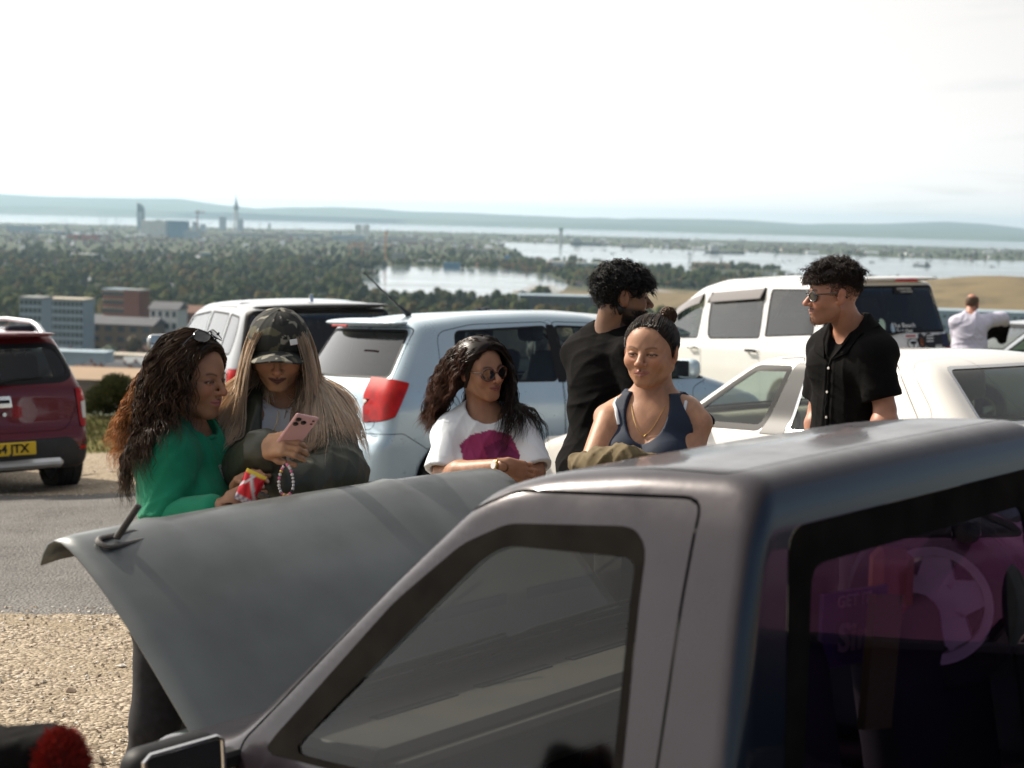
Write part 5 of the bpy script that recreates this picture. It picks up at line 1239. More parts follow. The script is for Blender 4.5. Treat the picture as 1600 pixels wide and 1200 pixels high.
# ---- nearest houses of the town as things -----------------------------------------------
HM = []
for i, (wl, rf) in enumerate((('brick', 'tile'), ('cream', 'slate'), ('brown', 'tile'), ('white', 'slate'))):
    t = (wl, rf); HM.append(t)
def house(x, y, z, yaw, k, first={}):
    wl, rf = HM[k]; lab = ['brick house with a brown tiled roof in the town below the hill', 'cream house with a slate roof in the town below the hill', 'brown house with a tiled roof in the town below the hill', 'white house with a slate roof in the town below the hill'][k]
    if k not in first:
        t = thing('house', lab, 'house', group=['brick town houses', 'cream town houses', 'brown town houses', 'white town houses'][k])
        MB().box((-4.5, -4, 0), (4.5, 4, 5.2)).obj('wall', walls[wl], t)
        mk('roof', [(-5, -4.6, 5.1), (5, -4.6, 5.1), (5, 0, 8), (-5, 0, 8), (-5, 4.6, 5.1), (5, 4.6, 5.1)], [[0, 1, 2, 3], [3, 2, 5, 4], [0, 3, 4], [1, 5, 2], [0, 4, 5, 1]], walls[rf], t, smooth=False)
        MB().box((2.6, -.5, 6.8), (3.4, .5, 9)).obj('chimney', walls['brick'], t)
        for a in (-2.6, 2.6):
            for c in (1.4, 3.8): MB().box((a - .7, -4.08, c - .6), (a + .7, -3.98, c + .6)).obj('window', glassm, t)
        MB().box((-.5, -4.08, 0), (.5, -3.98, 2.1)).obj('door', walls['dark'], t); first[k] = t
    else:
        s = first[k]; t = s.copy(); COL.objects.link(t)
        for ch in list(s.children): c = ch.copy(); COL.objects.link(c); c.parent = t
    t.location = (x, y, z); t.rotation_euler = (0, 0, yaw)
rh = np.random.default_rng(77); k = 0
while k < 150:
    px, py = rh.uniform(-30, 330), rh.uniform(470, 560); Y = rh.uniform(600, 1250); p = at(px, py, Y); zt = float(gz(np.array([p[0]]), np.array([Y]))[0])
    q = at(px, py, Y); x = q[0]
    if not free(x, Y, 1): k += 1; continue
    house(x, Y, zt - .4, rh.choice([-.2, .1, 1.4]), int(rh.integers(0, 4))); k += 1
# ---- bush, grass and pebbles near the crest -----------------------------------------
def bush():
    t = thing('bush', 'dense gorse bush at the edge of the grass beside the red car', 'bush'); c = np.array([-6.15, 26.8, 0]); c[2] = z1(c[0], 26.5); r = np.random.default_rng(2)
    n = 11000; d = r.normal(size=(n, 3)); d /= np.linalg.norm(d, axis=1)[:, None]; d[:, 2] = np.abs(d[:, 2]); lob = np.array([(0, 0, .42, .62), (.34, .1, .30, .44), (-.34, .05, .34, .46), (.1, -.2, .62, .42), (-.12, .1, .70, .32), (.42, 0, .12, .36), (-.46, 0, .1, .34)]); k = r.integers(0, 7, n)
    P = lob[k, :3] * A(.62, .62, .62) + d * lob[k, 3:4] * .62 * r.uniform(.55, 1.08, (n, 1)); L = r.uniform(.03, .085, n); dr = d + r.normal(size=(n, 3)) * .45 + A(0, 0, .5); dr /= np.linalg.norm(dr, axis=1)[:, None]; tt = np.linspace(0, 1, 3)[None, :, None]
    hgt = np.clip(P[:, 2] / 1.0, 0, 1)[:, None]; col = A(.05, .062, .016) * (1 - r.random((n, 1)) * .35) + r.random((n, 1)) ** 3 * A(.10, .075, .02)
    strand_mesh(c + (P[:, None] + dr[:, None] * L[:, None, None] * tt), np.full(n, .006), col, 'foliage', 'grass_blades', t)
    MB().tube([c + A(0, 0, -.1), c + A(.03, 0, .3)], [.03, .015], 6).tube([c + A(0, 0, .1), c + A(-.15, 0, .3)], [.03, .01], 5).obj('stem', MT['bark'], t)
bush()
def grass():
    r = np.random.default_rng(3); n = 15000; x = r.uniform(-9.5, -2.6, n); y = 19.6 + (27.0 - 19.6) * r.random(n) ** 1.0; n2 = 900; x2 = r.uniform(-60, 60, 9000); y2 = r.uniform(24, 27, 9000)
    x = np.concatenate([x, x2]); y = np.concatenate([y, y2]); a, g = band(x, y); m = (r.random(len(x)) < g) ; x, y = x[m], y[m]; z = zg(x, y); n = len(x)
    cl = np.sin(x * 2.1 + np.sin(y * 3)) * np.sin(y * 2.7) ; L = r.uniform(.03, .10, n) * (1 + .5 * cl); D = np.stack([r.normal(size=n) * .35 - .15, r.normal(size=n) * .35, np.ones(n)], 1); t = np.linspace(0, 1, 3)[None, :, None]
    col = np.array([(.10, .115, .028), (.19, .17, .06), (.07, .09, .022), (.28, .23, .11)])[r.integers(0, 4, n)]
    strand_mesh(np.stack([x, y, z], 1)[:, None] + D[:, None] * L[:, None, None] * t, np.full(n, .006), col, 'grass', 'grass_blades', None)['kind'] = 'stuff'
grass()
def pebbles():
    r = np.random.default_rng(9); n = 26000; x = r.uniform(-6, 1.5, n); y = np.concatenate([r.uniform(4.2, 8.9, n * 3 // 4), r.uniform(14.6, 20.0, n - n * 3 // 4)]); x = np.where(y > 14, x * 1.3 - 1, x)
    s = r.uniform(.003, .0085, n) * (1 + (r.random(n) < .03) * r.uniform(.5, 2.2, n)); z = zg(x, y) + .012 * np.sin(x * 1.7 + 1.3 * np.sin(y * .9)) * np.sin(y * 1.3 + x * .4)
    o = np.array([(1, 0, 0), (0, 1, 0), (-1, 0, 0), (0, -1, 0), (0, 0, 1), (0, 0, -1)], float); V = o[None] * s[:, None, None] * (1 + r.normal(size=(n, 6, 1)) * .35) * A(1.3, 1.2, .75); a = r.random(n) * 6.28; c, q = np.cos(a), np.sin(a)
    X = V[:, :, 0] * c[:, None] - V[:, :, 1] * q[:, None]; Y = V[:, :, 0] * q[:, None] + V[:, :, 1] * c[:, None]; V[:, :, 0] = X; V[:, :, 1] = Y; V += np.stack([x, y, z + s * .25], 1)[:, None]
    f = np.array([(0, 1, 4), (1, 2, 4), (2, 3, 4), (3, 0, 4)]); F = (f[None] + (np.arange(n) * 6)[:, None, None]).reshape(-1, 3); col = np.array([(.54, .47, .37), (.42, .34, .24), (.28, .23, .17), (.64, .59, .52), (.18, .13, .09)])[r.integers(0, 5, n)]
    mk('gravel', V.reshape(-1, 3), F, MT['pebble'], col=np.repeat(col, 6, 0), kind='stuff', smooth=False)
pebbles()
# ---------------------------------------------------------------- silver-white hatchback, rear three-quarter
def make_fabia():
    r = thing('parked_hatchback', 'silver white hatchback with whip aerial and red tail lamp behind the woman in sunglasses', 'car')
    place(r, .22, 14.0, -.27, 34)
    c = dict(prof=rounded([(-1.99, .36), (-2.0, .60), (-1.93, .68), (-1.90, .95), (-1.86, 1.02), (-1.56, 1.45), (-1.50, 1.495), (-1.0, 1.535), (-.4, 1.545), (.10, 1.52), (.36, 1.46), (1.18, 1.02), (1.40, .97), (1.86, .82), (1.97, .68), (2.0, .42), (1.93, .22), (-1.9, .24)], .10, 5),
             width=[(0, .74), (.2, .77), (.36, .81), (.6, .825), (.84, .825), (.98, .80), (1.1, .765), (1.3, .69), (1.42, .635), (1.6, .55)],
             plan=[(-2.1, .90), (-1.5, .98), (-.6, 1), (.6, 1), (1.4, .97), (2.1, .86)], wheels=[(-1.24, .30), (1.22, .30)], crown=.05, endk=.17, r=.075, arch=.35, soft=.022)
    s = Skin(c, .022)
    for sg in (1, -1):
        cd = side_of(sg, .3)
        s.panel(r, 'reversing_lamp', 'side', [(-2.2, .925), (-1.84, .925), (-1.87, .86), (-2.2, .86)], both(cd, lambda V: .50 - np.abs(V[:, 1]) + (V[:, 2] - .85) * -.15), 'clear_lamp', .012, .003)
        s.panel(r, 'tail_lamp', 'side', [(-1.80, 1.09), (-1.62, 1.04), (-1.76, .80), (-1.90, .74), (-2.2, .72), (-2.2, .82), (-1.97, 1.04)], both(cd, lambda V: .50 - np.abs(V[:, 1]) + (V[:, 2] - .85) * -.15), 'red_lamp', .012, .004)
        s.window(r, 'side', rounded([(-1.13, 1.02), (-1.22, 1.14), (-1.16, 1.41), (-.32, 1.43), (-.32, 1.0)], .05), cd)
        s.window(r, 'side', rounded([(-.25, .995), (-.25, 1.43), (.32, 1.40), (1.05, 1.03), (1.17, .965)], .04), cd)
        s.panel(r, 'pillar_cover', 'side', [(-.325, .995), (-.325, 1.435), (-.245, 1.435), (-.245, .99)], cd, 'rubber')
        s.seam('side', rounded([(-1.36, 1.0), (-1.32, 1.40), (-1.0, 1.455), (-.285, 1.46), (-.285, .34), (-.85, .34), (-.90, .60), (-1.2, .78)], .08), cd)
        s.seam('side', rounded([(-.28, .34), (-.28, 1.46), (.36, 1.43), (1.20, .97), (1.0, .90), (1.0, .36)], .06), cd)
        s.seam('side', [(-1.70, .68), (-1.42, .50), (-1.42, .2), (-2.3, .2), (-2.3, .68)], cd)
        s.panel(r, 'lower_sill', 'side', [(-2.2, .1), (-2.2, .33), (2.2, .33), (2.2, .1)], cd, 'black_plastic', .003)
    s.window(r, 'end', rounded([(-.66, 1.07), (-.58, 1.425), (.58, 1.425), (.66, 1.07)], .06), REAR(-1.3), glass='dark_glass', gname='rear_window')
    s.window(r, 'end', rounded([(-.66, 1.05), (-.54, 1.43), (.54, 1.43), (.66, 1.05)], .06), FRONT(.3), gname='windscreen')
    s.seam('end', rounded([(-.62, .70), (-.70, 1.0), (-.60, 1.44), (.60, 1.44), (.70, 1.0), (.62, .70)], .05), REAR(-1.45))
    s.finish(r, 'silver_paint')
    # spoiler lip
    f = lambda P: np.maximum(sd_ell(P, (-1.56, 0, 1.475), (.13, .60, .035)), P[:, 0] + 1.46)
    mk('roof_spoiler', *nets(f, (-1.9, -.7, 1.35), (-1.3, .7, 1.55), .015), MT['silver_paint'], r)
    MB().box((-1.79, -.12, 1.448), (-1.775, .12, 1.462), bev=.004).obj('high_brake_lamp', MT['red_lamp'], r)
    a = MB(); a.tube([(-1.20, -.05, 1.52), (-1.30, -.05, 1.60)], [.026, .012], 8); a.tube([(-1.29, -.05, 1.59), (-1.60, -.05, 1.86)], [.009, .004], 6); a.obj('aerial', MT['black_plastic'], r, True)
    wiper(r, (-1.915, .42, 1.095), (-1.905, .06, 1.085), (-.7, 0, .6), w=.016)
    text_obj('badge', 'Fabia', .075, (-1.945, -.47, .93), (0, -1, 0), (.1, 0, 1), MT['chrome'], r, .003)
    text_obj('badge', 'TDI', .05, (-1.955, -.47, .84), (0, -1, 0), (.1, 0, 1), MT['chrome'], r, .003)
    MB().box((-2.0, -.26, .70), (-1.975, .26, .81), bev=.004).obj('number_plate', MT['plate_yellow'], r)
    a = np.arange(33) * 2 * math.pi / 32
    ring = np.stack([-1.33 + .092 * np.cos(a), np.full(33, -.826), .86 + .092 * np.sin(a)], 1)
    MB().tube(ring, .0035, 5, caps=False).obj('fuel_flap', MT['gap_black'], r)
    for sg in (1, -1):
        mirror(r, .86, sg * .80, 1.04, 'silver_paint', sg, 1.15)
        for x in (-.35, .35) if False else (-.25,):
            pass
        for x in (-.95, .10):
            MB().tube([(x, sg * .828, .90), (x + .03, sg * .865, .91), (x + .15, sg * .865, .91), (x + .18, sg * .828, .90)], [.014, .014, .014, .014], 8).obj('door_handle', MT['silver_paint'], r, True)
        for x in (-1.24, 1.22): wheel(r, x, sg * .73, .30, rim='alloy')
    interior(r, -1.6, 1.0, .70, .5, (.95, 1.0))
    for x, y in ((.15, .36), (.15, -.36)): seat(r, x, y, .48)
    for y in (.45, 0, -.45): seat(r, -.75, y, .46)
    MB().box((-1.6, -.6, .86), (-1.05, .6, .88)).obj('parcel_shelf', MT['trim_dark'], r)
    steer(r, .55, -.36, .92)
    return r
MT['plate_yellow'] = pmat('number_plate_yellow', (.80, .52, .02), .4, noise=.05)
fabia = make_fabia()
# ---------------------------------------------------------------- dark red crossover hatchback, far left
def make_red():
    r = thing('parked_hatchback', 'dark red crossover hatchback with roof rails and yellow number plate at the left edge', 'car')
    place(r, -5.58, 16.6, -.72, 126)
    c = dict(prof=rounded([(-2.02, .30), (-2.04, .56), (-1.98, .66), (-1.95, 1.0), (-1.90, 1.08), (-1.66, 1.44), (-1.60, 1.50), (-1.0, 1.54), (-.3, 1.555), (.2, 1.53), (.45, 1.47), (1.15, 1.06), (1.4, 1.01), (1.9, .86), (2.0, .70), (2.03, .45), (1.95, .28), (-1.9, .27)], .10, 5),
             width=[(0, .78), (.2, .80), (.36, .86), (.6, .875), (.9, .87), (1.0, .84), (1.1, .80), (1.3, .72), (1.45, .66), (1.65, .56)],
             plan=[(-2.1, .88), (-1.6, .975), (-.6, 1), (.6, 1), (1.4, .97), (2.1, .86)], wheels=[(-1.28, .335), (1.30, .335)], crown=.05, endk=.16, r=.08, soft=.024)
    s = Skin(c, .025)
    for sg in (1, -1):
        cd = side_of(sg, .3)
        s.panel(r, 'reversing_lamp', 'end', [(sg * .745, .87), (sg * .82, .87), (sg * .82, .71), (sg * .755, .71)], REAR(-1.72), 'clear_lamp', .014, .003)
        o = s.panel(r, 'tail_lamp', 'end', [(sg * .70, .99), (sg * 1.1, 1.0), (sg * 1.1, .62), (sg * .73, .64)], REAR(-1.72), 'red_lamp', .01, .004)
        s.window(r, 'side', rounded([(-1.2, 1.05), (-1.22, 1.36), (-1.0, 1.43), (-.2, 1.45), (-.2, 1.03)], .05), cd)
        s.window(r, 'side', rounded([(-.13, 1.03), (-.13, 1.45), (.40, 1.41), (1.0, 1.08), (1.05, 1.03)], .04), cd)
        s.seam('side', rounded([(-1.3, 1.05), (-1.28, 1.40), (-1.0, 1.48), (-.17, 1.49), (-.17, .36), (-.85, .36), (-1.1, .8)], .08), cd)
        s.seam('side', rounded([(-.16, .36), (-.16, 1.49), (.40, 1.45), (1.08, 1.04), (1.0, .36)], .06), cd)
        s.panel(r, 'reflector', 'end', [(sg * .70, .475), (sg * .90, .475), (sg * .90, .44), (sg * .70, .44)], REAR(-1.7), 'red_lamp', .004, .003)
        s.panel(r, 'wheel_arch_trim', 'side', [(-2.2, .0), (-2.2, .36), (-1.72, .60), (-1.28, .80), (-.84, .56), (-.80, .34), (.80, .34), (.86, .6), (1.3, .8), (1.72, .6), (1.8, .36), (2.2, .34), (2.2, 0)], both(cd, lambda V: .74 - np.abs(V[:, 1])), 'black_plastic', .006)
    s.window(r, 'end', rounded([(-.62, 1.04), (-.74, 1.12), (-.64, 1.40), (.64, 1.40), (.74, 1.12), (.62, 1.04)], .10), REAR(-1.3), glass='smoke_glass', gname='rear_window', seal=.05)
    s.window(r, 'end', rounded([(-.70, 1.09), (-.58, 1.47), (.58, 1.47), (.70, 1.09)], .06), FRONT(.3), gname='windscreen')
    s.panel(r, 'bumper_insert', 'end', rounded([(-.62, .56), (-.74, .42), (-.95, .36), (-.95, .1), (.95, .1), (.95, .36), (.74, .42), (.62, .56)], .04), REAR(-1.6), 'black_plastic', .004, .003)
    s.seam('end', rounded([(-.60, .62), (-.78, .95), (-.66, 1.46), (.66, 1.46), (.78, .95), (.60, .62)], .10), REAR(-1.45))
    s.finish(r, 'red_paint')
    MB().box((-2.055, -.52, .30), (-1.98, .52, .385), bev=.03).obj('skid_plate', MT['alloy'], r)
    f = lambda P: np.maximum(sd_ell(P, (-1.66, 0, 1.475), (.13, .62, .035)), P[:, 0] + 1.50)
    mk('roof_spoiler', *nets(f, (-1.9, -.7, 1.38), (-1.4, .7, 1.58), .02), MT['red_paint'], r)
    for sg in (1, -1):
        P = [(-1.52, sg * .56, 1.47), (-1.40, sg * .555, 1.545), (-1.25, sg * .55, 1.585), (-.6, sg * .55, 1.61), (.0, sg * .55, 1.60), (.25, sg * .55, 1.55), (.32, sg * .55, 1.50)]
        MB().tube(P, [.03, .028, .022, .022, .022, .028, .03], 10).obj('roof_rail', MT['alloy'], r, True)
        mirror(r, .86, sg * .84, 1.10, 'black_plastic', sg, 1.15)
        for x in (-1.28, 1.30): wheel(r, x, sg * .77, .335, w=.21)
    p = MB().box((-2.068, -.26, .43), (-2.045, .26, .545), bev=.006).obj('number_plate', MT['plate_yellow'], r)
    text_obj('registration', '64 JTX', .105, (-2.071, -.04, .487), (0, -1, 0), (0, 0, 1), MT['gloss_black'], p, .002, True)
    b = MB().prism(rounded([(-.075, -.05), (-.06, .05), (.06, .05), (.075, -.05)], .012), .012, O=(-2.00, 0, .90), X=(0, -1, 0), Y=(.05, 0, 1)).obj('emblem', MT['chrome'], r)
    MB().prism([(-.05, -.012), (-.05, .018), (.05, .018), (.05, -.012)], .004, O=(-2.013, 0, .90), X=(0, -1, 0), Y=(.05, 0, 1)).obj('emblem_bar', MT['gap_black'], b)
    MB().lathe([(0, .0), (.018, 0), (.018, .012), (0, .012)], 16, c=(-1.995, -.005, .79), ax=(-1, 0, 0)).obj('boot_button', MT['chrome'], r)
    wiper(r, (-1.965, -.02, 1.07), (-1.93, -.38, 1.10), (-.7, 0, .6))
    interior(r, -1.65, 1.0, .74, .6, (.95, 1.04))
    for y in (.36, -.36): seat(r, .15, y, .55)
    for y in (.45, -.45): seat(r, -.78, y, .54)
    return r
make_red()
# ---------------------------------------------------------------- pale grey estate SUV, rear three-quarter, with a black tailgate glass
def make_suv():
    r = thing('parked_suv', 'pale grey SUV with black rear window behind the woman in the camouflage cap', 'car')
    place(r, -2.50, 18.4, -.64, 111)
    c = dict(prof=rounded([(-2.28, .40), (-2.30, .70), (-2.20, .80), (-2.15, 1.10), (-2.08, 1.25), (-1.96, 1.60), (-2.02, 1.655), (-1.5, 1.70), (-.5, 1.735), (.3, 1.71), (.65, 1.63), (1.35, 1.18), (1.6, 1.13), (2.15, 1.0), (2.28, .85), (2.3, .55), (2.2, .32), (-2.15, .32)], .10, 5),
             width=[(0, .84), (.3, .87), (.45, .94), (.8, .955), (1.05, .945), (1.18, .90), (1.3, .85), (1.5, .775), (1.62, .73), (1.8, .62)],
             plan=[(-2.4, .90), (-1.7, .98), (-.6, 1), (.6, 1), (1.5, .97), (2.4, .85)], wheels=[(-1.36, .37), (1.38, .37)], crown=.05, endk=.13, r=.085, soft=.024)
    s = Skin(c, .028)
    for sg in (1, -1):
        cd = side_of(sg, .3)
        s.window(r, 'side', rounded([(-1.80, 1.20), (-1.80, 1.40), (-1.72, 1.57), (-1.30, 1.60), (-1.32, 1.20)], .05), cd, glass='smoke_glass')
        s.window(r, 'side', rounded([(-1.24, 1.20), (-1.24, 1.60), (-.42, 1.62), (-.42, 1.19)], .04), cd, glass='smoke_glass')
        s.window(r, 'side', rounded([(-.34, 1.19), (-.34, 1.62), (.52, 1.57), (1.05, 1.24), (1.10, 1.19)], .05), cd)
        s.seam('side', rounded([(-1.40, 1.2), (-1.38, 1.66), (-.38, 1.67), (-.38, .45), (-.9, .45), (-1.2, .9)], .06), cd)
        s.seam('side', rounded([(-.37, .45), (-.37, 1.67), (.55, 1.62), (1.16, 1.20), (1.05, .45)], .06), cd)
        s.panel(r, 'tail_lamp', 'end', [(sg * .66, 1.08), (sg * 1.1, 1.08), (sg * 1.1, .86), (sg * .70, .86)], REAR(-1.9), 'red_lamp', .01, .004)
        s.panel(r, 'wheel_arch_trim', 'side', [(-2.5, .0), (-2.5, .40), (-1.85, .50), (-1.7, .75), (-1.36, .86), (-1.0, .75), (-.86, .45), (.88, .45), (1.0, .75), (1.38, .86), (1.74, .75), (1.9, .45), (2.5, .4), (2.5, 0)], both(cd, lambda V: .80 - np.abs(V[:, 1])), 'black_plastic', .006)
    s.window(r, 'end', rounded([(-.80, 1.20), (-.70, 1.625), (.70, 1.625), (.80, 1.20)], .05), REAR(-1.5), glass='dark_glass', gname='rear_window', seal=.04)
    s.window(r, 'end', rounded([(-.74, 1.20), (-.64, 1.62), (.64, 1.62), (.74, 1.20)], .05), FRONT(.4), gname='windscreen')
    s.panel(r, 'tailgate_band', 'end', [(-.60, 1.17), (.60, 1.17), (.60, 1.08), (-.60, 1.08)], REAR(-1.9), 'gloss_black', .003)
    s.finish(r, 'grey_paint')
    for i, ch in enumerate('DISCOVERY'):
        text_obj('letter', ch, .075, (-2.235, .54 - i * .135, 1.125), (0, -1, 0), (.1, 0, 1), MT['chrome'], r, .004, True)
    a = MB(); a.prism([(-.09, 0), (.08, 0), (.02, .015), (-.05, .075), (-.075, .075)], .03, O=(-1.55, .015, 1.70), X=(1, 0, .03), Y=(0, 0, 1)); a.obj('shark_fin_aerial', MT['chrome'], r)
    f = lambda P: np.maximum(sd_ell(P, (-2.02, 0, 1.655), (.14, .68, .035)), P[:, 0] + 1.85)
    mk('roof_spoiler', *nets(f, (-2.3, -.8, 1.55), (-1.7, .8, 1.75), .02), MT['gloss_black'], r)
    for sg in (1, -1):
        mirror(r, .98, sg * .92, 1.24, 'grey_paint', sg, 1.4)
        for x in (-1.36, 1.38): wheel(r, x, sg * .83, .37, w=.24)
        for x in (-1.10, -.08): MB().tube([(x, sg * .955, 1.08), (x + .03, sg * .985, 1.09), (x + .17, sg * .985, 1.09), (x + .20, sg * .955, 1.08)], .015, 8).obj('door_handle', MT['grey_paint'], r, True)
    p = MB().box((-2.33, -.26, .62), (-2.30, .26, .73), bev=.005).obj('number_plate', MT['plate_yellow'], r)
    interior(r, -1.9, 1.15, .82, .7, (1.1, 1.18))
    for y in (.4, -.4): seat(r, .3, y, .68)
    for y in (.5, -.5): seat(r, -.75, y, .68)
    return r
make_suv()
# ---------------------------------------------------------------- dark teal hatchback behind the silver one
def make_dark(label='dark teal hatchback with slanted rear lamp, mostly hidden behind the bonnet of the silver car', pose=(-.55, 18.3, -.52, 175), paint='dark_paint'):
    r = thing('parked_hatchback', label, 'car')
    place(r, *pose)
    c = dict(prof=rounded([(-2.12, .36), (-2.14, .62), (-2.12, .80), (-2.20, 1.0), (-2.12, 1.06), (-1.72, 1.36), (-1.60, 1.47), (-1.0, 1.53), (-.3, 1.54), (.2, 1.50), (.5, 1.42), (1.25, 1.02), (1.5, .98), (2.0, .84), (2.12, .66), (2.12, .42), (2.0, .28), (-2.0, .28)], .08, 5),
             width=[(0, .80), (.3, .84), (.5, .89), (.8, .90), (.95, .885), (1.05, .84), (1.3, .74), (1.45, .68), (1.65, .58)],
             plan=[(-2.3, .84), (-1.6, .97), (-.6, 1), (.6, 1), (1.4, .97), (2.2, .84)], wheels=[(-1.28, .34), (1.30, .34)], crown=.05, endk=.2, r=.08, soft=.024)
    s = Skin(c, .03)
    for sg in (1, -1):
        cd = side_of(sg, .3)
        s.window(r, 'side', rounded([(-1.62, 1.10), (-1.60, 1.16), (-1.1, 1.40), (-.2, 1.44), (-.2, 1.04), (-1.3, 1.06)], .04), cd, glass='dark_glass')
        s.window(r, 'side', rounded([(-.13, 1.04), (-.13, 1.44), (.45, 1.38), (1.1, 1.05), (1.15, 1.0)], .04), cd)
        s.panel(r, 'tail_lamp', 'side', [(-2.35, 1.02), (-1.86, .99), (-1.70, .93), (-1.95, .89), (-2.0, .68), (-2.35, .68)], both(cd, lambda V: .42 - np.abs(V[:, 1])), 'red_lamp', .006, .004)
    s.window(r, 'end', rounded([(-.66, 1.09), (-.56, 1.38), (.56, 1.38), (.66, 1.09)], .05), REAR(-1.4), glass='dark_glass', gname='rear_window', seal=.03)
    s.window(r, 'end', rounded([(-.7, 1.05), (-.6, 1.42), (.6, 1.42), (.7, 1.05)], .05), FRONT(.4), gname='windscreen')
    s.finish(r, paint)
    f = lambda P: sd_ell(P, (-1.68, 0, 1.435), (.20, .60, .035))
    mk('roof_spoiler', *nets(f, (-1.95, -.7, 1.35), (-1.4, .7, 1.55), .02), MT['dark_paint'], r)
    for sg in (1, -1):
        for x in (-1.28, 1.30): wheel(r, x, sg * .79, .34)
        mirror(r, .9, sg * .86, 1.06, 'dark_paint', sg, 1.2)
    interior(r, -1.7, 1.0, .74, .6, (.95, 1.0))
    for y in (.36, -.36): seat(r, .15, y, .55)
    return r
make_dark()
MT['plum_paint'] = pmat('plum_paint', (.16, .06, .13), .3, .2, coat=.8)  # for an unseen car, added so the pickup's rear window mirrors it
make_dark('plum coloured hatchback added out of view right of the pickup for its reflection', (6.5, 4.9, .0, 116.5), 'plum_paint')
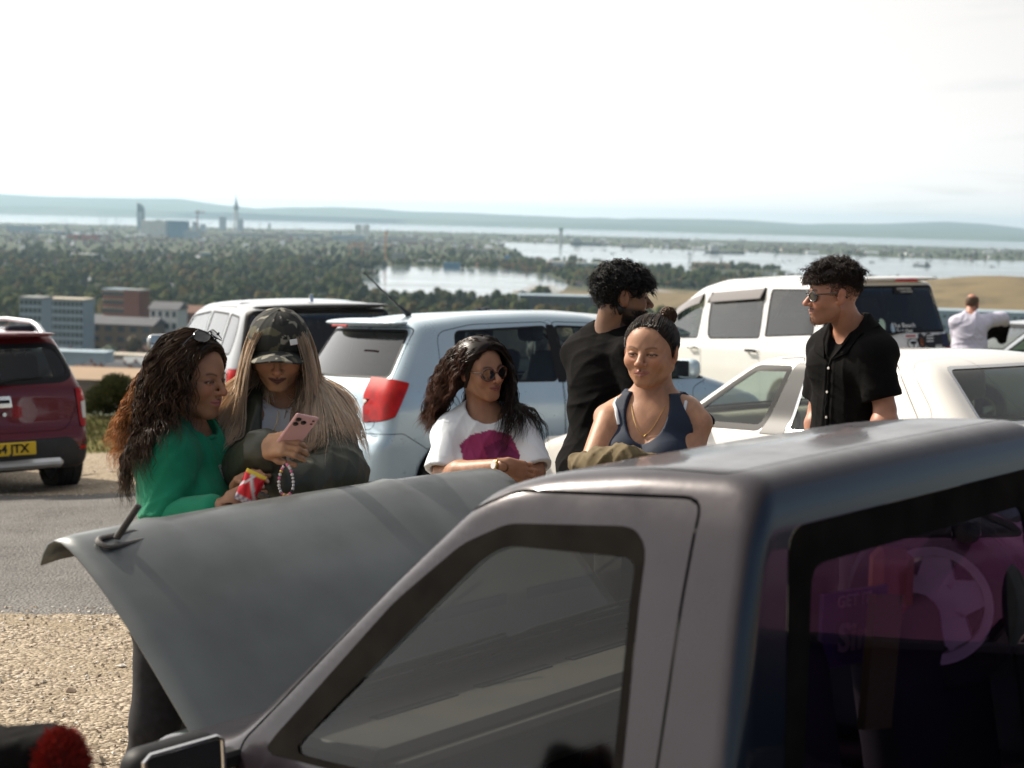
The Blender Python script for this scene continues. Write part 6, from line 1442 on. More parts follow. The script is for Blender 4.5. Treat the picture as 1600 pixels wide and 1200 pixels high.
# ---------------------------------------------------------------- tall pearl white people carrier with stickers
def make_van():
    r = thing('parked_minivan', 'tall pearl white minivan with smoked windows, wind deflectors and stickers on its tailgate', 'minivan')
    place(r, 3.46, 21.57, -.54, 112)
    c = dict(prof=rounded([(-2.40, .35), (-2.42, .65), (-2.38, .80), (-2.36, 1.10), (-2.30, 1.22), (-2.12, 1.78), (-2.16, 1.85), (-1.5, 1.90), (-.5, 1.93), (.3, 1.91), (.8, 1.83), (1.35, 1.62), (1.95, 1.15), (2.2, .98), (2.38, .80), (2.42, .45), (2.35, .25), (-2.3, .25)], .10, 5),
             width=[(0, .82), (.25, .85), (.4, .905), (.8, .92), (1.05, .915), (1.15, .895), (1.35, .855), (1.6, .81), (1.75, .775), (1.95, .68)],
             plan=[(-2.5, .90), (-1.9, .98), (-.6, 1), (.8, 1), (1.6, .96), (2.5, .84)], wheels=[(-1.45, .34), (1.40, .34)], crown=.05, endk=.12, r=.085, soft=.024)
    s = Skin(c, .028)
    for sg in (1, -1):
        cd = side_of(sg, .3)
        s.window(r, 'side', rounded([(-.98, 1.20), (-2.02, 1.24), (-1.95, 1.76), (-.97, 1.77)], .04), cd, glass='smoke_glass')
        s.window(r, 'side', rounded([(-.88, 1.18), (-.86, 1.765), (.46, 1.715), (.46, 1.40), (.42, 1.20), (.34, 1.15)], .05), cd, glass='smoke_glass')
        s.window(r, 'side', rounded([(.66, 1.15), (.62, 1.70), (.95, 1.665), (1.35, 1.50), (1.72, 1.18), (1.74, 1.14)], .05), cd)
        s.seam('side', rounded([(-.92, 1.90), (-.92, .38), (.54, .38), (.54, 1.90)], .02), cd)
        s.seam('side', rounded([(.55, .38), (.55, 1.90), (.9, 1.84), (1.85, 1.15), (1.55, .9), (1.0, .5)], .05), cd)
        s.panel(r, 'tail_lamp', 'end', [(sg * .74, 1.12), (sg * 1.1, 1.12), (sg * 1.1, .80), (sg * .74, .80)], REAR(-2.0), 'red_lamp', .01, .004)
        # wind deflectors over the front and sliding door glass
        for a, b in (((.44, 1.73), (-.84, 1.78)), ((.66, 1.715), (1.40, 1.515))):
            m = MB(); n = 9; V = []; F = []
            for i in range(n):
                t = i / (n - 1); x = a[0] + (b[0] - a[0]) * t; z = a[1] + (b[1] - a[1]) * t + (.03 * math.sin(math.pi * t) if b[0] > 1 else 0)
                for dz, dy in ((0.0, .004), (-.05, .035), (-.125, .045), (-.13, .040)):
                    y = np.interp(z + dz, [p[0] for p in c['width']], [p[1] for p in c['width']]) * np.interp(x, [p[0] for p in c['plan']], [p[1] for p in c['plan']]) + dy
                    V.append((x, sg * y, z + dz))
            for i in range(n - 1):
                for j in range(3):
                    q = (i * 4 + j, i * 4 + j + 1, i * 4 + 5 + j, i * 4 + 4 + j); F.append(q)
            m.add(V, F); m.obj('wind_deflector', MT['deflector'], r, True)
            e = 4 * (n - 1); MB().tube([V[0], V[2]], .014, 6).tube([V[e], V[e + 2]], .02, 6).tube(V[2::4], .008, 5).obj('deflector_clip', MT['rubber'], r)
    s.window(r, 'end', rounded([(-.82, 1.245), (-.70, 1.79), (.70, 1.79), (.82, 1.245)], .07), REAR(-1.8), glass='dark_glass', gname='rear_window', seal=.03)
    s.window(r, 'end', rounded([(-.80, 1.15), (-.68, 1.80), (.68, 1.80), (.80, 1.15)], .05), FRONT(.7), gname='windscreen')
    s.seam('end', rounded([(-.76, .60), (-.86, 1.2), (-.74, 1.84), (.74, 1.84), (.86, 1.2), (.76, .60)], .05), REAR(-1.95))
    s.finish(r, 'pearl_paint')
    f = lambda P: np.maximum(sd_ell(P, (-2.16, 0, 1.862), (.18, .72, .035)), P[:, 0] + 1.95)
    mk('roof_spoiler', *nets(f, (-2.45, -.8, 1.78), (-1.8, .8, 1.95), .02), MT['pearl_paint'], r)
    MB().box((-2.355, -.32, 1.832), (-2.28, -.04, 1.858), bev=.006).obj('high_brake_lamp', MT['red_lamp'], r)
    wiper(r, (-2.335, .18, 1.20), (-2.24, -.45, 1.30), (-.6, 0, .8), w=.016)
    # stickers: small flat pieces lying on the tailgate and the glass
    def spot(y, z): # outer skin point
        xx = -2.6
        for _ in range(60):
            if s.fn(np.array([[xx, y, z]]))[0] < 0: break
            xx += .01
        return xx
    def sticker(y, z, w, h, mat, name='sticker', n=4, lab=None, off=.012):
        x = min(spot(y, z), spot(y + w / 2, z), spot(y - w / 2, z)) - off; sl = (spot(y, z + .05) - spot(y, z - .05)) / .1
        P = [(w / 2 * math.cos(2 * math.pi * (k + .5) / n) * (1.414 if n == 4 else 1), h / 2 * math.sin(2 * math.pi * (k + .5) / n) * (1.414 if n == 4 else 1)) for k in range(n)]
        o = MB().prism(P, .003, O=(x, y, z), X=(0, -1, 0), Y=(sl, 0, 1)).obj(name, MT[mat], r)
        if lab: o['label'] = lab
        return o, x, sl
    st, x, sl = sticker(-.27, 1.735, .27, .075, 'sticker_black', lab='black label strip at the top of the rear window')
    text_obj('lettering', 'ADVENTURE', .034, (x - .006, -.27, 1.750), (0, -1, 0), (sl, 0, 1), MT['sticker_white'], st, .001, True)
    text_obj('lettering', 'CLUB CRUISE', .028, (x - .006 - sl * .03, -.30, 1.718), (0, -1, 0), (sl, 0, 1), MT['sticker_white'], st, .001, True)
    st, x, sl = sticker(.10, 1.345, .085, .15, 'sticker_green', n=14, lab='pale green head shaped sticker')
    st2, x, sl = sticker(-.03, 1.30, .05, .12, 'sticker_blue', n=8)
    tx = text_obj('lettering', 'The Beach', .075, (x - .004, -.17, 1.335), (0, -1, 0), (sl, 0, 1), MT['sticker_white'], r, .001)
    tx = text_obj('lettering', 'Sundae', .075, (x - .012, -.18, 1.275), (0, -1, 0), (sl, 0, 1), MT['sticker_white'], r, .001)
    st, x, sl = sticker(-.245, 1.215, .19, .055, 'sticker_white', n=4); MB().prism([(-.07, -.012), (-.07, .012), (.07, .012), (.07, -.012)], .002, O=(x - .004, -.245, 1.215), X=(0, -1, 0), Y=(sl, 0, 1)).obj('stripe', MT['sticker_red'], st)
    st, x, sl = sticker(-.26, 1.125, .15, .13, 'sticker_black', n=18)
    st2, x, sl = sticker(-.26, 1.125, .13, .11, 'sticker_white', n=18, off=.016)
    MB().prism([(.045 * math.cos(a) , .02 * math.sin(a)) for a in np.arange(12) * math.pi / 6], .002, O=(x - .004, -.26, 1.14), X=(0, -1, 0), Y=(sl, 0, 1)).prism([(-.008, -.045), (-.008, .04), (.008, .04), (.008, -.045)], .002, O=(x - .006, -.26, 1.12), X=(0, -1, 0), Y=(sl, 0, 1)).obj('ring_mark', MT['sticker_black'], st2)
    st, x, sl = sticker(-.39, 1.155, .11, .19, 'sticker_black', n=16); sticker(-.39, 1.145, .05, .11, 'sticker_orange', n=8, off=.016)
    st, x, sl = sticker(-.51, 1.150, .15, .20, 'sticker_black', n=18)
    for q in range(5): MB().prism([(-.05, -.006), (-.05, .006), (.045, .008), (.045, -.004)], .002, O=(x - .004, -.51, 1.085 + q * .032), X=(0, -1, 0), Y=(sl, 0, 1)).obj('stripe', MT['sticker_white'], st)
    st, x, sl = sticker(-.63, 1.165, .11, .12, 'sticker_black'); sticker(-.63, 1.16, .06, .04, 'sticker_red', off=.016)
    st, x, sl = sticker(-.74, 1.155, .10, .16, 'sticker_navy')
    for q in range(7): sticker(-.815 - .012 * (q % 3), 1.10 + .022 * q, .02, .02, 'sticker_black', n=6, name='dot', off=.02)
    for sg in (1, -1):
        mirror(r, 1.62, sg * .90, 1.22, 'pearl_paint', sg, 1.3)
        for x in (-1.45, 1.40): wheel(r, x, sg * .81, .34, w=.21)
        for x in (.62, -.86): MB().tube([(x, sg * .922, 1.03), (x + .03, sg * .965, 1.04), (x + .18, sg * .965, 1.04), (x + .21, sg * .922, 1.03)], .016, 8).obj('door_handle', MT['chrome'] if x > 0 else MT['rubber'], r, True)
    interior(r, -2.2, 1.5, .80, .55, (1.5, 1.12))
    for x in (.7, -.4, -1.4):
        for y in (.4, -.4): seat(r, x, y, .66)
    return r
MT['deflector'] = pmat('smoked_deflector', (.14, .12, .11), .15, coat=.6)
MT['sticker_black'] = pmat('sticker_black', (.015, .015, .018), .5); MT['sticker_white'] = pmat('sticker_white', (.7, .74, .76), .5)
MT['sticker_green'] = pmat('sticker_green', (.36, .50, .42), .5); MT['sticker_blue'] = pmat('sticker_blue', (.35, .48, .60), .5)
MT['sticker_red'] = pmat('sticker_red', (.40, .05, .06), .5); MT['sticker_orange'] = pmat('sticker_orange', (.42, .14, .05), .5); MT['sticker_navy'] = pmat('sticker_navy', (.02, .025, .06), .5)
make_van()
# ---------------------------------------------------------------- cream white saloon in the middle of the car park
def make_saloon():
    r = thing('parked_saloon', 'long cream white saloon with chrome window trim behind the man in the black shirt', 'car')
    place(r, 2.40, 10.8, -.20, 127)
    c = dict(prof=rounded([(-2.68, .36), (-2.70, .62), (-2.66, .88), (-2.45, .95), (-1.55, 1.00), (-1.38, 1.04), (-.98, 1.38), (-.86, 1.425), (-.4, 1.455), (.1, 1.455), (.45, 1.42), (1.10, 1.04), (1.30, .985), (2.2, .89), (2.58, .78), (2.68, .62), (2.68, .38), (2.55, .24), (-2.5, .26)], .10, 5),
             width=[(0, .84), (.2, .87), (.4, .95), (.65, .965), (.85, .945), (.96, .90), (1.05, .83), (1.2, .775), (1.36, .71), (1.5, .63)],
             plan=[(-2.8, .88), (-2.0, .97), (-.8, 1), (.6, 1), (1.5, .98), (2.8, .84)], wheels=[(-1.42, .34), (1.50, .34)], crown=.05, endk=.10, r=.085, soft=.026)
    s = Skin(c, .028)
    for sg in (1, -1):
        cd = side_of(sg, .3)
        s.window(r, 'side', rounded([(.22, .97), (.10, 1.37), (.42, 1.365), (.90, 1.06), (1.02, .97)], .04), cd, seal=.038)
        s.window(r, 'side', rounded([(.02, .97), (-.02, 1.37), (-.52, 1.365), (-.66, 1.33), (-.86, 1.06), (-.90, .97)], .05), cd, seal=.022, smat='chrome')
        s.panel(r, 'pillar_cover', 'side', [(.225, .955), (.095, 1.385), (-.025, 1.385), (.015, .955)], cd, 'pillar_grey', .002, .004)
        s.seam('side', rounded([(.11, .36), (.04, 1.42), (.46, 1.40), (1.14, .98), (1.10, .36)], .04), cd)
        s.seam('side', rounded([(.10, .36), (.03, 1.42), (-.68, 1.41), (-.98, 1.06), (-.98, .80), (-.90, .40)], .08), cd)
        s.seam('side', rounded([(-.72, 1.6), (-.76, 1.42), (-1.02, 1.15), (-1.10, .9), (-2.0, .9), (-2, 1.6)], .05), cd, w=.003)
    s.window(r, 'end', rounded([(-.68, 1.07), (-.57, 1.385), (.57, 1.385), (.68, 1.07)], .06), both(REAR(-.85), lambda V: -V[:, 0] - 1.60), gname='rear_window', seal=.016, smat='chrome', glass='green_glass')
    s.window(r, 'end', rounded([(-.72, 1.06), (-.58, 1.40), (.58, 1.40), (.72, 1.06)], .05), both(FRONT(.3), lambda V: V[:, 0] - 1.25), gname='windscreen')
    s.seam('top', rounded([(1.22, .72), (2.52, .70), (2.60, 0), (2.52, -.70), (1.22, -.72)], .1), TOP(.7))
    s.seam('top', rounded([(-1.50, .66), (-2.62, .70), (-2.62, -.70), (-1.50, -.66)], .1), TOP(.8))
    s.finish(r, 'cream_paint', 'trim_beige')
    for sg in (1, -1):
        mirror(r, .86, sg * .86, 1.02, 'cream_paint', sg, 1.2)
        for x in (-1.42, 1.50): wheel(r, x, sg * .85, .34, w=.22, spokes=7)
        MB().box((2.58, sg * .52 - .16, .62), (2.66, sg * .52 + .16, .78), bev=.03).obj('headlamp', MT['clear_lamp'], r)
        for x in (.22, -.82): MB().tube([(x, sg * .935, .86), (x + .03, sg * .985, .87), (x + .17, sg * .985, .87), (x + .20, sg * .935, .86)], .015, 8).obj('door_handle', MT['chrome'], r, True)
    interior(r, -1.45, 1.15, .80, .5, (1.0, 1.0), 'trim_beige')
    for y in (.4, -.4): seat(r, .10, y, .30, 'seat_beige')
    for y in (.4, -.4): seat(r, -.80, y, .22, 'seat_beige', hr=False)
    MB().box((-1.50, -.62, .99), (-1.08, .62, 1.01)).obj('parcel_shelf', MT['trim_beige'], r)
    steer(r, .55, .40, .92)
    return r
MT['pillar_grey'] = pmat('pillar_trim_grey', (.045, .045, .045), .5)
MT['green_glass'] = glass_mat('green_tinted_glass', (.42, .50, .42))
make_saloon()
# ---------------------------------------------------------------- small pale car at the right edge, where a man leans
def make_far():
    r = thing('parked_hatchback', 'small pale car with a black front edge and orange roof light at the right edge', 'car')
    place(r, 7.1, 23.0, -.60, 188)
    c = dict(prof=rounded([(-1.95, .30), (-1.97, .60), (-1.90, .95), (-1.80, 1.04), (-1.45, 1.40), (-1.3, 1.45), (-.3, 1.48), (.3, 1.43), (.98, 1.02), (1.2, .96), (1.8, .80), (1.95, .62), (1.95, .35), (1.85, .22), (-1.85, .22)], .10, 5),
             width=[(0, .76), (.2, .78), (.36, .82), (.8, .84), (.98, .80), (1.2, .72), (1.42, .62), (1.6, .55)],
             plan=[(-2.1, .88), (-1.5, .98), (-.6, 1), (.6, 1), (1.4, .97), (2.1, .86)], wheels=[(-1.2, .30), (1.2, .30)], crown=.05, endk=.17, r=.08, soft=.024)
    s = Skin(c, .03)
    for sg in (1, -1):
        cd = side_of(sg, .3)
        s.window(r, 'side', rounded([(-1.3, 1.02), (-1.2, 1.36), (-.25, 1.40), (-.25, 1.0)], .05), cd)
        s.window(r, 'side', rounded([(-.18, 1.0), (-.18, 1.40), (.35, 1.36), (.86, 1.04), (.9, 1.0)], .05), cd)
    s.window(r, 'end', rounded([(-.68, 1.05), (-.56, 1.40), (.56, 1.40), (.68, 1.05)], .06), FRONT(.2), gname='windscreen', seal=.05)
    s.window(r, 'end', rounded([(-.6, 1.06), (-.52, 1.38), (.52, 1.38), (.6, 1.06)], .06), REAR(-1.2), glass='dark_glass', gname='rear_window')
    s.finish(r, 'far_paint')
    for sg in (1, -1):
        for x in (-1.2, 1.2): wheel(r, x, sg * .74, .30)
    interior(r, -1.4, .9, .7, .5, (.85, .98))
    for y in (.34, -.34): seat(r, .1, y, .5)
    MB().box((-.5, -.12, 1.475), (-.25, .12, 1.54), bev=.02).obj('roof_light', MT['orange_lamp'], r)
    return r
make_far()
MT['tee_print'] = pmat('printed_cotton', (.7, .74, .78), .85, attr=True, bump=.0008, bscale=60)
MT['camo'] = pmat('camouflage_cloth', (.05, .05, .04), .85, attr=True, bump=.0004, bscale=400)
def body_frame(px, py, Y, yaw, lean=0, **kw):
    B = dict(o=at(px, py, Y), M=frame(yaw, lean)); B.update(kw); return B
def sleeve_f(S_, E_, r0, r1, t, seed, amp=.006, fs=1.0):
    """sleeve solid from shoulder towards elbow, open at the far end"""
    ax = unit(E_ - S_); L = np.linalg.norm(E_ - S_)
    def f(P):
        d = sd_cone(P, S_, S_ + ax * L * t, r0, r1) - fold(P, amp, seed, fs)
        s_ = (P - S_) @ ax - L * (t - .0); d = smax(d, s_, .006)
        inner = sd_cone(P, S_, S_ + ax * L * (t + .3), r0 * .55, r1 * .80); inner = np.maximum(inner, -(s_ + .05)); return np.maximum(d, -inner)
    return f
def shirt(root, B, arms, mat, name='shirt', off=.014, rs=(.078, .070), t=.72, neck=(.078, .030), hem=-.62, amp=.006, h=.007, seed=1, colf=None, yscale=1.0, open_front=None, extra=None, fs=1.0, vneck=0.0, loose=0.0):
    sl = [sleeve_f(a[0] + (B['o'] + B['M'] @ A(-.01, 0, -.06) - a[0]) * .10, a[1], rs[0], rs[1], t, seed + i, amp, fs) for i, a in enumerate(arms)]
    def f(P):
        q = (P - B['o']) @ B['M']
        d = torso_sdf(P, B, off) - loose * ss(-.15, -.5, q[:, 2]) - fold(P, amp, seed + 9, fs)
        for s_ in sl: d = smin(d, s_(P), .03)
        d = smax(d, -(q[:, 2] - hem), .01)
        ny = sd_ell(q, (-.004 + neck[1], 0, .040), (neck[0] * 1.10, neck[0], .078)); d = smax(d, -ny, .008)
        if vneck: d = smax(d, -sd_cone(q, (.09, 0, .02), (.13, 0, -vneck), .055, .008), .006)
        if extra is not None: d = extra(q, d, P)
        return d
    pts = np.array([p for a in arms for p in a[:2]] + [B['o'], B['o'] + B['M'] @ A(0, 0, hem)]); lo = np.minimum(pts.min(0), B['o'] - .27) - .06; hi = np.maximum(pts.max(0), B['o'] + .27) + .09; hi[2] = B['o'][2] + .14; lo[2] = (B['o'] + B['M'] @ A(0, 0, hem))[2] - .06
    V, Q = nets(f, lo, hi, h, lip=1.3); col = colf((V - B['o']) @ B['M'], V) if colf else None
    return mk(name, V, Q, MT[mat], root, col=col), f
def person(label, x, y, yaw):
    return thing('person', label, 'person')
def necklace(root, B, full, drop=.10, mat='gold', pendant=True, r=.0011):
    pts = []
    for k in range(21):
        u = -1 + 2 * k / 20; q = A(.06 + .03 * (1 - u * u), u * .062, -.02 - drop * (1 - u * u) ** 1.2 + .02 * abs(u)); p = B['o'] + B['M'] @ q
        for _ in range(6): N, f = grad(full, p[None], .004); p = p - N[0] * (f[0] - .0025)
        pts.append(p)
    o = MB().tube(pts, r, 5, caps=False).obj('necklace', MT[mat], root, True)
    if pendant: MB().tube([pts[9], pts[10] + A(0, 0, -.004), pts[11]], .0026, 6).obj('pendant', MT[mat], o, True)
    return o
# ---- woman in the green sweatshirt -------------------------------------------
def woman_green():
    r = person('woman in a green sweatshirt with long windblown brown hair and sunglasses pushed up', 0, 0, 0)
    H = Head(at(303, 590, 5.350), -26, 6, 0, 1.06, cheek=1.2, lips=1.2, nose=1.0, chin=1.05, lidopen=.75)
    B = body_frame(300, 684, 5.37, -28, 3, sh=1.02, fem=1.15, thick=1.14, hip=1.1, waist=1.05)
    arms = [(at(262, 706, 5.222), at(255, 815, 5.179), at(350, 792, 5.072), .050, .040), (at(330, 700, 5.521), at(352, 790, 5.511), at(388, 778, 5.275), .050, .040)]
    hR = Hand(at(356, 788, 5.061), at(398, 768, 5.072) - at(356, 788, 5.061), A(.1, -.9, .35), side=-1, curl=(45, 50, 52, 55), thumb=(30, 40), sc=.92)
    hL = Hand(at(372, 760, 5.200), at(384, 742, 5.136) - at(372, 760, 5.200), A(-.5, .2, .8), side=1, curl=(30, 35, 40, 45), thumb=(40, 20), sc=.92)
    legs = stand_legs(B['o'], B['M'], -1.08, 5.40, hipdrop=.56)
    skin = (.33, .165, .095)
    full, core, armf = make_body(r, H, B, arms, skin, (.30, .10, .10), hands=(hR, hL), legs=legs, seed=11, brow=(.02, .01, .006), makeup=.3)
    def rib(q, d, P): return d
    sw, sf = shirt(r, B, arms, 'knit_green', 'sweatshirt', off=.020, rs=(.083, .072), t=.98, neck=(.066, .012), hem=-.62, amp=.008, h=.008, seed=21)
    # forearms of the sweatshirt
    def fa(P):
        d = np.full(len(P), 9.)
        for S_, E_, W_, *_ in arms: d = np.minimum(d, sd_cone(P, E_, lerp(E_, W_, .80), .064, .048))
        return d - fold(P, .006, 31)
    p = np.array([q for a in arms for q in a[1:3]]); mk('sleeve', *nets(fa, p.min(0) - .1, p.max(0) + .1, .009), MT['knit_green'], sw)
    # neck rib
    a_ = np.linspace(0, 2 * math.pi, 33); pts = []
    for t in a_:
        q = B['o'] + B['M'] @ A(.010 + .070 * math.cos(t), .067 * math.sin(t), .012 - .016 * math.cos(t))
        for _ in range(6): N, f = grad(sf, q[None], .004); q = q - N[0] * (f[0] - .001)
        pts.append(q)
    MB().tube(pts, .0075, 7, caps=False).obj('collar', MT['knit_green'], sw, True)
    wrap_text('lettering', 'Bella', .024, B['o'] + B['M'] @ A(.150, -.01, -.085), B['M'] @ A(.15, .15, -1), B['M'] @ A(.0, 1, .15), MT['print_white'], sw, sf)
    trousers(r, legs, B, 'denim_black'); shoes(r, legs, B['M'])
    hairtest = lambda q: (q[:, 2] > -.055 + .0) & (q[:, 0] < .055 + .25 * (q[:, 2] - .06)) & ((q[:, 2] > .0) | (q[:, 0] < .0))
    cap_mesh(r, H, lambda q: np.maximum(q[:, 0] - .052 - .30 * (q[:, 2] - .06), -.075 - q[:, 2] + .9 * np.maximum(0, q[:, 0] - .0)), lambda q: .012 + .010 * ss(.0, .1, q[:, 2]), 'hair', col=(.022, .012, .007))
    bodyc = lambda P: np.minimum(sf(P), H.sdf(P, False))
    flow_hair(H, r, 3200, hairtest, (.095, .046, .020), lambda q: .29 + .04 * ss(.05, -.08, q[:, 0]), lambda q, n: n * .05 + A(-.55, 0, -.5) * 1 + np.stack([0 * q[:, 0], np.sign(q[:, 1]) * .20, 0 * q[:, 0]], 1), (-.20, -.03, -1.0), body=sf, rad=.0013, wave=(.0105, 88), seed=4, thick=.016, colvar=.6, tipcol=(.45, .22, .08), spread=.12, K=30, clump=14, wind=(-.12, 0, 0))
    flow_hair(H, r, 1100, lambda q: hairtest(q) & (q[:, 1] < .02) & (q[:, 0] > -.04), (.060, .030, .014), .40, lambda q, n: n * .2 + A(-.5, -.3, -.3) * np.ones((len(q), 1)), (.02, -.10, -1.0), body=sf, rad=.0014, wave=(.009, 80), seed=5, thick=.028, clump=16, colvar=.5, spread=.10, K=30, name='hair_front')
    sg_ = sunglasses(None, H, z=.055, x=-.018, tilt=-52, mat='black_frame', name='sunglasses')
    tag(sg_, 'dark sunglasses pushed up on the brown haired woman in green', 'sunglasses')
    # snack packet in her hand
    k = thing('snack_packet', 'red foil snack packet with yellow edge held by the woman in green', 'packet')
    c = at(391, 762, 5.029); X = unit(c_r * .80 + c_u * -.45 + c_fw * .2); Yv = unit(c_u * .85 + c_r * .48 + c_fw * -.1)
    X, Yv = unit(np.cross(Yv, np.cross(X, Yv)) ) if False else unit(c_r * .88 - c_u * .42), unit(c_u * .88 + c_r * .42 - c_fw * .25)
    Zv = np.cross(X, Yv); n = 16; V = []; C = []
    for s_ in (1, -1):
        for i in range(n + 1):
            for j in range(n + 1):
                u = -1 + 2 * i / n; v = -1 + 2 * j / n; bul = (1 - u ** 4) * (1 - v ** 4) * .012 + .0015 * math.sin(9 * u + 5 * v) * (1 - abs(v)) 
                V.append(c + X * u * .032 + Yv * v * .052 + Zv * s_ * bul)
                if v > .78: cc_ = (.75, .55, .06)
                elif abs(u + .9 * v - .35) < .16 or abs(u - 1.1 * v + .9) < .13: cc_ = (.62, .58, .62)
                elif v < -.55: cc_ = (.45, .44, .52) if (i // 2 + j // 2) % 2 else (.20, .18, .28)
                else: cc_ = (.50, .015, .03)
                C.append(cc_)
    F = []
    for s_ in (0, 1):
        b = s_ * (n + 1) ** 2
        for i in range(n):
            for j in range(n):
                q = (b + i * (n + 1) + j, b + (i + 1) * (n + 1) + j, b + (i + 1) * (n + 1) + j + 1, b + i * (n + 1) + j + 1); F.append(q if s_ == 0 else q[::-1])
    mk('packet_foil', V, F, MT['foil'], k, col=C)
    ky = MB().box((-.02, -.012, -.006), (.02, .012, .006), bev=.004, M3=np.stack([X, Yv, Zv], 1), t=at(411, 776, 5.029)).obj('car_key', MT['gloss_black'])
    tag(ky, 'black car key hanging below the red snack packet', 'key')
    return r
MT['foil'] = pmat('printed_foil', (.5, .02, .03), .3, .3, attr=True)
MT['print_white'] = pmat('white_print', (.7, .7, .7), .8)
# ---- woman in the camouflage cap ---------------------------------------------
def camo_col(V):
    r = np.random.default_rng(5); n1 = np.zeros(len(V)); n2 = np.zeros(len(V))
    for k in range(6):
        d = r.normal(size=3); d /= np.linalg.norm(d); d2 = r.normal(size=3) * 30; n1 += np.sin(V @ d * (75 + 26 * k) + 2.2 * np.sin(V @ d2) + r.random() * 6) / (1 + .3 * k); n2 += np.sin(V @ d[::-1] * (60 + 25 * k) + 1.8 * np.sin(V @ d2[::-1]) + r.random() * 6) / (1 + .3 * k)
    C = np.tile(A(.022, .023, .020), (len(V), 1)); C[n1 > 1.0] = (.085, .080, .048); C[n2 > 1.0] = (.21, .20, .16); C[(n1 < -1.4)] = (.010, .011, .011); return C
def woman_cap():
    r = person('woman with long ash blonde hair in a camouflage cap looking down at her phone', 0, 0, 0)
    H = Head(at(435, 549, 5.5), -84, 19, 0, 1.0, cheek=1.25, lips=1.25, wide=1.06, chin=1.05, nose=1.0, lidopen=.25)
    B = body_frame(440, 626, 5.60, -84, 4, sh=1.08, fem=1.1, thick=1.1, neck=.054)
    arms = [(at(398, 655, 5.52), at(372, 745, 5.42), at(414, 700, 5.18), .052, .038), (at(500, 652, 5.52), at(526, 742, 5.38), at(430, 762, 5.20), .052, .038)]
    hw = at(413, 698, 5.17)
    hR = Hand(hw, at(452, 692, 5.10) - hw, A(-.25, -.80, .45), side=-1, curl=((38, 42, 30), (42, 46, 32), (46, 48, 34), (50, 50, 36)), thumb=(28, 30), sc=1.0)
    legs = stand_legs(B['o'], B['M'], -.75, 5.65, hipdrop=.56)
    skin = (.42, .225, .125)
    full, core, armf = make_body(r, H, B, arms, skin, (.085, .025, .022), hands=(hR,), legs=legs, seed=12, makeup=.6)
    tee, tf = shirt(r, B, [(a[0], a[1]) for a in arms], 'tee_white', 'tee', off=.008, rs=(.06, .055), t=.5, neck=(.070, .022), hem=-.60, amp=.002, h=.009, seed=41)
    wrap_text('lettering', 'BABYGIRL', .034, B['o'] + B['M'] @ A(.160, .0, -.125), B['M'] @ A(0, 1, 0), B['M'] @ A(.15, 0, 1), MT['print_black'], tee, tf)
    # puffed nylon jacket, open in front
    def jf(P):
        q = (P - B['o']) @ B['M']
        d = torso_sdf(P, B, .034) - fold(P, .014, 51, .7)
        for i, (S_, E_, W_, *_) in enumerate(arms):
            E2 = E_
            s_ = smin(sd_cone(P, S_ * .93 + B['o'] * .07, E2, .090, .084), sd_cone(P, E2, lerp(E_, W_, .90), .086, .060), .03)
            d = smin(d, s_ - fold(P, .013, 52 + i, .8), .03)
        d = smax(d, -sd_box(q, (.15, .005, -.10), (.16, .062, .24), .03), .012)
        d = smax(d, -sd_ell(q, (.03, 0, .03), (.085, .074, .085)), .01)
        return smax(d, -(q[:, 2] + .52), .02)
    pts = np.array([p for a in arms for p in a[:3]] + [B['o']]); lo = pts.min(0) - .16; hi = pts.max(0) + .16; lo[2] = B['o'][2] - .56
    jk = garment(r, 'bomber_jacket', jf, lo, hi, .0075, 'jacket_olive')
    for i, t in enumerate(((.88, .064),)): 
        S_, E_, W_ = arms[0][:3]; ax = unit(W_ - E_); c = lerp(E_, W_, .91); MB().lathe([(.040, -.016), (.052, -.014), (.054, 0), (.052, .014), (.040, .016)], 20, c=c, ax=ax).obj('cuff', MT['rib_olive'], jk, True)
    trousers(r, legs, B, 'denim_black'); shoes(r, legs, B['M'])
    necklace(r, B, lambda P: np.minimum(full(P), tf(P)), .085)
    text_obj('necklace_name', 'Sarah', .022, B['o'] + B['M'] @ A(.142, -.002, -.078), B['M'] @ A(0, 1, 0), B['M'] @ A(.3, 0, 1), MT['gold'], r, .001, True)
    # nose ring, bracelet, ring
    a_ = np.linspace(0, 2 * math.pi, 14); MB().tube([H.wld((.104 + .004 * math.cos(t), -.0135, -.031 + .004 * math.sin(t))) for t in a_], .0007, 5, caps=False).obj('nose_ring', MT['gold'], r, True)
    ax = unit(arms[0][2] - arms[0][1]); u = unit(np.cross(ax, A(0, 0, 1))); v = np.cross(ax, u)
    MB().tube([hw - ax * (.012 + .012 * math.cos(t)) + (u * math.cos(t) + v * math.sin(t)) * .031 for t in a_], .0013, 6, caps=False).obj('bracelet', MT['gold'], r, True)
    # hair
    def hf(q): return (q[:, 2] > -.06) & (q[:, 0] < .045) & ((q[:, 0] < .02) | (q[:, 2] > .02)) & (np.abs(q[:, 1]) > .03)
    cap_mesh(r, H, lambda q: np.maximum(q[:, 0] - .035, -.055 - q[:, 2] - .4 * np.maximum(0, -.02 - q[:, 0])), .012, 'hair', col=(.16, .11, .07))
    jb = lambda P: np.minimum(jf(P), tf(P))
    col1 = (.46, .36, .26); col2 = (.78, .67, .54)
    side = lambda sg: (lambda q: hf(q) & (q[:, 1] * sg > .0) & (q[:, 2] < .09))
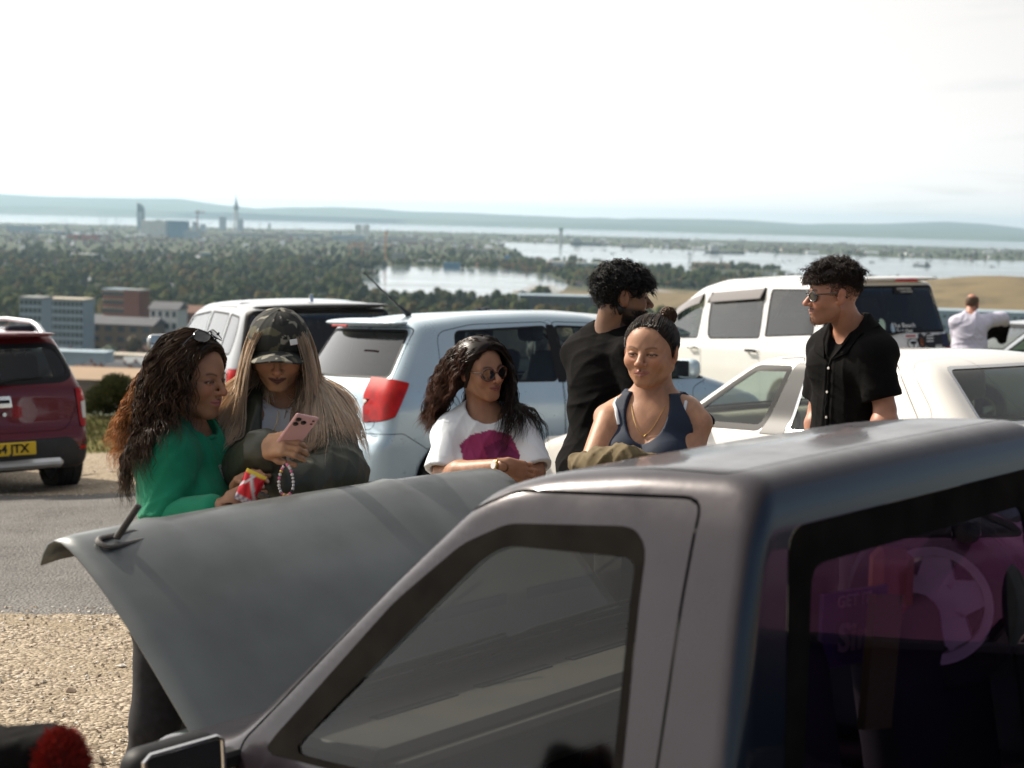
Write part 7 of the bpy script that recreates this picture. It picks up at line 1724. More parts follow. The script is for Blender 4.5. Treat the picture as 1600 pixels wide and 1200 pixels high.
    for sg, sd_, wind in ((1, 6, (.0, .0, 0)), (-1, 7, (.0, .0, 0))):
        flow_hair(H, r, 1700, side(sg), col1, .44, lambda q, n: n * .15 + A(.15, .12 * sg, -1) * np.ones((len(q), 1)), (wind[0] + .08 * sg, -.05, -1.0), body=jb, rad=.0013, wave=(.003, 22), seed=sd_, thick=.016, clump=14, colvar=.35, tipcol=col2, spread=.07, K=28, name='hair')
    # cap
    def cr(P):
        q = H.loc(P); d = sd_ell(q, (-.014, 0, .042), (.107, .090 * H.wide, .094)); d = smax(d, -(q[:, 2] - .040 + .14 * (q[:, 0] + .02) + 3.5 * q[:, 1] ** 2), .008); return (d - .0015 * np.sin(np.arctan2(q[:, 1], q[:, 0] + .014) * 6) ** 8) * H.sc
    e = bpy.data.objects.new('cap', None); COL.objects.link(e); tag(e, 'camouflage baseball cap with a small white tag on the blonde woman', 'cap')
    V, Q = nets(cr, H.c - .2, H.c + .2, .0035); mk('crown', V, Q, MT['camo'], e, col=camo_col(V))
    def br(P):
        q = H.loc(P); x = q[:, 0]; s_ = np.abs(q[:, 2] - (.040 - .02 * (x - .07) - 5.0 * q[:, 1] ** 2)) - .0032; pl = sd_ell(q, (.075, 0, .02), (.096, .086, .3)); return np.maximum(smax(s_ * .55, pl, .004), .055 - x) * H.sc
    V, Q = nets(br, H.c - .25, H.c + .25, .0027); mk('peak', V, Q, MT['camo'], e, col=camo_col(V))
    q0 = H.wld((.082, .052, .075)); MB().box((-.012, -.009, -.002), (.012, .009, .003), bev=.001, M3=np.stack([H.M @ unit(A(-.45, .9, 0)), H.M @ unit(A(-.4, -.2, .9)), H.M @ unit(A(.85, .45, .42))], 1), t=H.wld((.0855, .050, .070))).obj('cap_tag', MT['print_white'], e)
    MB().ell(H.wld((-.014, 0, .136)), (.007, .007, .004), 10, 6).obj('cap_button', MT['camo_plain'], e)
    # phone
    ph = thing('phone', 'pale pink smartphone with three camera lenses held by the woman in the cap', 'phone')
    c = at(465, 672, 5.09); Yv = unit(c_u * .50 + c_r * .42 - c_fw * .55); Zv = unit(np.cross(c_r, Yv)) ; X = unit(np.cross(Yv, Zv)); Zb = np.cross(X, Yv)
    if Zb @ c_fw > 0: X = -X; Zb = -Zb
    X = unit(c_r * .9 - c_u * -.10 + c_fw * .1); X = unit(X - Yv * (X @ Yv)); Zb = np.cross(X, Yv)
    M3 = np.stack([X, Yv, Zb], 1); sg = 1 if Zb @ c_fw < 0 else -1
    MB().box((-.037, -.075, -.0045), (.037, .075, .0045), bev=.004, M3=M3, t=c).obj('phone_case', MT['pink_case'], ph)
    for (a, b) in ((-.022, .055), (-.022, .033), (-.002, .045)): MB().lathe([(0, 0), (.0085, 0), (.0085, .0025), (.006, .003), (0, .003)], 18, c=c + M3 @ A(a, b, sg * .0045), ax=Zb * sg).obj('camera_lens', MT['lens'], ph, True)
    for b in (.06, .045): MB().box((.020, b - .003, sg * .0045 - .0006), (.027, b + .003, sg * .0045 + .0006), M3=M3, t=c).obj('sensor', MT['gloss_black'], ph)
    # beaded phone charm
    ch = thing('phone_charm', 'loop of pink, white and gold beads hanging from the phone', 'charm')
    top = at(447, 705, 5.12); MB().tube([top, at(447, 716, 5.11), at(447, 726, 5.10)], .0008, 4).obj('cord', MT['print_black'], ch)
    rr = np.random.default_rng(3); loop = [at(447 + 11 * math.sin(t) * (1 - .25 * math.cos(t)), 750 - 24 * math.cos(t), 5.09) for t in np.linspace(0, 2 * math.pi, 27)[:-1]]
    for i, p in enumerate(loop): MB().ell(p, (.0042 + .0016 * rr.random(),) * 3, 10, 7).obj('bead', MT[('pearl', 'bead_pink', 'pearl', 'silver', 'bead_dark', 'gold')[int(rr.integers(0, 6))]], ch, True)
    return r
MT['print_black'] = pmat('black_print', (.012, .012, .012), .7); MT['rib_olive'] = pmat('ribbed_olive_cuff', (.045, .045, .03), .85, bump=.001, bscale=200)
MT['camo_plain'] = pmat('cap_button_cloth', (.06, .06, .045), .8); MT['pink_case'] = pmat('pale_pink_case', (.72, .42, .42), .4); MT['pearl'] = pmat('pearl_bead', (.75, .70, .66), .2, coat=.6); MT['bead_pink'] = pmat('pink_bead', (.75, .20, .35), .3); MT['bead_dark'] = pmat('dark_bead', (.03, .03, .04), .3)
# ---- woman in the white T-shirt ----------------------------------------------
def woman_white():
    r = person('woman in a white T-shirt and tortoiseshell sunglasses with folded arms and a gold watch', 0, 0, 0)
    H = Head(at(751, 579, 6.4), -50, 2, 6, .95, cheek=1.1, lips=1.25, nose=1.05, chin=1.05)
    B = body_frame(758, 655, 6.42, -84, 2, sh=.90, fem=1.0, thick=1.0, neck=.046)
    arms = [(at(702, 672, 6.40), at(690, 742, 6.30), at(786, 728, 6.06), .040, .036), (at(818, 670, 6.40), at(838, 738, 6.30), at(744, 742, 6.14), .040, .036)]
    hw = arms[0][2]; hR = Hand(hw, at(826, 738, 6.08) - hw, A(.1, -1, .1), side=-1, curl=(18, 20, 22, 26), thumb=(35, 15), sc=.88)
    legs = stand_legs(B['o'], B['M'], -.10, 6.5, hipdrop=.54)
    full, core, armf = make_body(r, H, B, arms, (.36, .185, .11), (.22, .07, .065), hands=(hR,), legs=legs, seed=13)
    pk = [(-.10, -.085), (-.06, -.045), (.02, -.025), (.09, -.045), (.12, -.11), (.10, -.20), (.0, -.20), (-.08, -.17)]
    def colf(q, V):
        C = np.tile(A(.70, .74, .78), (len(q), 1)); m = (sd_poly(q[:, 1], q[:, 2], pk) < 0) & (q[:, 0] > .02); C[m] = (.30, .035, .13)
        m2 = (sd_poly(q[:, 1], q[:, 2], [(-.01, -.09), (.05, -.06), (.12, -.11), (.1, -.19), (.02, -.19)]) < 0) & (q[:, 0] > .02); C[m2] = (.17, .02, .09); return C
    tee, tf = shirt(r, B, arms, 'tee_print', 'tee', off=.014, rs=(.058, .066), t=.93, neck=(.076, .010), hem=-.60, amp=.009, h=.006, seed=61, colf=colf, loose=.02, fs=1.2)
    trousers(r, legs, B, 'denim_black'); shoes(r, legs, B['M'])
    # watch
    ax = unit(arms[0][2] - arms[0][1]); c = hw - ax * .012; w_ = thing('wristwatch', 'gold wristwatch with a white dial on the wrist of the woman in white', 'watch')
    MB().lathe([(.0275, -.007), (.0305, -.006), (.0305, .006), (.0275, .007)], 22, c=c, ax=ax).obj('strap', MT['gold'], w_, True)
    n = unit(-c_fw + c_u * .2); n = unit(n - ax * (n @ ax)); MB().lathe([(0, .027), (.0165, .027), (.0165, .0345), (.0145, .036), (0, .036)], 22, c=c, ax=n).obj('case', MT['gold'], w_, True); MB().lathe([(0, .0362), (.013, .0362), (.013, .0368), (0, .0368)], 20, c=c, ax=n).obj('dial', MT['print_white'], w_, True)
    # ear stud
    hf = lambda q: (q[:, 2] > -.05) & (q[:, 0] < .062 - .35 * np.maximum(0, .075 - q[:, 2])) 
    tst = lambda q: np.maximum(q[:, 0] - .060 + .42 * np.maximum(0, .085 - q[:, 2]), -.06 - q[:, 2])
    cap_mesh(r, H, tst, lambda q: .010 + .008 * ss(0, .1, q[:, 2]), 'hair', col=(.020, .011, .007))
    c0 = (.020, .010, .0065)
    flow_hair(H, r, 2200, lambda q: hf(q) & (q[:, 1] > -.01), c0, .47, lambda q, n: n * .10 + np.stack([-.15 + 0 * q[:, 0], .6 + 0 * q[:, 0], -.3 + 0 * q[:, 0]], 1), (-.24, -.34, -1.0), body=tf, rad=.0013, wave=(.006, 75), seed=8, thick=.030, clump=16, colvar=.5, spread=.06, K=30, name='hair')
    flow_hair(H, r, 2200, lambda q: hf(q) & (q[:, 1] < .01) & ((q[:, 0] < -.01) | (q[:, 2] > .05)), c0, lambda q: .23 + .05 * (q[:, 2] < .03), lambda q, n: n * .08 + A(-.85, -.25, -.2) * np.ones((len(q), 1)), (-.30, .10, -.92), body=tf, rad=.0013, wave=(.009, 80), seed=9, thick=.012, clump=16, colvar=.5, tipcol=(.12, .045, .02), spread=.10, K=26, name='hair')
    flow_hair(H, r, 1500, lambda q: (tst(q) < .004) & (q[:, 2] > .0), (.034, .018, .011), .13, lambda q, n: np.stack([-.75 + 0 * q[:, 0], np.where(q[:, 1] > -.01, .9, -.5), -.5 + 0 * q[:, 0]], 1), (-.1, 0, -.5), rad=.0016, wave=(.0015, 60), seed=55, thick=.016, colvar=.8, spread=.04, K=14, name='hair_top', turn=.15, pull=.4, stick=True)
    sg_ = sunglasses(None, H, mat='tortoise', fr=.0036, big=1.08, hgt=.023); tag(sg_, 'round tortoiseshell sunglasses worn by the woman in the white T-shirt', 'sunglasses')
    return r
# ---- woman in the navy tank top ------------------------------------------------
def woman_tank():
    r = person('woman in a navy tank top with hair tied back, frowning with folded arms', 0, 0, 0)
    H = Head(at(1017, 549, 5.9), -115, 6, 0, 1.02, cheek=1.35, lips=1.15, wide=1.07, jaw=1.12, nose=1.2, chin=1.0, lidopen=.62, smile=-.0045)
    B = body_frame(1019, 628, 5.92, -108, 2, sh=1.10, fem=1.3, thick=1.2, waist=1.15, neck=.060)
    arms = [(at(952, 658, 5.92), at(918, 738, 5.76), at(1000, 745, 5.57), .046, .042), (at(1068, 650, 5.95), at(1080, 742, 5.78), at(985, 748, 5.56), .066, .048)]
    legs = stand_legs(B['o'], B['M'], .47, 6.0, hipdrop=.56)
    full, core, armf = make_body(r, H, B, arms, (.40, .205, .12), (.34, .13, .11), legs=legs, seed=14, browt=.9, brow=(.05, .028, .018))
    def tk(P, off, top, strap):
        q = (P - B['o']) @ B['M']; a = np.abs(q[:, 1]); d = np.minimum(core(P), torso_sdf(P, B, 0)) - off; 
        d = np.minimum(torso_sdf(P, B, .004), smin(torso_sdf(P, B, -.004), sd_cone(P, B['o'] + B['M'] @ A(-.018, 0, -.05), H.wld((-.03, 0, -.06)), .056, .05), .035)) - off
        arm_hole = sd_cone(np.stack([q[:, 0], a, q[:, 2]], 1), (.0, .158, .05), (0, .182, -.115), .062, .058)
        scoop = sd_ell(q, (.10, 0, .03), (.12, .082, top)); back = sd_ell(q, (-.1, 0, .03), (.1, .08, .12))
        d = smax(d, -arm_hole, .006); d = smax(d, -scoop, .006); d = smax(d, -back, .006); d = np.maximum(d, q[:, 2] - .035); return np.maximum(d, -(q[:, 2] + .60))
    lo = B['o'] - A(.34, .34, .68); hi = B['o'] + A(.34, .34, .12)
    garment(r, 'tank_top', lambda P: tk(P, .006, .165, 0) - fold(P, .0015, 3), lo, hi, .0055, 'tank_navy')
    # white bra strap
    for sg in (1, -1):
        pts = []
        for t in np.linspace(0, .62, 12):
            q = B['o'] + B['M'] @ A(.02 + .10 * t, sg * (.126 - .018 * t), .02 - .16 * t)
            for _ in range(8): N, f = grad(full, q[None], .004); q = q - N[0] * (f[0] - .003)
            pts.append(q)
        MB().tube(pts, .006, 6).obj('bra_strap', MT['tee_white'], r, True)
    # olive jacket over her arms
    jp = [at(908, 728, 5.62), at(938, 722, 5.52), at(980, 718, 5.46), at(1014, 722, 5.50)]
    jc = garment(None, 'jacket', lambda P: smin(smin(sd_cone(P, jp[0], jp[1], .036, .040), sd_cone(P, jp[1], jp[2], .040, .036), .03), sd_cone(P, jp[2], jp[3], .036, .028), .03) - fold(P, .016, 77, 1.1), np.min(jp, 0) - .12, np.max(jp, 0) + .12, .008, 'khaki')
    tag(jc, 'folded khaki jacket carried over the arms of the woman in the tank top', 'jacket')
    trousers(r, legs, B, 'denim_black'); shoes(r, legs, B['M'])
    necklace(r, B, full, .085)
    tst = lambda q: np.maximum(q[:, 0] - .058 + .55 * np.maximum(0, .060 - q[:, 2]) + .12 * np.abs(q[:, 1]), -.05 - q[:, 2] + .35 * (q[:, 0] + .02))
    cap_mesh(r, H, tst, .003, 'hair_matte', h=.004, col=(.022, .014, .010))
    flow_hair(H, r, 3200, lambda q: tst(q) < .002, (.040, .026, .018), .13, lambda q, n: unit(A(-.105, -.01, .075))[None] * 0 + (A(-.110, -.012, .078) - q) * 8, (0, 0, 0), rad=.0012, wave=(.0015, 60), seed=15, thick=.006, colvar=.9, spread=.03, K=18, name='hair', turn=.2, pull=.3, stick=True)
    bun = H.wld((-.070, .035, .112))
    rr = np.random.default_rng(4); N_ = 260; t = np.linspace(0, 1, 16)[None, :, None]; a = unit(A(.3, 1, .4)); D = rr.normal(size=(N_, 1, 3)); D /= np.linalg.norm(D, axis=2)[..., None]; E = np.cross(D, rr.normal(size=(N_, 1, 3))); E /= np.linalg.norm(E, axis=2)[..., None]
    rad_ = rr.uniform(.018, .032, (N_, 1, 1)); P = bun + rad_ * (np.cos(t * 5) * D + np.sin(t * 5) * E); strand_mesh(P, np.full(N_, .0016), A(.10, .05, .025)[None] * rr.uniform(.5, 1.5, (N_, 1)), 'hair_bun', 'hair', r)
    return r
MT['khaki'] = pmat('khaki_cotton', (.13, .095, .045), .85, noise=.1, bump=.001, bscale=60)
# ---- man in the black T-shirt ---------------------------------------------------
def man_tee():
    r = person('man in a black T-shirt with thick curly black hair, turned away behind the frowning woman', 0, 0, 0)
    H = Head(at(974, 463, 6.6), 8, 4, 0, 1.0, nose=1.15, lips=1.1)
    B = body_frame(955, 530, 6.64, 52, 2, sh=1.0, fem=0, thick=1.1, neck=.060)
    arms = [(at(988, 556, 6.50), at(1010, 640, 6.45), at(1020, 720, 6.4), .052, .042), (at(924, 562, 6.78), at(922, 650, 6.80), at(930, 725, 6.72), .052, .042)]
    legs = stand_legs(B['o'], B['M'], .38, 6.68, hipdrop=.58)
    hs = tuple(Hand(a[2], a[2] - a[1], -B['M'] @ A(0, sg, 0) * -1, side=-sg, curl=(12, 18, 22, 26), thumb=(20, 15)) for a, sg in zip(arms, (-1, 1)))
    full, core, armf = make_body(r, H, B, arms, (.20, .105, .062), (.16, .07, .06), hands=hs, legs=legs, seed=16, stubble=1.0, stub_col=(.012, .008, .007), brow=(.01, .008, .007), browt=1.3)
    shirt(r, B, arms, 'tee_black', 'tee', off=.014, rs=(.072, .074), t=.74, neck=(.074, .012), hem=-.64, amp=.008, h=.007, seed=71, loose=.015)
    trousers(r, legs, B, 'denim_black'); shoes(r, legs, B['M'])
    beard = lambda q: np.maximum(np.maximum(-.030 - .4 * (q[:, 0] - .0) - -q[:, 2] * 1.0, q[:, 0] - .105), np.maximum(-.115 - q[:, 2], -.006 - q[:, 0]))
    hreg = lambda q: np.maximum(q[:, 0] - .074 + .50 * np.maximum(0, .055 - q[:, 2]), -.075 - q[:, 2] + np.where(q[:, 0] > -.02, .08, 0.0) * ss(-.02, .02, q[:, 0]))
    hreg0 = hreg; hreg = lambda q: np.maximum(hreg0(q), np.where(np.abs(q[:, 1]) > .055, .026 - np.hypot(q[:, 0] + .008, (q[:, 2] + .006) * .8), -1))
    cap_mesh(r, H, hreg, lambda q: .007 + .008 * ss(-.02, .1, q[:, 2]), 'hair', h=.005, col=(.010, .009, .009))
    test = lambda q: hreg(q) < -.004
    curly(H, r, 3600, test, lambda q: .018 + .020 * ss(-.02, .09, q[:, 2]), .0013, (.013, .012, .012), 17, curl=.0075, up=.15, K=16, freq=300, lump=.8)
    curly(H, r, 350, lambda q: test(q) & (q[:, 0] > .035) & (q[:, 2] > .04), .055, .0018, (.012, .011, .011), 18, curl=.004, up=-.1, K=14, freq=200, name='fringe', dirf=lambda q: A(1.2, 0, -.4) * np.ones((len(q), 1)))
    rr = np.random.default_rng(8); bt = lambda q: (q[:, 2] < -.050) & (q[:, 2] > -.115) & (q[:, 0] > -.005)
    flow_hair(H, r, 900, bt, (.012, .010, .009), .014, lambda q, n: n + A(.2, 0, -.8) * np.ones((len(q), 1)), (0, 0, -.6), rad=.0009, seed=19, thick=.001, K=5, name='beard') if False else None
    def bpts():
        r_ = np.random.default_rng(19); q = np.stack([r_.uniform(0, .09, 9000), r_.uniform(-.06, .06, 9000), r_.uniform(-.125, -.045, 9000)], 1); P = H.wld(q); f = H.sdf(P, False); m = np.abs(f) < .006; P = P[m][:1500]
        N, f = grad(lambda X: H.sdf(X, False), P, .003); P = P - N * f[:, None]; q = H.loc(P); ok = (q[:, 2] < -.045 - .25 * np.maximum(0, q[:, 0] - .03)) | (np.abs(q[:, 2] + .046) < .006); ok &= ~((np.abs(q[:, 1]) < .024) & (np.abs(q[:, 2] + .060) < .010)); P, N = P[ok], N[ok]
        t = np.linspace(0, 1, 5)[None, :, None]; D = N + H.M @ A(.1, 0, -.7); return P[:, None] + D[:, None] * .007 * t, len(P)
    bp_, nb = bpts(); strand_mesh(bp_, np.full(nb, .0012), np.tile(A(.012, .010, .009), (nb, 1)), 'beard', 'hair_matte', r)
    return r
# ---- man in the black button-up shirt ----------------------------------------------
def man_shirt():
    r = person('man in a black short sleeved button shirt and sunglasses with curly faded hair, facing left', 0, 0, 0)
    H = Head(at(1301, 461, 6.8), -173, 5, 0, 1.0, nose=1.15, lips=.95, chin=1.15, cheek=.95)
    B = body_frame(1330, 522, 6.86, -142, 0, sh=1.0, fem=0, thick=.97, neck=.056)
    arms = [(at(1290, 552, 7.00), at(1278, 640, 7.03), at(1268, 715, 6.95), .046, .038), (at(1366, 558, 6.70), at(1383, 640, 6.68), at(1376, 715, 6.60), .050, .042)]
    arms = arms[::-1]
    legs = stand_legs(B['o'], B['M'], 1.35, 6.9, hipdrop=.58)
    hs = tuple(Hand(a[2], a[2] - a[1], B['M'] @ A(0, sg, 0), side=-sg, curl=(12, 18, 22, 26), thumb=(20, 15)) for a, sg in zip(arms, (1, -1)))
    full, core, armf = make_body(r, H, B, arms, (.42, .20, .125), (.36, .15, .12), hands=hs, legs=legs, seed=20, stubble=.32, stub_col=(.10, .055, .035), brow=(.03, .018, .012), browt=1.2)
    sh, sf = shirt(r, B, arms, 'tee_black', 'button_shirt', off=.018, rs=(.078, .074), t=.80, neck=(.070, .030), hem=-.70, amp=.007, h=.0065, seed=81, loose=.012, vneck=.10)
    # camp collar: two flat lapels and a stand at the back
    for sg in (1, -1):
        P0 = [(-.075, sg * .02, .050), (-.050, sg * .070, .045), (.020, sg * .088, .022), (.085, sg * .060, -.030), (.118, sg * .018, -.100), (.105, sg * .085, -.075), (.060, sg * .115, -.010), (-.02, sg * .110, .020), (-.085, sg * .05, .020)]
        pts = []
        for q0 in P0:
            q = B['o'] + B['M'] @ A(*q0)
            for _ in range(6): N, f = grad(sf, q[None], .004); q = q - N[0] * (f[0] - .009)
            pts.append(q)
        c = np.mean(pts, 0)
        for _ in range(4): N, f = grad(sf, c[None], .004); c = c - N[0] * (f[0] - .012)
        o = mk('collar', pts + [c], [(9, i, (i + 1) % 9) for i in range(9)], MT['tee_black'], sh); sm = o.modifiers.new('t', 'SOLIDIFY'); sm.thickness = .004; sm.offset = 0
    # front placket and buttons
    pl = []
    for k in range(30):
        q = B['o'] + B['M'] @ A(.16, .0, -.09 - .02 * k)
        for _ in range(6): N, f = grad(sf, q[None], .006); q = q - N[0] * (f[0] - .001)
        pl.append((q, N[0]))
    MB().tube([p + n * -.004 for p, n in pl], .008, 6).obj('placket', MT['tee_black'], sh, True)
    for k in (2, 7, 12, 17, 22, 27): MB().lathe([(0, 0), (.0055, 0), (.0055, .0022), (.0035, .0028), (0, .0022)], 14, c=pl[k][0] + pl[k][1] * .004, ax=pl[k][1]).obj('button', MT['pearl'], sh, True)
    trousers(r, legs, B, 'denim_black'); shoes(r, legs, B['M'])
    hreg = lambda q: np.maximum(q[:, 0] - .078 + .35 * np.maximum(0, .06 - q[:, 2]), .050 - q[:, 2] - .45 * np.maximum(0, -.01 - q[:, 0]))
    fade = lambda q: np.maximum(q[:, 0] - .030 + .2 * np.maximum(0, .0 - q[:, 2]), -.020 - q[:, 2] + .25 * (q[:, 0] + .05))
    cap_mesh(r, H, hreg, lambda q: .004 + .020 * ss(.04, .1, q[:, 2]), 'hair', h=.005, col=(.020, .012, .009))
    test = lambda q: hreg(q) < -.002
    curly(H, r, 3000, test, lambda q: .012 + .042 * ss(.04, .09, q[:, 2]) + .012 * ss(.0, .07, q[:, 0]), .0013, (.030, .017, .012), 22, curl=.0070, up=.5, K=18, freq=420, lump=.9)
    curly(H, r, 420, lambda q: test(q) & (q[:, 0] > .045), .040, .0015, (.05, .026, .016), 23, curl=.0062, up=.0, K=20, freq=480, name='fringe', dirf=lambda q: A(1.3, 0, .0) * np.ones((len(q), 1)))
    # short faded sides
    r_ = np.random.default_rng(29); P, N = scalp(H, 6000, 29, lambda q: (fade(q) < 0) & (hreg(q) > -.010), .0005); dns = H.loc(P); keep = r_.random(len(P)) < ss(-.02, .050, dns[:, 2]) * .9 + .05 ; P, N = P[keep], N[keep]; D = N * .5 + H.M @ A(-.3, 0, -.8); t = np.linspace(0, 1, 3)[None, :, None]
    strand_mesh(P[:, None] + D[:, None] * .005 * t, np.full(len(P), .0007), np.tile(A(.035, .02, .014), (len(P), 1)), 'hair_fade', 'hair_matte', r)
    # sparse moustache and chin hair
    q = np.stack([r_.uniform(.07, .105, 5000), r_.uniform(-.026, .026, 5000), r_.uniform(-.12, -.042, 5000)], 1); P = H.wld(q); f = H.sdf(P, False); m = np.abs(f) < .005; P = P[m]; Nn, f = grad(lambda X: H.sdf(X, False), P, .003); P = P - Nn * f[:, None]; ql = H.loc(P); ok = (np.abs(ql[:, 2] + .0475) < .0045) | ((ql[:, 2] < -.078) & (np.abs(ql[:, 1]) < .018)); P, Nn = P[ok][:170], Nn[ok][:170]
    strand_mesh(P[:, None] + (Nn * .5 + H.M @ A(0, 0, -.9))[:, None] * .007 * t, np.full(len(P), .0006), np.tile(A(.12, .07, .045), (len(P), 1)), 'moustache', 'hair_matte', r)
    sg_ = sunglasses(None, H, mat='black_frame', hgt=.019, z=.002); tag(sg_, 'black sunglasses worn by the man in the black button shirt', 'sunglasses')
    return r
# ---- distant man leaning on a car, and the person seen through the silver car ----------
def man_far():
    r = person('distant man in a pale lilac shirt seen from behind, leaning on a small car', 0, 0, 0)
    H = Head(at(1519, 474, 21.6), 62, 0, 0, 1.0)
    B = body_frame(1516, 497, 21.5, 80, 10, sh=1.25, fem=0, thick=1.25, waist=1.1, neck=.062)
    arms = [(at(1536, 502, 21.5), at(1566, 497, 21.6), at(1572, 505, 21.9), .060, .045), (at(1494, 504, 21.5), at(1497, 530, 21.8), at(1515, 532, 22.0), .058, .045)]
    legs = stand_legs(B['o'], B['M'], float(B['o'][0]) - .05, 21.2, hipdrop=.58)
    make_body(r, H, B, arms, (.44, .20, .13), (.35, .14, .12), legs=legs, seed=30, head_h=.006)
    sh, sf = shirt(r, B, arms, 'linen', 'shirt', off=.020, rs=(.092, .082), t=1.0, neck=(.072, .0), hem=-.66, amp=.012, h=.012, seed=91, loose=.03)
    def fa(P):
        d = np.full(len(P), 9.)
        for S_, E_, W_, *_ in arms: d = np.minimum(d, sd_cone(P, E_, lerp(E_, W_, .8), .078, .055))
        return d - fold(P, .008, 33)
    p = np.array([q for a in arms for q in a[1:3]]); mk('sleeve', *nets(fa, p.min(0) - .12, p.max(0) + .12, .016), MT['linen'], sh)
    trousers(r, legs, B, 'denim_black'); shoes(r, legs, B['M'])
    cap_mesh(r, H, lambda q: np.maximum(np.maximum(q[:, 0] - .02, q[:, 2] - .085), -.07 - q[:, 2]), .007, 'hair_matte', h=.008, col=(.13, .085, .055))
    cr = thing('windscreen_cover', 'black folded cover at the front of the small car under the man', 'cover')
    c = at(1535, 540, 22.2); garment(cr, 'cover_cloth', lambda P: smin(smin(sd_cone(P, at(1509, 560, 22.3), at(1528, 522, 22.2), .10, .11), sd_cone(P, at(1528, 522, 22.2), at(1562, 510, 22.2), .10, .12), .06), sd_cone(P, at(1562, 510, 22.2), at(1566, 530, 22.2), .1, .06), .05) - fold(P, .02, 12, .4), c - .7, c + .7, .03, 'tee_black')
    return r
def man_car():
    r = person('grey haired person seated inside the silver hatchback, seen through its side window', 0, 0, 0)
    H = Head(at(846, 553, 14.75), -2, 6, 0, 1.0); B = body_frame(838, 590, 14.8, 20, -6, sh=1.1, fem=0, thick=1.1)
    o = B['o']; M = B['M']; arms = [(o + M @ A(0, -.19, -.08), o + M @ A(.10, -.22, -.34), o + M @ A(.32, -.12, -.36), .05, .04), (o + M @ A(0, .19, -.08), o + M @ A(.10, .22, -.34), o + M @ A(.32, .12, -.36), .05, .04)]
    legs = [(o + M @ A(.0, s * .09, -.55), o + M @ A(.42, s * .12, -.50), o + M @ A(.62, s * .12, -.80)) for s in (1, -1)]
    make_body(r, H, B, arms, (.36, .20, .15), (.3, .14, .12), legs=legs, seed=31, head_h=.006)
    shirt(r, B, arms, 'tee_black', 'jumper', off=.02, rs=(.08, .07), t=1.0, hem=-.6, h=.014, seed=92)
    trousers(r, legs, B, 'denim_black')
    cap_mesh(r, H, lambda q: np.maximum(q[:, 0] - .045 + .4 * np.maximum(0, .05 - q[:, 2]), -.06 - q[:, 2]), .012, 'hair_matte', h=.007, col=(.22, .21, .21))
    curly(H, r, 500, lambda q: (q[:, 0] < .03) & (q[:, 2] > -.05), .03, .002, (.25, .24, .24), 33, up=.1)
    return r
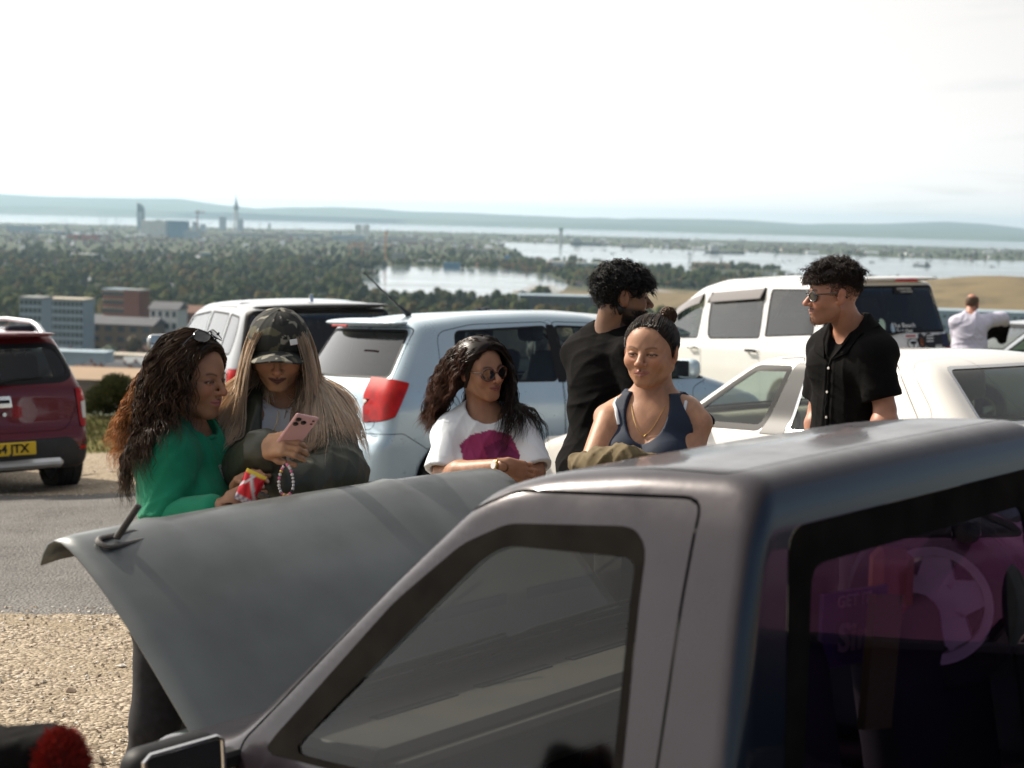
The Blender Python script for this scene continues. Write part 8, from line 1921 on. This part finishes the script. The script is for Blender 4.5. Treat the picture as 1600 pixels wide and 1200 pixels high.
# ---------------------------------------------------------------- the near pickup with its bonnet up
MT['mauve_paint'] = pmat('faded_mauve_grey_paint', (.017, .011, .016), .26, .3, coat=.6, noise=.05, nscale=3, dirt=.22, bump=.0004, bscale=30)
MT['bonnet_grey'] = pmat('satin_grey_bonnet', (.115, .126, .128), .28, .35, coat=.15, noise=.24, nscale=3.2, dirt=.3)
MT['navy_paint'] = pmat('navy_panel_paint', (.003, .007, .018), .3, .2, coat=.8)
MT['purple_glass'] = glass_mat('purple_window_film', (.58, .44, .62), base=.05, refl=(.8, .68, .9))
MT['dusty_glass'] = glass_mat('dusty_side_glass', (.42, .41, .39), base=.025, rough=.07)
MT['dash_brown'] = pmat('dash_vinyl_brown', (.085, .07, .06), .6, noise=.15, bump=.0006, bscale=250)
TR = (.95, 3.65, .07, 139, 4.0); SCT = .93
def make_truck():
    r = thing('pickup_truck', 'mauve grey pickup truck with its bonnet propped open, closest to the viewer', 'pickup truck')
    place(r, TR[0] * SCT + .045, TR[1] * SCT + .052, 2 + (TR[2] - 2) * SCT + .012, TR[3], gx=0, gy=0, pitch=TR[4], roll=-1.0); r.scale = (SCT, SCT * 1.12, SCT)
    c = dict(prof=rounded([(-.005, .30), (-.01, .95), (.0, 1.38), (.03, 1.460), (.3, 1.460), (.55, 1.438), (.70, 1.400), (1.36, .84), (1.44, .78), (1.75, .74), (1.77, .52), (1.80, .26), (.1, .24)], .05, 4),
             width=[(0, .76), (.25, .785), (.5, .79), (.72, .765), (.80, .735), (.93, .705), (1.2, .645), (1.36, .60), (1.5, .53)],
             plan=[(-.2, .985), (.2, 1), (1.0, 1), (1.9, .97)], wheels=[(1.98, .26)], crown=.015, endk=.02, r=.045, arch=.34, soft=.014)
    s = Skin(c, .018)
    for sg in (1, -1):
        cd = side_of(sg, .3)
        s.window(r, 'side', rounded([(.24, .765), (.25, 1.31), (.29, 1.345), (.62, 1.33), (.74, 1.28), (.92, 1.14), (1.26, .80), (1.28, .765)], .03), cd, glass='dusty_glass', gname='door_window',
                 inner=rounded([(.262, .78), (.270, 1.285), (.61, 1.285), (.67, 1.255), (1.17, .80), (1.17, .78)], .03), smat='frame_black')
        s.seam('side', rounded([(.17, .30), (.165, .75), (.135, 1.39), (.16, 1.41), (.62, 1.40), (.76, 1.345), (1.37, .78), (1.34, .30)], .03), cd, w=.007)
    s.window(r, 'end', rounded([(-.58, .60), (-.50, 1.345), (.50, 1.345), (.58, .60)], .05), REAR(.06), glass='purple_glass', gname='rear_window', smat='frame_black',
             inner=rounded([(-.52, .64), (-.43, 1.26), (.43, 1.26), (.52, .64)], .04))
    s.window(r, 'end', rounded([(-.68, .83), (-.56, 1.375), (.56, 1.375), (.68, .83)], .05), both(FRONT(.5), lambda V: V[:, 0] - 1.42), gname='windscreen', seal=.03)
    s.panel(r, 'back_panel', 'end', [(-.9, .2), (-.9, 1.6), (.9, 1.6), (.9, .2)], REAR(.018), 'navy_paint')
    s.seam('top', rounded([(.09, .535), (.60, .52), (.60, -.52), (.09, -.535)], .04), TOP(1.3), w=.004, depth=.006)
    s.finish(r, 'mauve_paint')
    # front wings, inner bay, nose
    for sg in (1, -1):
        f = lambda P: smax(smax(sd_box(P, (1.98, sg * .66, .36), (.34, .07, .14), .05), -np.maximum(np.hypot(P[:, 0] - 2.0, P[:, 2] - .29) - .34, -1), .02), -(P[:, 2] - .1), .01)
        mk('front_wing', *nets(f, (1.55, sg * .66 - .12, .15), (2.42, sg * .66 + .12, .6), .02), MT['mauve_paint'], r)
        wheel(r, 2.0, sg * .66, .34, w=.18).location.z = .12
        wheel(r, -.95, sg * .66, .34, w=.18).location.z = .12
        MB().box((-1.75, sg * .76 - .02, .35), (-.03, sg * .76 + .02, .80), bev=.01).obj('bed_side', MT['navy_paint'], r)
        MB().tube([(-1.75, sg * .755, .81), (-.04, sg * .755, .81)], .025, 8).obj('bed_rail', MT['rubber'], r)
    MB().box((-1.75, -.72, .38), (-.04, .72, .42)).obj('bed_floor', MT['tyre'], r)
    MB().box((-1.80, -.77, .35), (-1.76, .77, .80), bev=.01).obj('tailgate', MT['navy_paint'], r)
    MB().box((2.30, -.60, .02), (2.36, .60, .18), bev=.02).obj('front_bumper', MT['black_plastic'], r)
    MB().box((2.26, -.60, .20), (2.31, .60, .36), bev=.01).obj('grille', MT['black_plastic'], r)
    # engine under the open bonnet
    e = MB().box((1.82, -.22, .30), (2.22, .20, .60), bev=.03).obj('engine', MT['tyre'], r)
    MB().lathe([(0, 0), (.13, 0), (.13, .07), (.05, .09), (0, .09)], 20, c=(2.02, 0, .60)).obj('air_filter', MT['chrome'], e)
    MB().box((1.84, .34, .38), (2.06, .56, .60), bev=.01).obj('battery', MT['black_plastic'], e)
    MB().tube([(1.9, -.25, .55), (2.1, -.4, .62), (2.3, -.35, .5)], .03, 10).obj('hose', MT['rubber'], e)
    # bonnet: curved sheet with folded lips, hinged at the scuttle
    n, m = 25, 31; hw = .770; V = []; F = []
    prof = [(1.56, .70), (1.62, .760), (1.74, .885), (1.87, 1.015), (2.00, 1.125), (2.11, 1.200), (2.165, 1.225), (2.20, 1.220), (2.225, 1.19), (2.24, 1.14)]
    pa = np.array(prof); L = np.concatenate([[0], np.cumsum(np.linalg.norm(np.diff(pa, axis=0), axis=1))])
    t = np.linspace(0, L[-1], n); px = np.interp(t, L, pa[:, 0]); pz = np.interp(t, L, pa[:, 1])
    for k in range(3): px[1:-1] = (px[:-2] + 2 * px[1:-1] + px[2:]) / 4; pz[1:-1] = (pz[:-2] + 2 * pz[1:-1] + pz[2:]) / 4
    for i in range(n):
        for j in range(m):
            y0 = -hw + 2 * hw * j / (m - 1); q = abs(y0) / hw; y = y0 - .09 + (0 if y0 > 0 else y0 * .06); d = .022 * q ** 2 + .010 * max(0, (q - .95) / .05) ** 1.5
            crease = .010 * math.exp(-((abs(y) - .42) / .03) ** 2)
            V.append((px[i] + d * .55 - crease * .5, y, pz[i] - d * .75 + crease * .8))
    for i in range(n - 1):
        for j in range(m - 1): F.append((i * m + j, i * m + j + 1, (i + 1) * m + j + 1, (i + 1) * m + j))
    b = mk('bonnet', V, F, MT['bonnet_grey'], r); sm = b.modifiers.new('thick', 'SOLIDIFY'); sm.thickness = .006; sm.offset = -1
    # inner frame ribs under the bonnet
    for y in (-.5, 0, .42): MB().box((0, y - .04, -.03), (.58, y + .04, -.008), bev=.008, M3=[[.80, 0, -.60], [0, 1, 0], [.60, 0, .80]], t=(1.62, 0, .74)).obj('bonnet_rib', MT['rubber'], b)
    MB().box((0, -.62, -.03), (.06, .62, -.008), bev=.008, M3=[[.80, 0, -.60], [0, 1, 0], [.60, 0, .80]], t=(2.08, 0, 1.09)).obj('bonnet_rib', MT['rubber'], b)
    MB().tube([(2.02, -.60, .66), (2.12, -.60, 1.10)], .006, 6).obj('bonnet_stay', MT['chrome'], r)
    # bonnet pin with its oval plate and flip-up lever
    o = np.array((2.10, .545, 1.172)); U = unit((.18, -1, .0)); Wn = unit((-.50, 0, .86)); Wx = np.cross(U, Wn)
    ring = []
    for sx in (1, -1):
        for k in range(9):
            a = math.pi * (k / 8) - math.pi / 2; ring.append(o + U * (sx * .050 + sx * .022 * math.cos(a)) + Wx * (sx * .022 * math.sin(a)) + Wn * .008)
    ring.append(ring[0]); pp = MB().tube(ring, .0075, 8, caps=False).obj('bonnet_pin_plate', MT['pin_metal'], b, True)
    a0 = o + U * -.02 + Wn * .012; MB().box((-.006, -.012, 0), (.006, .012, .115), bev=.004, M3=np.stack([unit(np.cross(U, Wn)), unit(U), unit(Wn)], 1) @ np.array([[1, 0, 0], [0, .93, .38], [0, -.38, .93]]), t=a0).obj('bonnet_pin_lever', MT['pin_metal'], pp)
    # door mirror, its dark reflection put into the glass colour
    f = lambda P: sd_box(P, (1.40, .90, .755), (.05, .115, .065), .045)
    mm = mk('door_mirror', *nets(f, (1.2, .75, .65), (1.55, 1.08, .87), .010), MT['rubber'], r)
    MB().box((1.346, .805, .705), (1.352, .995, .805), bev=.002).obj('mirror_glass', MT['mirror_dark_refl'], mm)
    rim_ = [(1.348, .90 + .10 * x, .755 + .057 * z) for x, z in [(-1, -.8), (-1, .8), (-.85, 1), (.85, 1), (1, .8), (1, -.8), (.85, -1), (-.85, -1), (-1, -.8)]]
    MB().tube(rim_, .006, 6, caps=False).obj('mirror_rim', MT['chrome'], mm, True)
    MB().box((1.36, .70, .72), (1.42, .84, .76), bev=.01).obj('mirror_arm', MT['rubber'], mm)
    # cabin: dashboard with slots, bench seat, belt, pillar trim
    d = MB().box((1.02, -.64, .60), (1.42, .64, .775), bev=.02).obj('dashboard', MT['dash_brown'], r)
    MB().box((.98, -.62, .70), (1.10, .62, .745), bev=.015).obj('dash_ledge', MT['dash_brown'], d)
    for y in (-.5, -.16, .18): MB().box((1.24, y, .772), (1.27, y + .26, .779)).obj('vent_slot', MT['gap_black'], d)
    MB().box((.05, -.64, .2), (1.4, .64, .30)).obj('cabin_floor', MT['trim_dark'], r)
    for y in (.33, -.33): seat(r, .50, y, .30, 'seat_black', hr=False, lean=.12)
    steer(r, .93, -.33, .70, .16)
    MB().box((.10, .16, .80), (.12, .27, 1.10), M3=[[1, 0, 0], [0, .97, -.2], [0, .2, .97]]).obj('seat_belt', MT['belt_olive'], r)
    wiper(r, (1.43, -.1, .80), (1.30, -.62, .885), (.6, 0, .8), w=.009)
    wiper(r, (1.43, .42, .80), (1.30, -.05, .885), (.6, 0, .8), w=.009)
    return r
MT['mirror_dark_refl'] = pmat('mirror_painted_dark_reflection', (.02, .022, .025), .05, coat=.5)
MT['banner'] = pmat('purple_banner', (.10, .05, .16), .8); MT['banner_text'] = pmat('banner_lettering', (.45, .36, .38), .8); MT['orange_bag'] = pmat('orange_bag', (.45, .12, .05), .7)
MT['pin_metal'] = pmat('dull_pin_metal', (.16, .15, .14), .45, .8, noise=.2)
MT['frame_black'] = pmat('window_frame_rubber', (.010, .009, .008), .9, noise=.3, nscale=10, spec=.04)
MT['seat_black'] = pmat('seat_vinyl_black', (.008, .007, .007), .7)
MT['belt_olive'] = pmat('seat_belt_webbing', (.10, .09, .02), .8)
truck = make_truck()

def truck_load():
    """stand-ins set in the cab for what the rear window shows: an alloy wheel, a folded banner and a bag"""
    MT['white_rim'] = pmat('pale_wheel_paint', (.72, .68, .72), .35, coat=.5)
    c = at(1462, 940, 3.86); w_ = thing('stand_in_wheel', 'five spoke alloy wheel set behind the purple rear window, standing in for a reflected wheel', 'wheel', c)
    e = wheel(None, 0, 0, .20, w=.10, rim='white_rim', spokes=5, sgn=1); e.location = (0, 0, 0); e.parent = w_; w_.rotation_euler = (0, 0, R_(158))  # wheel added in the cab in place of a reflection in the glass
    b = thing('banner', 'purple banner with pale lettering folded behind the seats of the pickup', 'banner'); o = at(1330, 978, 3.60); X = unit(A(.80, .60, 0)); Z = A(0, 0, 1)
    MB().prism([(-.10, -.08), (-.10, .08), (.10, .08), (.10, -.08)], .01, O=o, X=X, Y=Z).obj('cloth', MT['banner'], b)
    text_obj('lettering', 'Sir', .085, o + A(.0, -.02, -.02), X, Z, MT['banner_text'], b, .001, True); text_obj('lettering', 'GET IT', .035, o + A(.0, -.02, .060), X, Z, MT['banner_text'], b, .001, True)
    g = MB().box((-.045, -.04, -.07), (.045, .04, .07), bev=.02).obj('bag', MT['orange_bag']); g.location = at(1392, 905, 3.74); tag(g, 'orange bag between the banner and the alloy wheel inside the pickup', 'bag')
truck_load()
def corner_bag():
    """dark bag with a shaggy red pom, on a small folding table at the near left"""
    c = at(92, 1172, 2.9); t = thing('folding_table', 'small black folding table at the bottom left, carrying a bag', 'table', (c[0], c[1], z1(c[0], c[1])))
    zt = c[2] - .16 - z1(c[0], c[1]); MB().box((-.22, -.2, zt - .02), (.2, .2, zt), bev=.005).obj('tabletop', MT['black_plastic'], t)
    for x in (-.19, .17):
        for y in (-.17, .17): MB().tube([(x, y, 0), (x, y, zt - .02)], .01, 6).obj('leg', MT['black_plastic'], t)
    b = thing('bag', 'black and grey bag at the bottom left corner', 'bag'); q = at(40, 1190, 2.95); zb = c[2] - .16
    garment(b, 'bag_body', lambda P: sd_box(P, (q[0] - .01, q[1], zb + .085), (.075, .07, .088), .03, frame(12)) - fold(P, .012, 4, 1.2), q - .25, q + .25, .010, 'tee_black')
    MB().ell((q[0] - .045, q[1] - .06, zb + .07), (.045, .02, .05)).obj('pocket', MT['sticker_white'], b)
    p = thing('red_pom', 'shaggy dark red pom sitting in front of the black bag', 'pom'); r = np.random.default_rng(5); n = 5200; d = r.normal(size=(n, 3)); d /= np.linalg.norm(d, axis=1)[:, None]; S = A(.052, .050, .090); o = c + A(.004, 0, -.045)
    P = o + d * S * .8; D = d + r.normal(size=(n, 3)) * .35 + A(0, 0, .2); tt = np.linspace(0, 1, 4)[None, :, None]; L = r.uniform(.006, .015, n)[:, None, None]
    strand_mesh(P[:, None] + D[:, None] * L * tt, np.full(n, .0011), A(.26, .012, .005)[None] * r.uniform(.5, 1.4, (n, 1)), 'fur', 'hair_matte', p); MB().ell(o, S * .82, 16, 12, col=(.10, .004, .003)).obj('core', MT['hair_matte'], p, True)
corner_bag()
for f_ in (woman_green, woman_cap, woman_white, woman_tank, man_tee, man_shirt, man_far, man_car): f_()
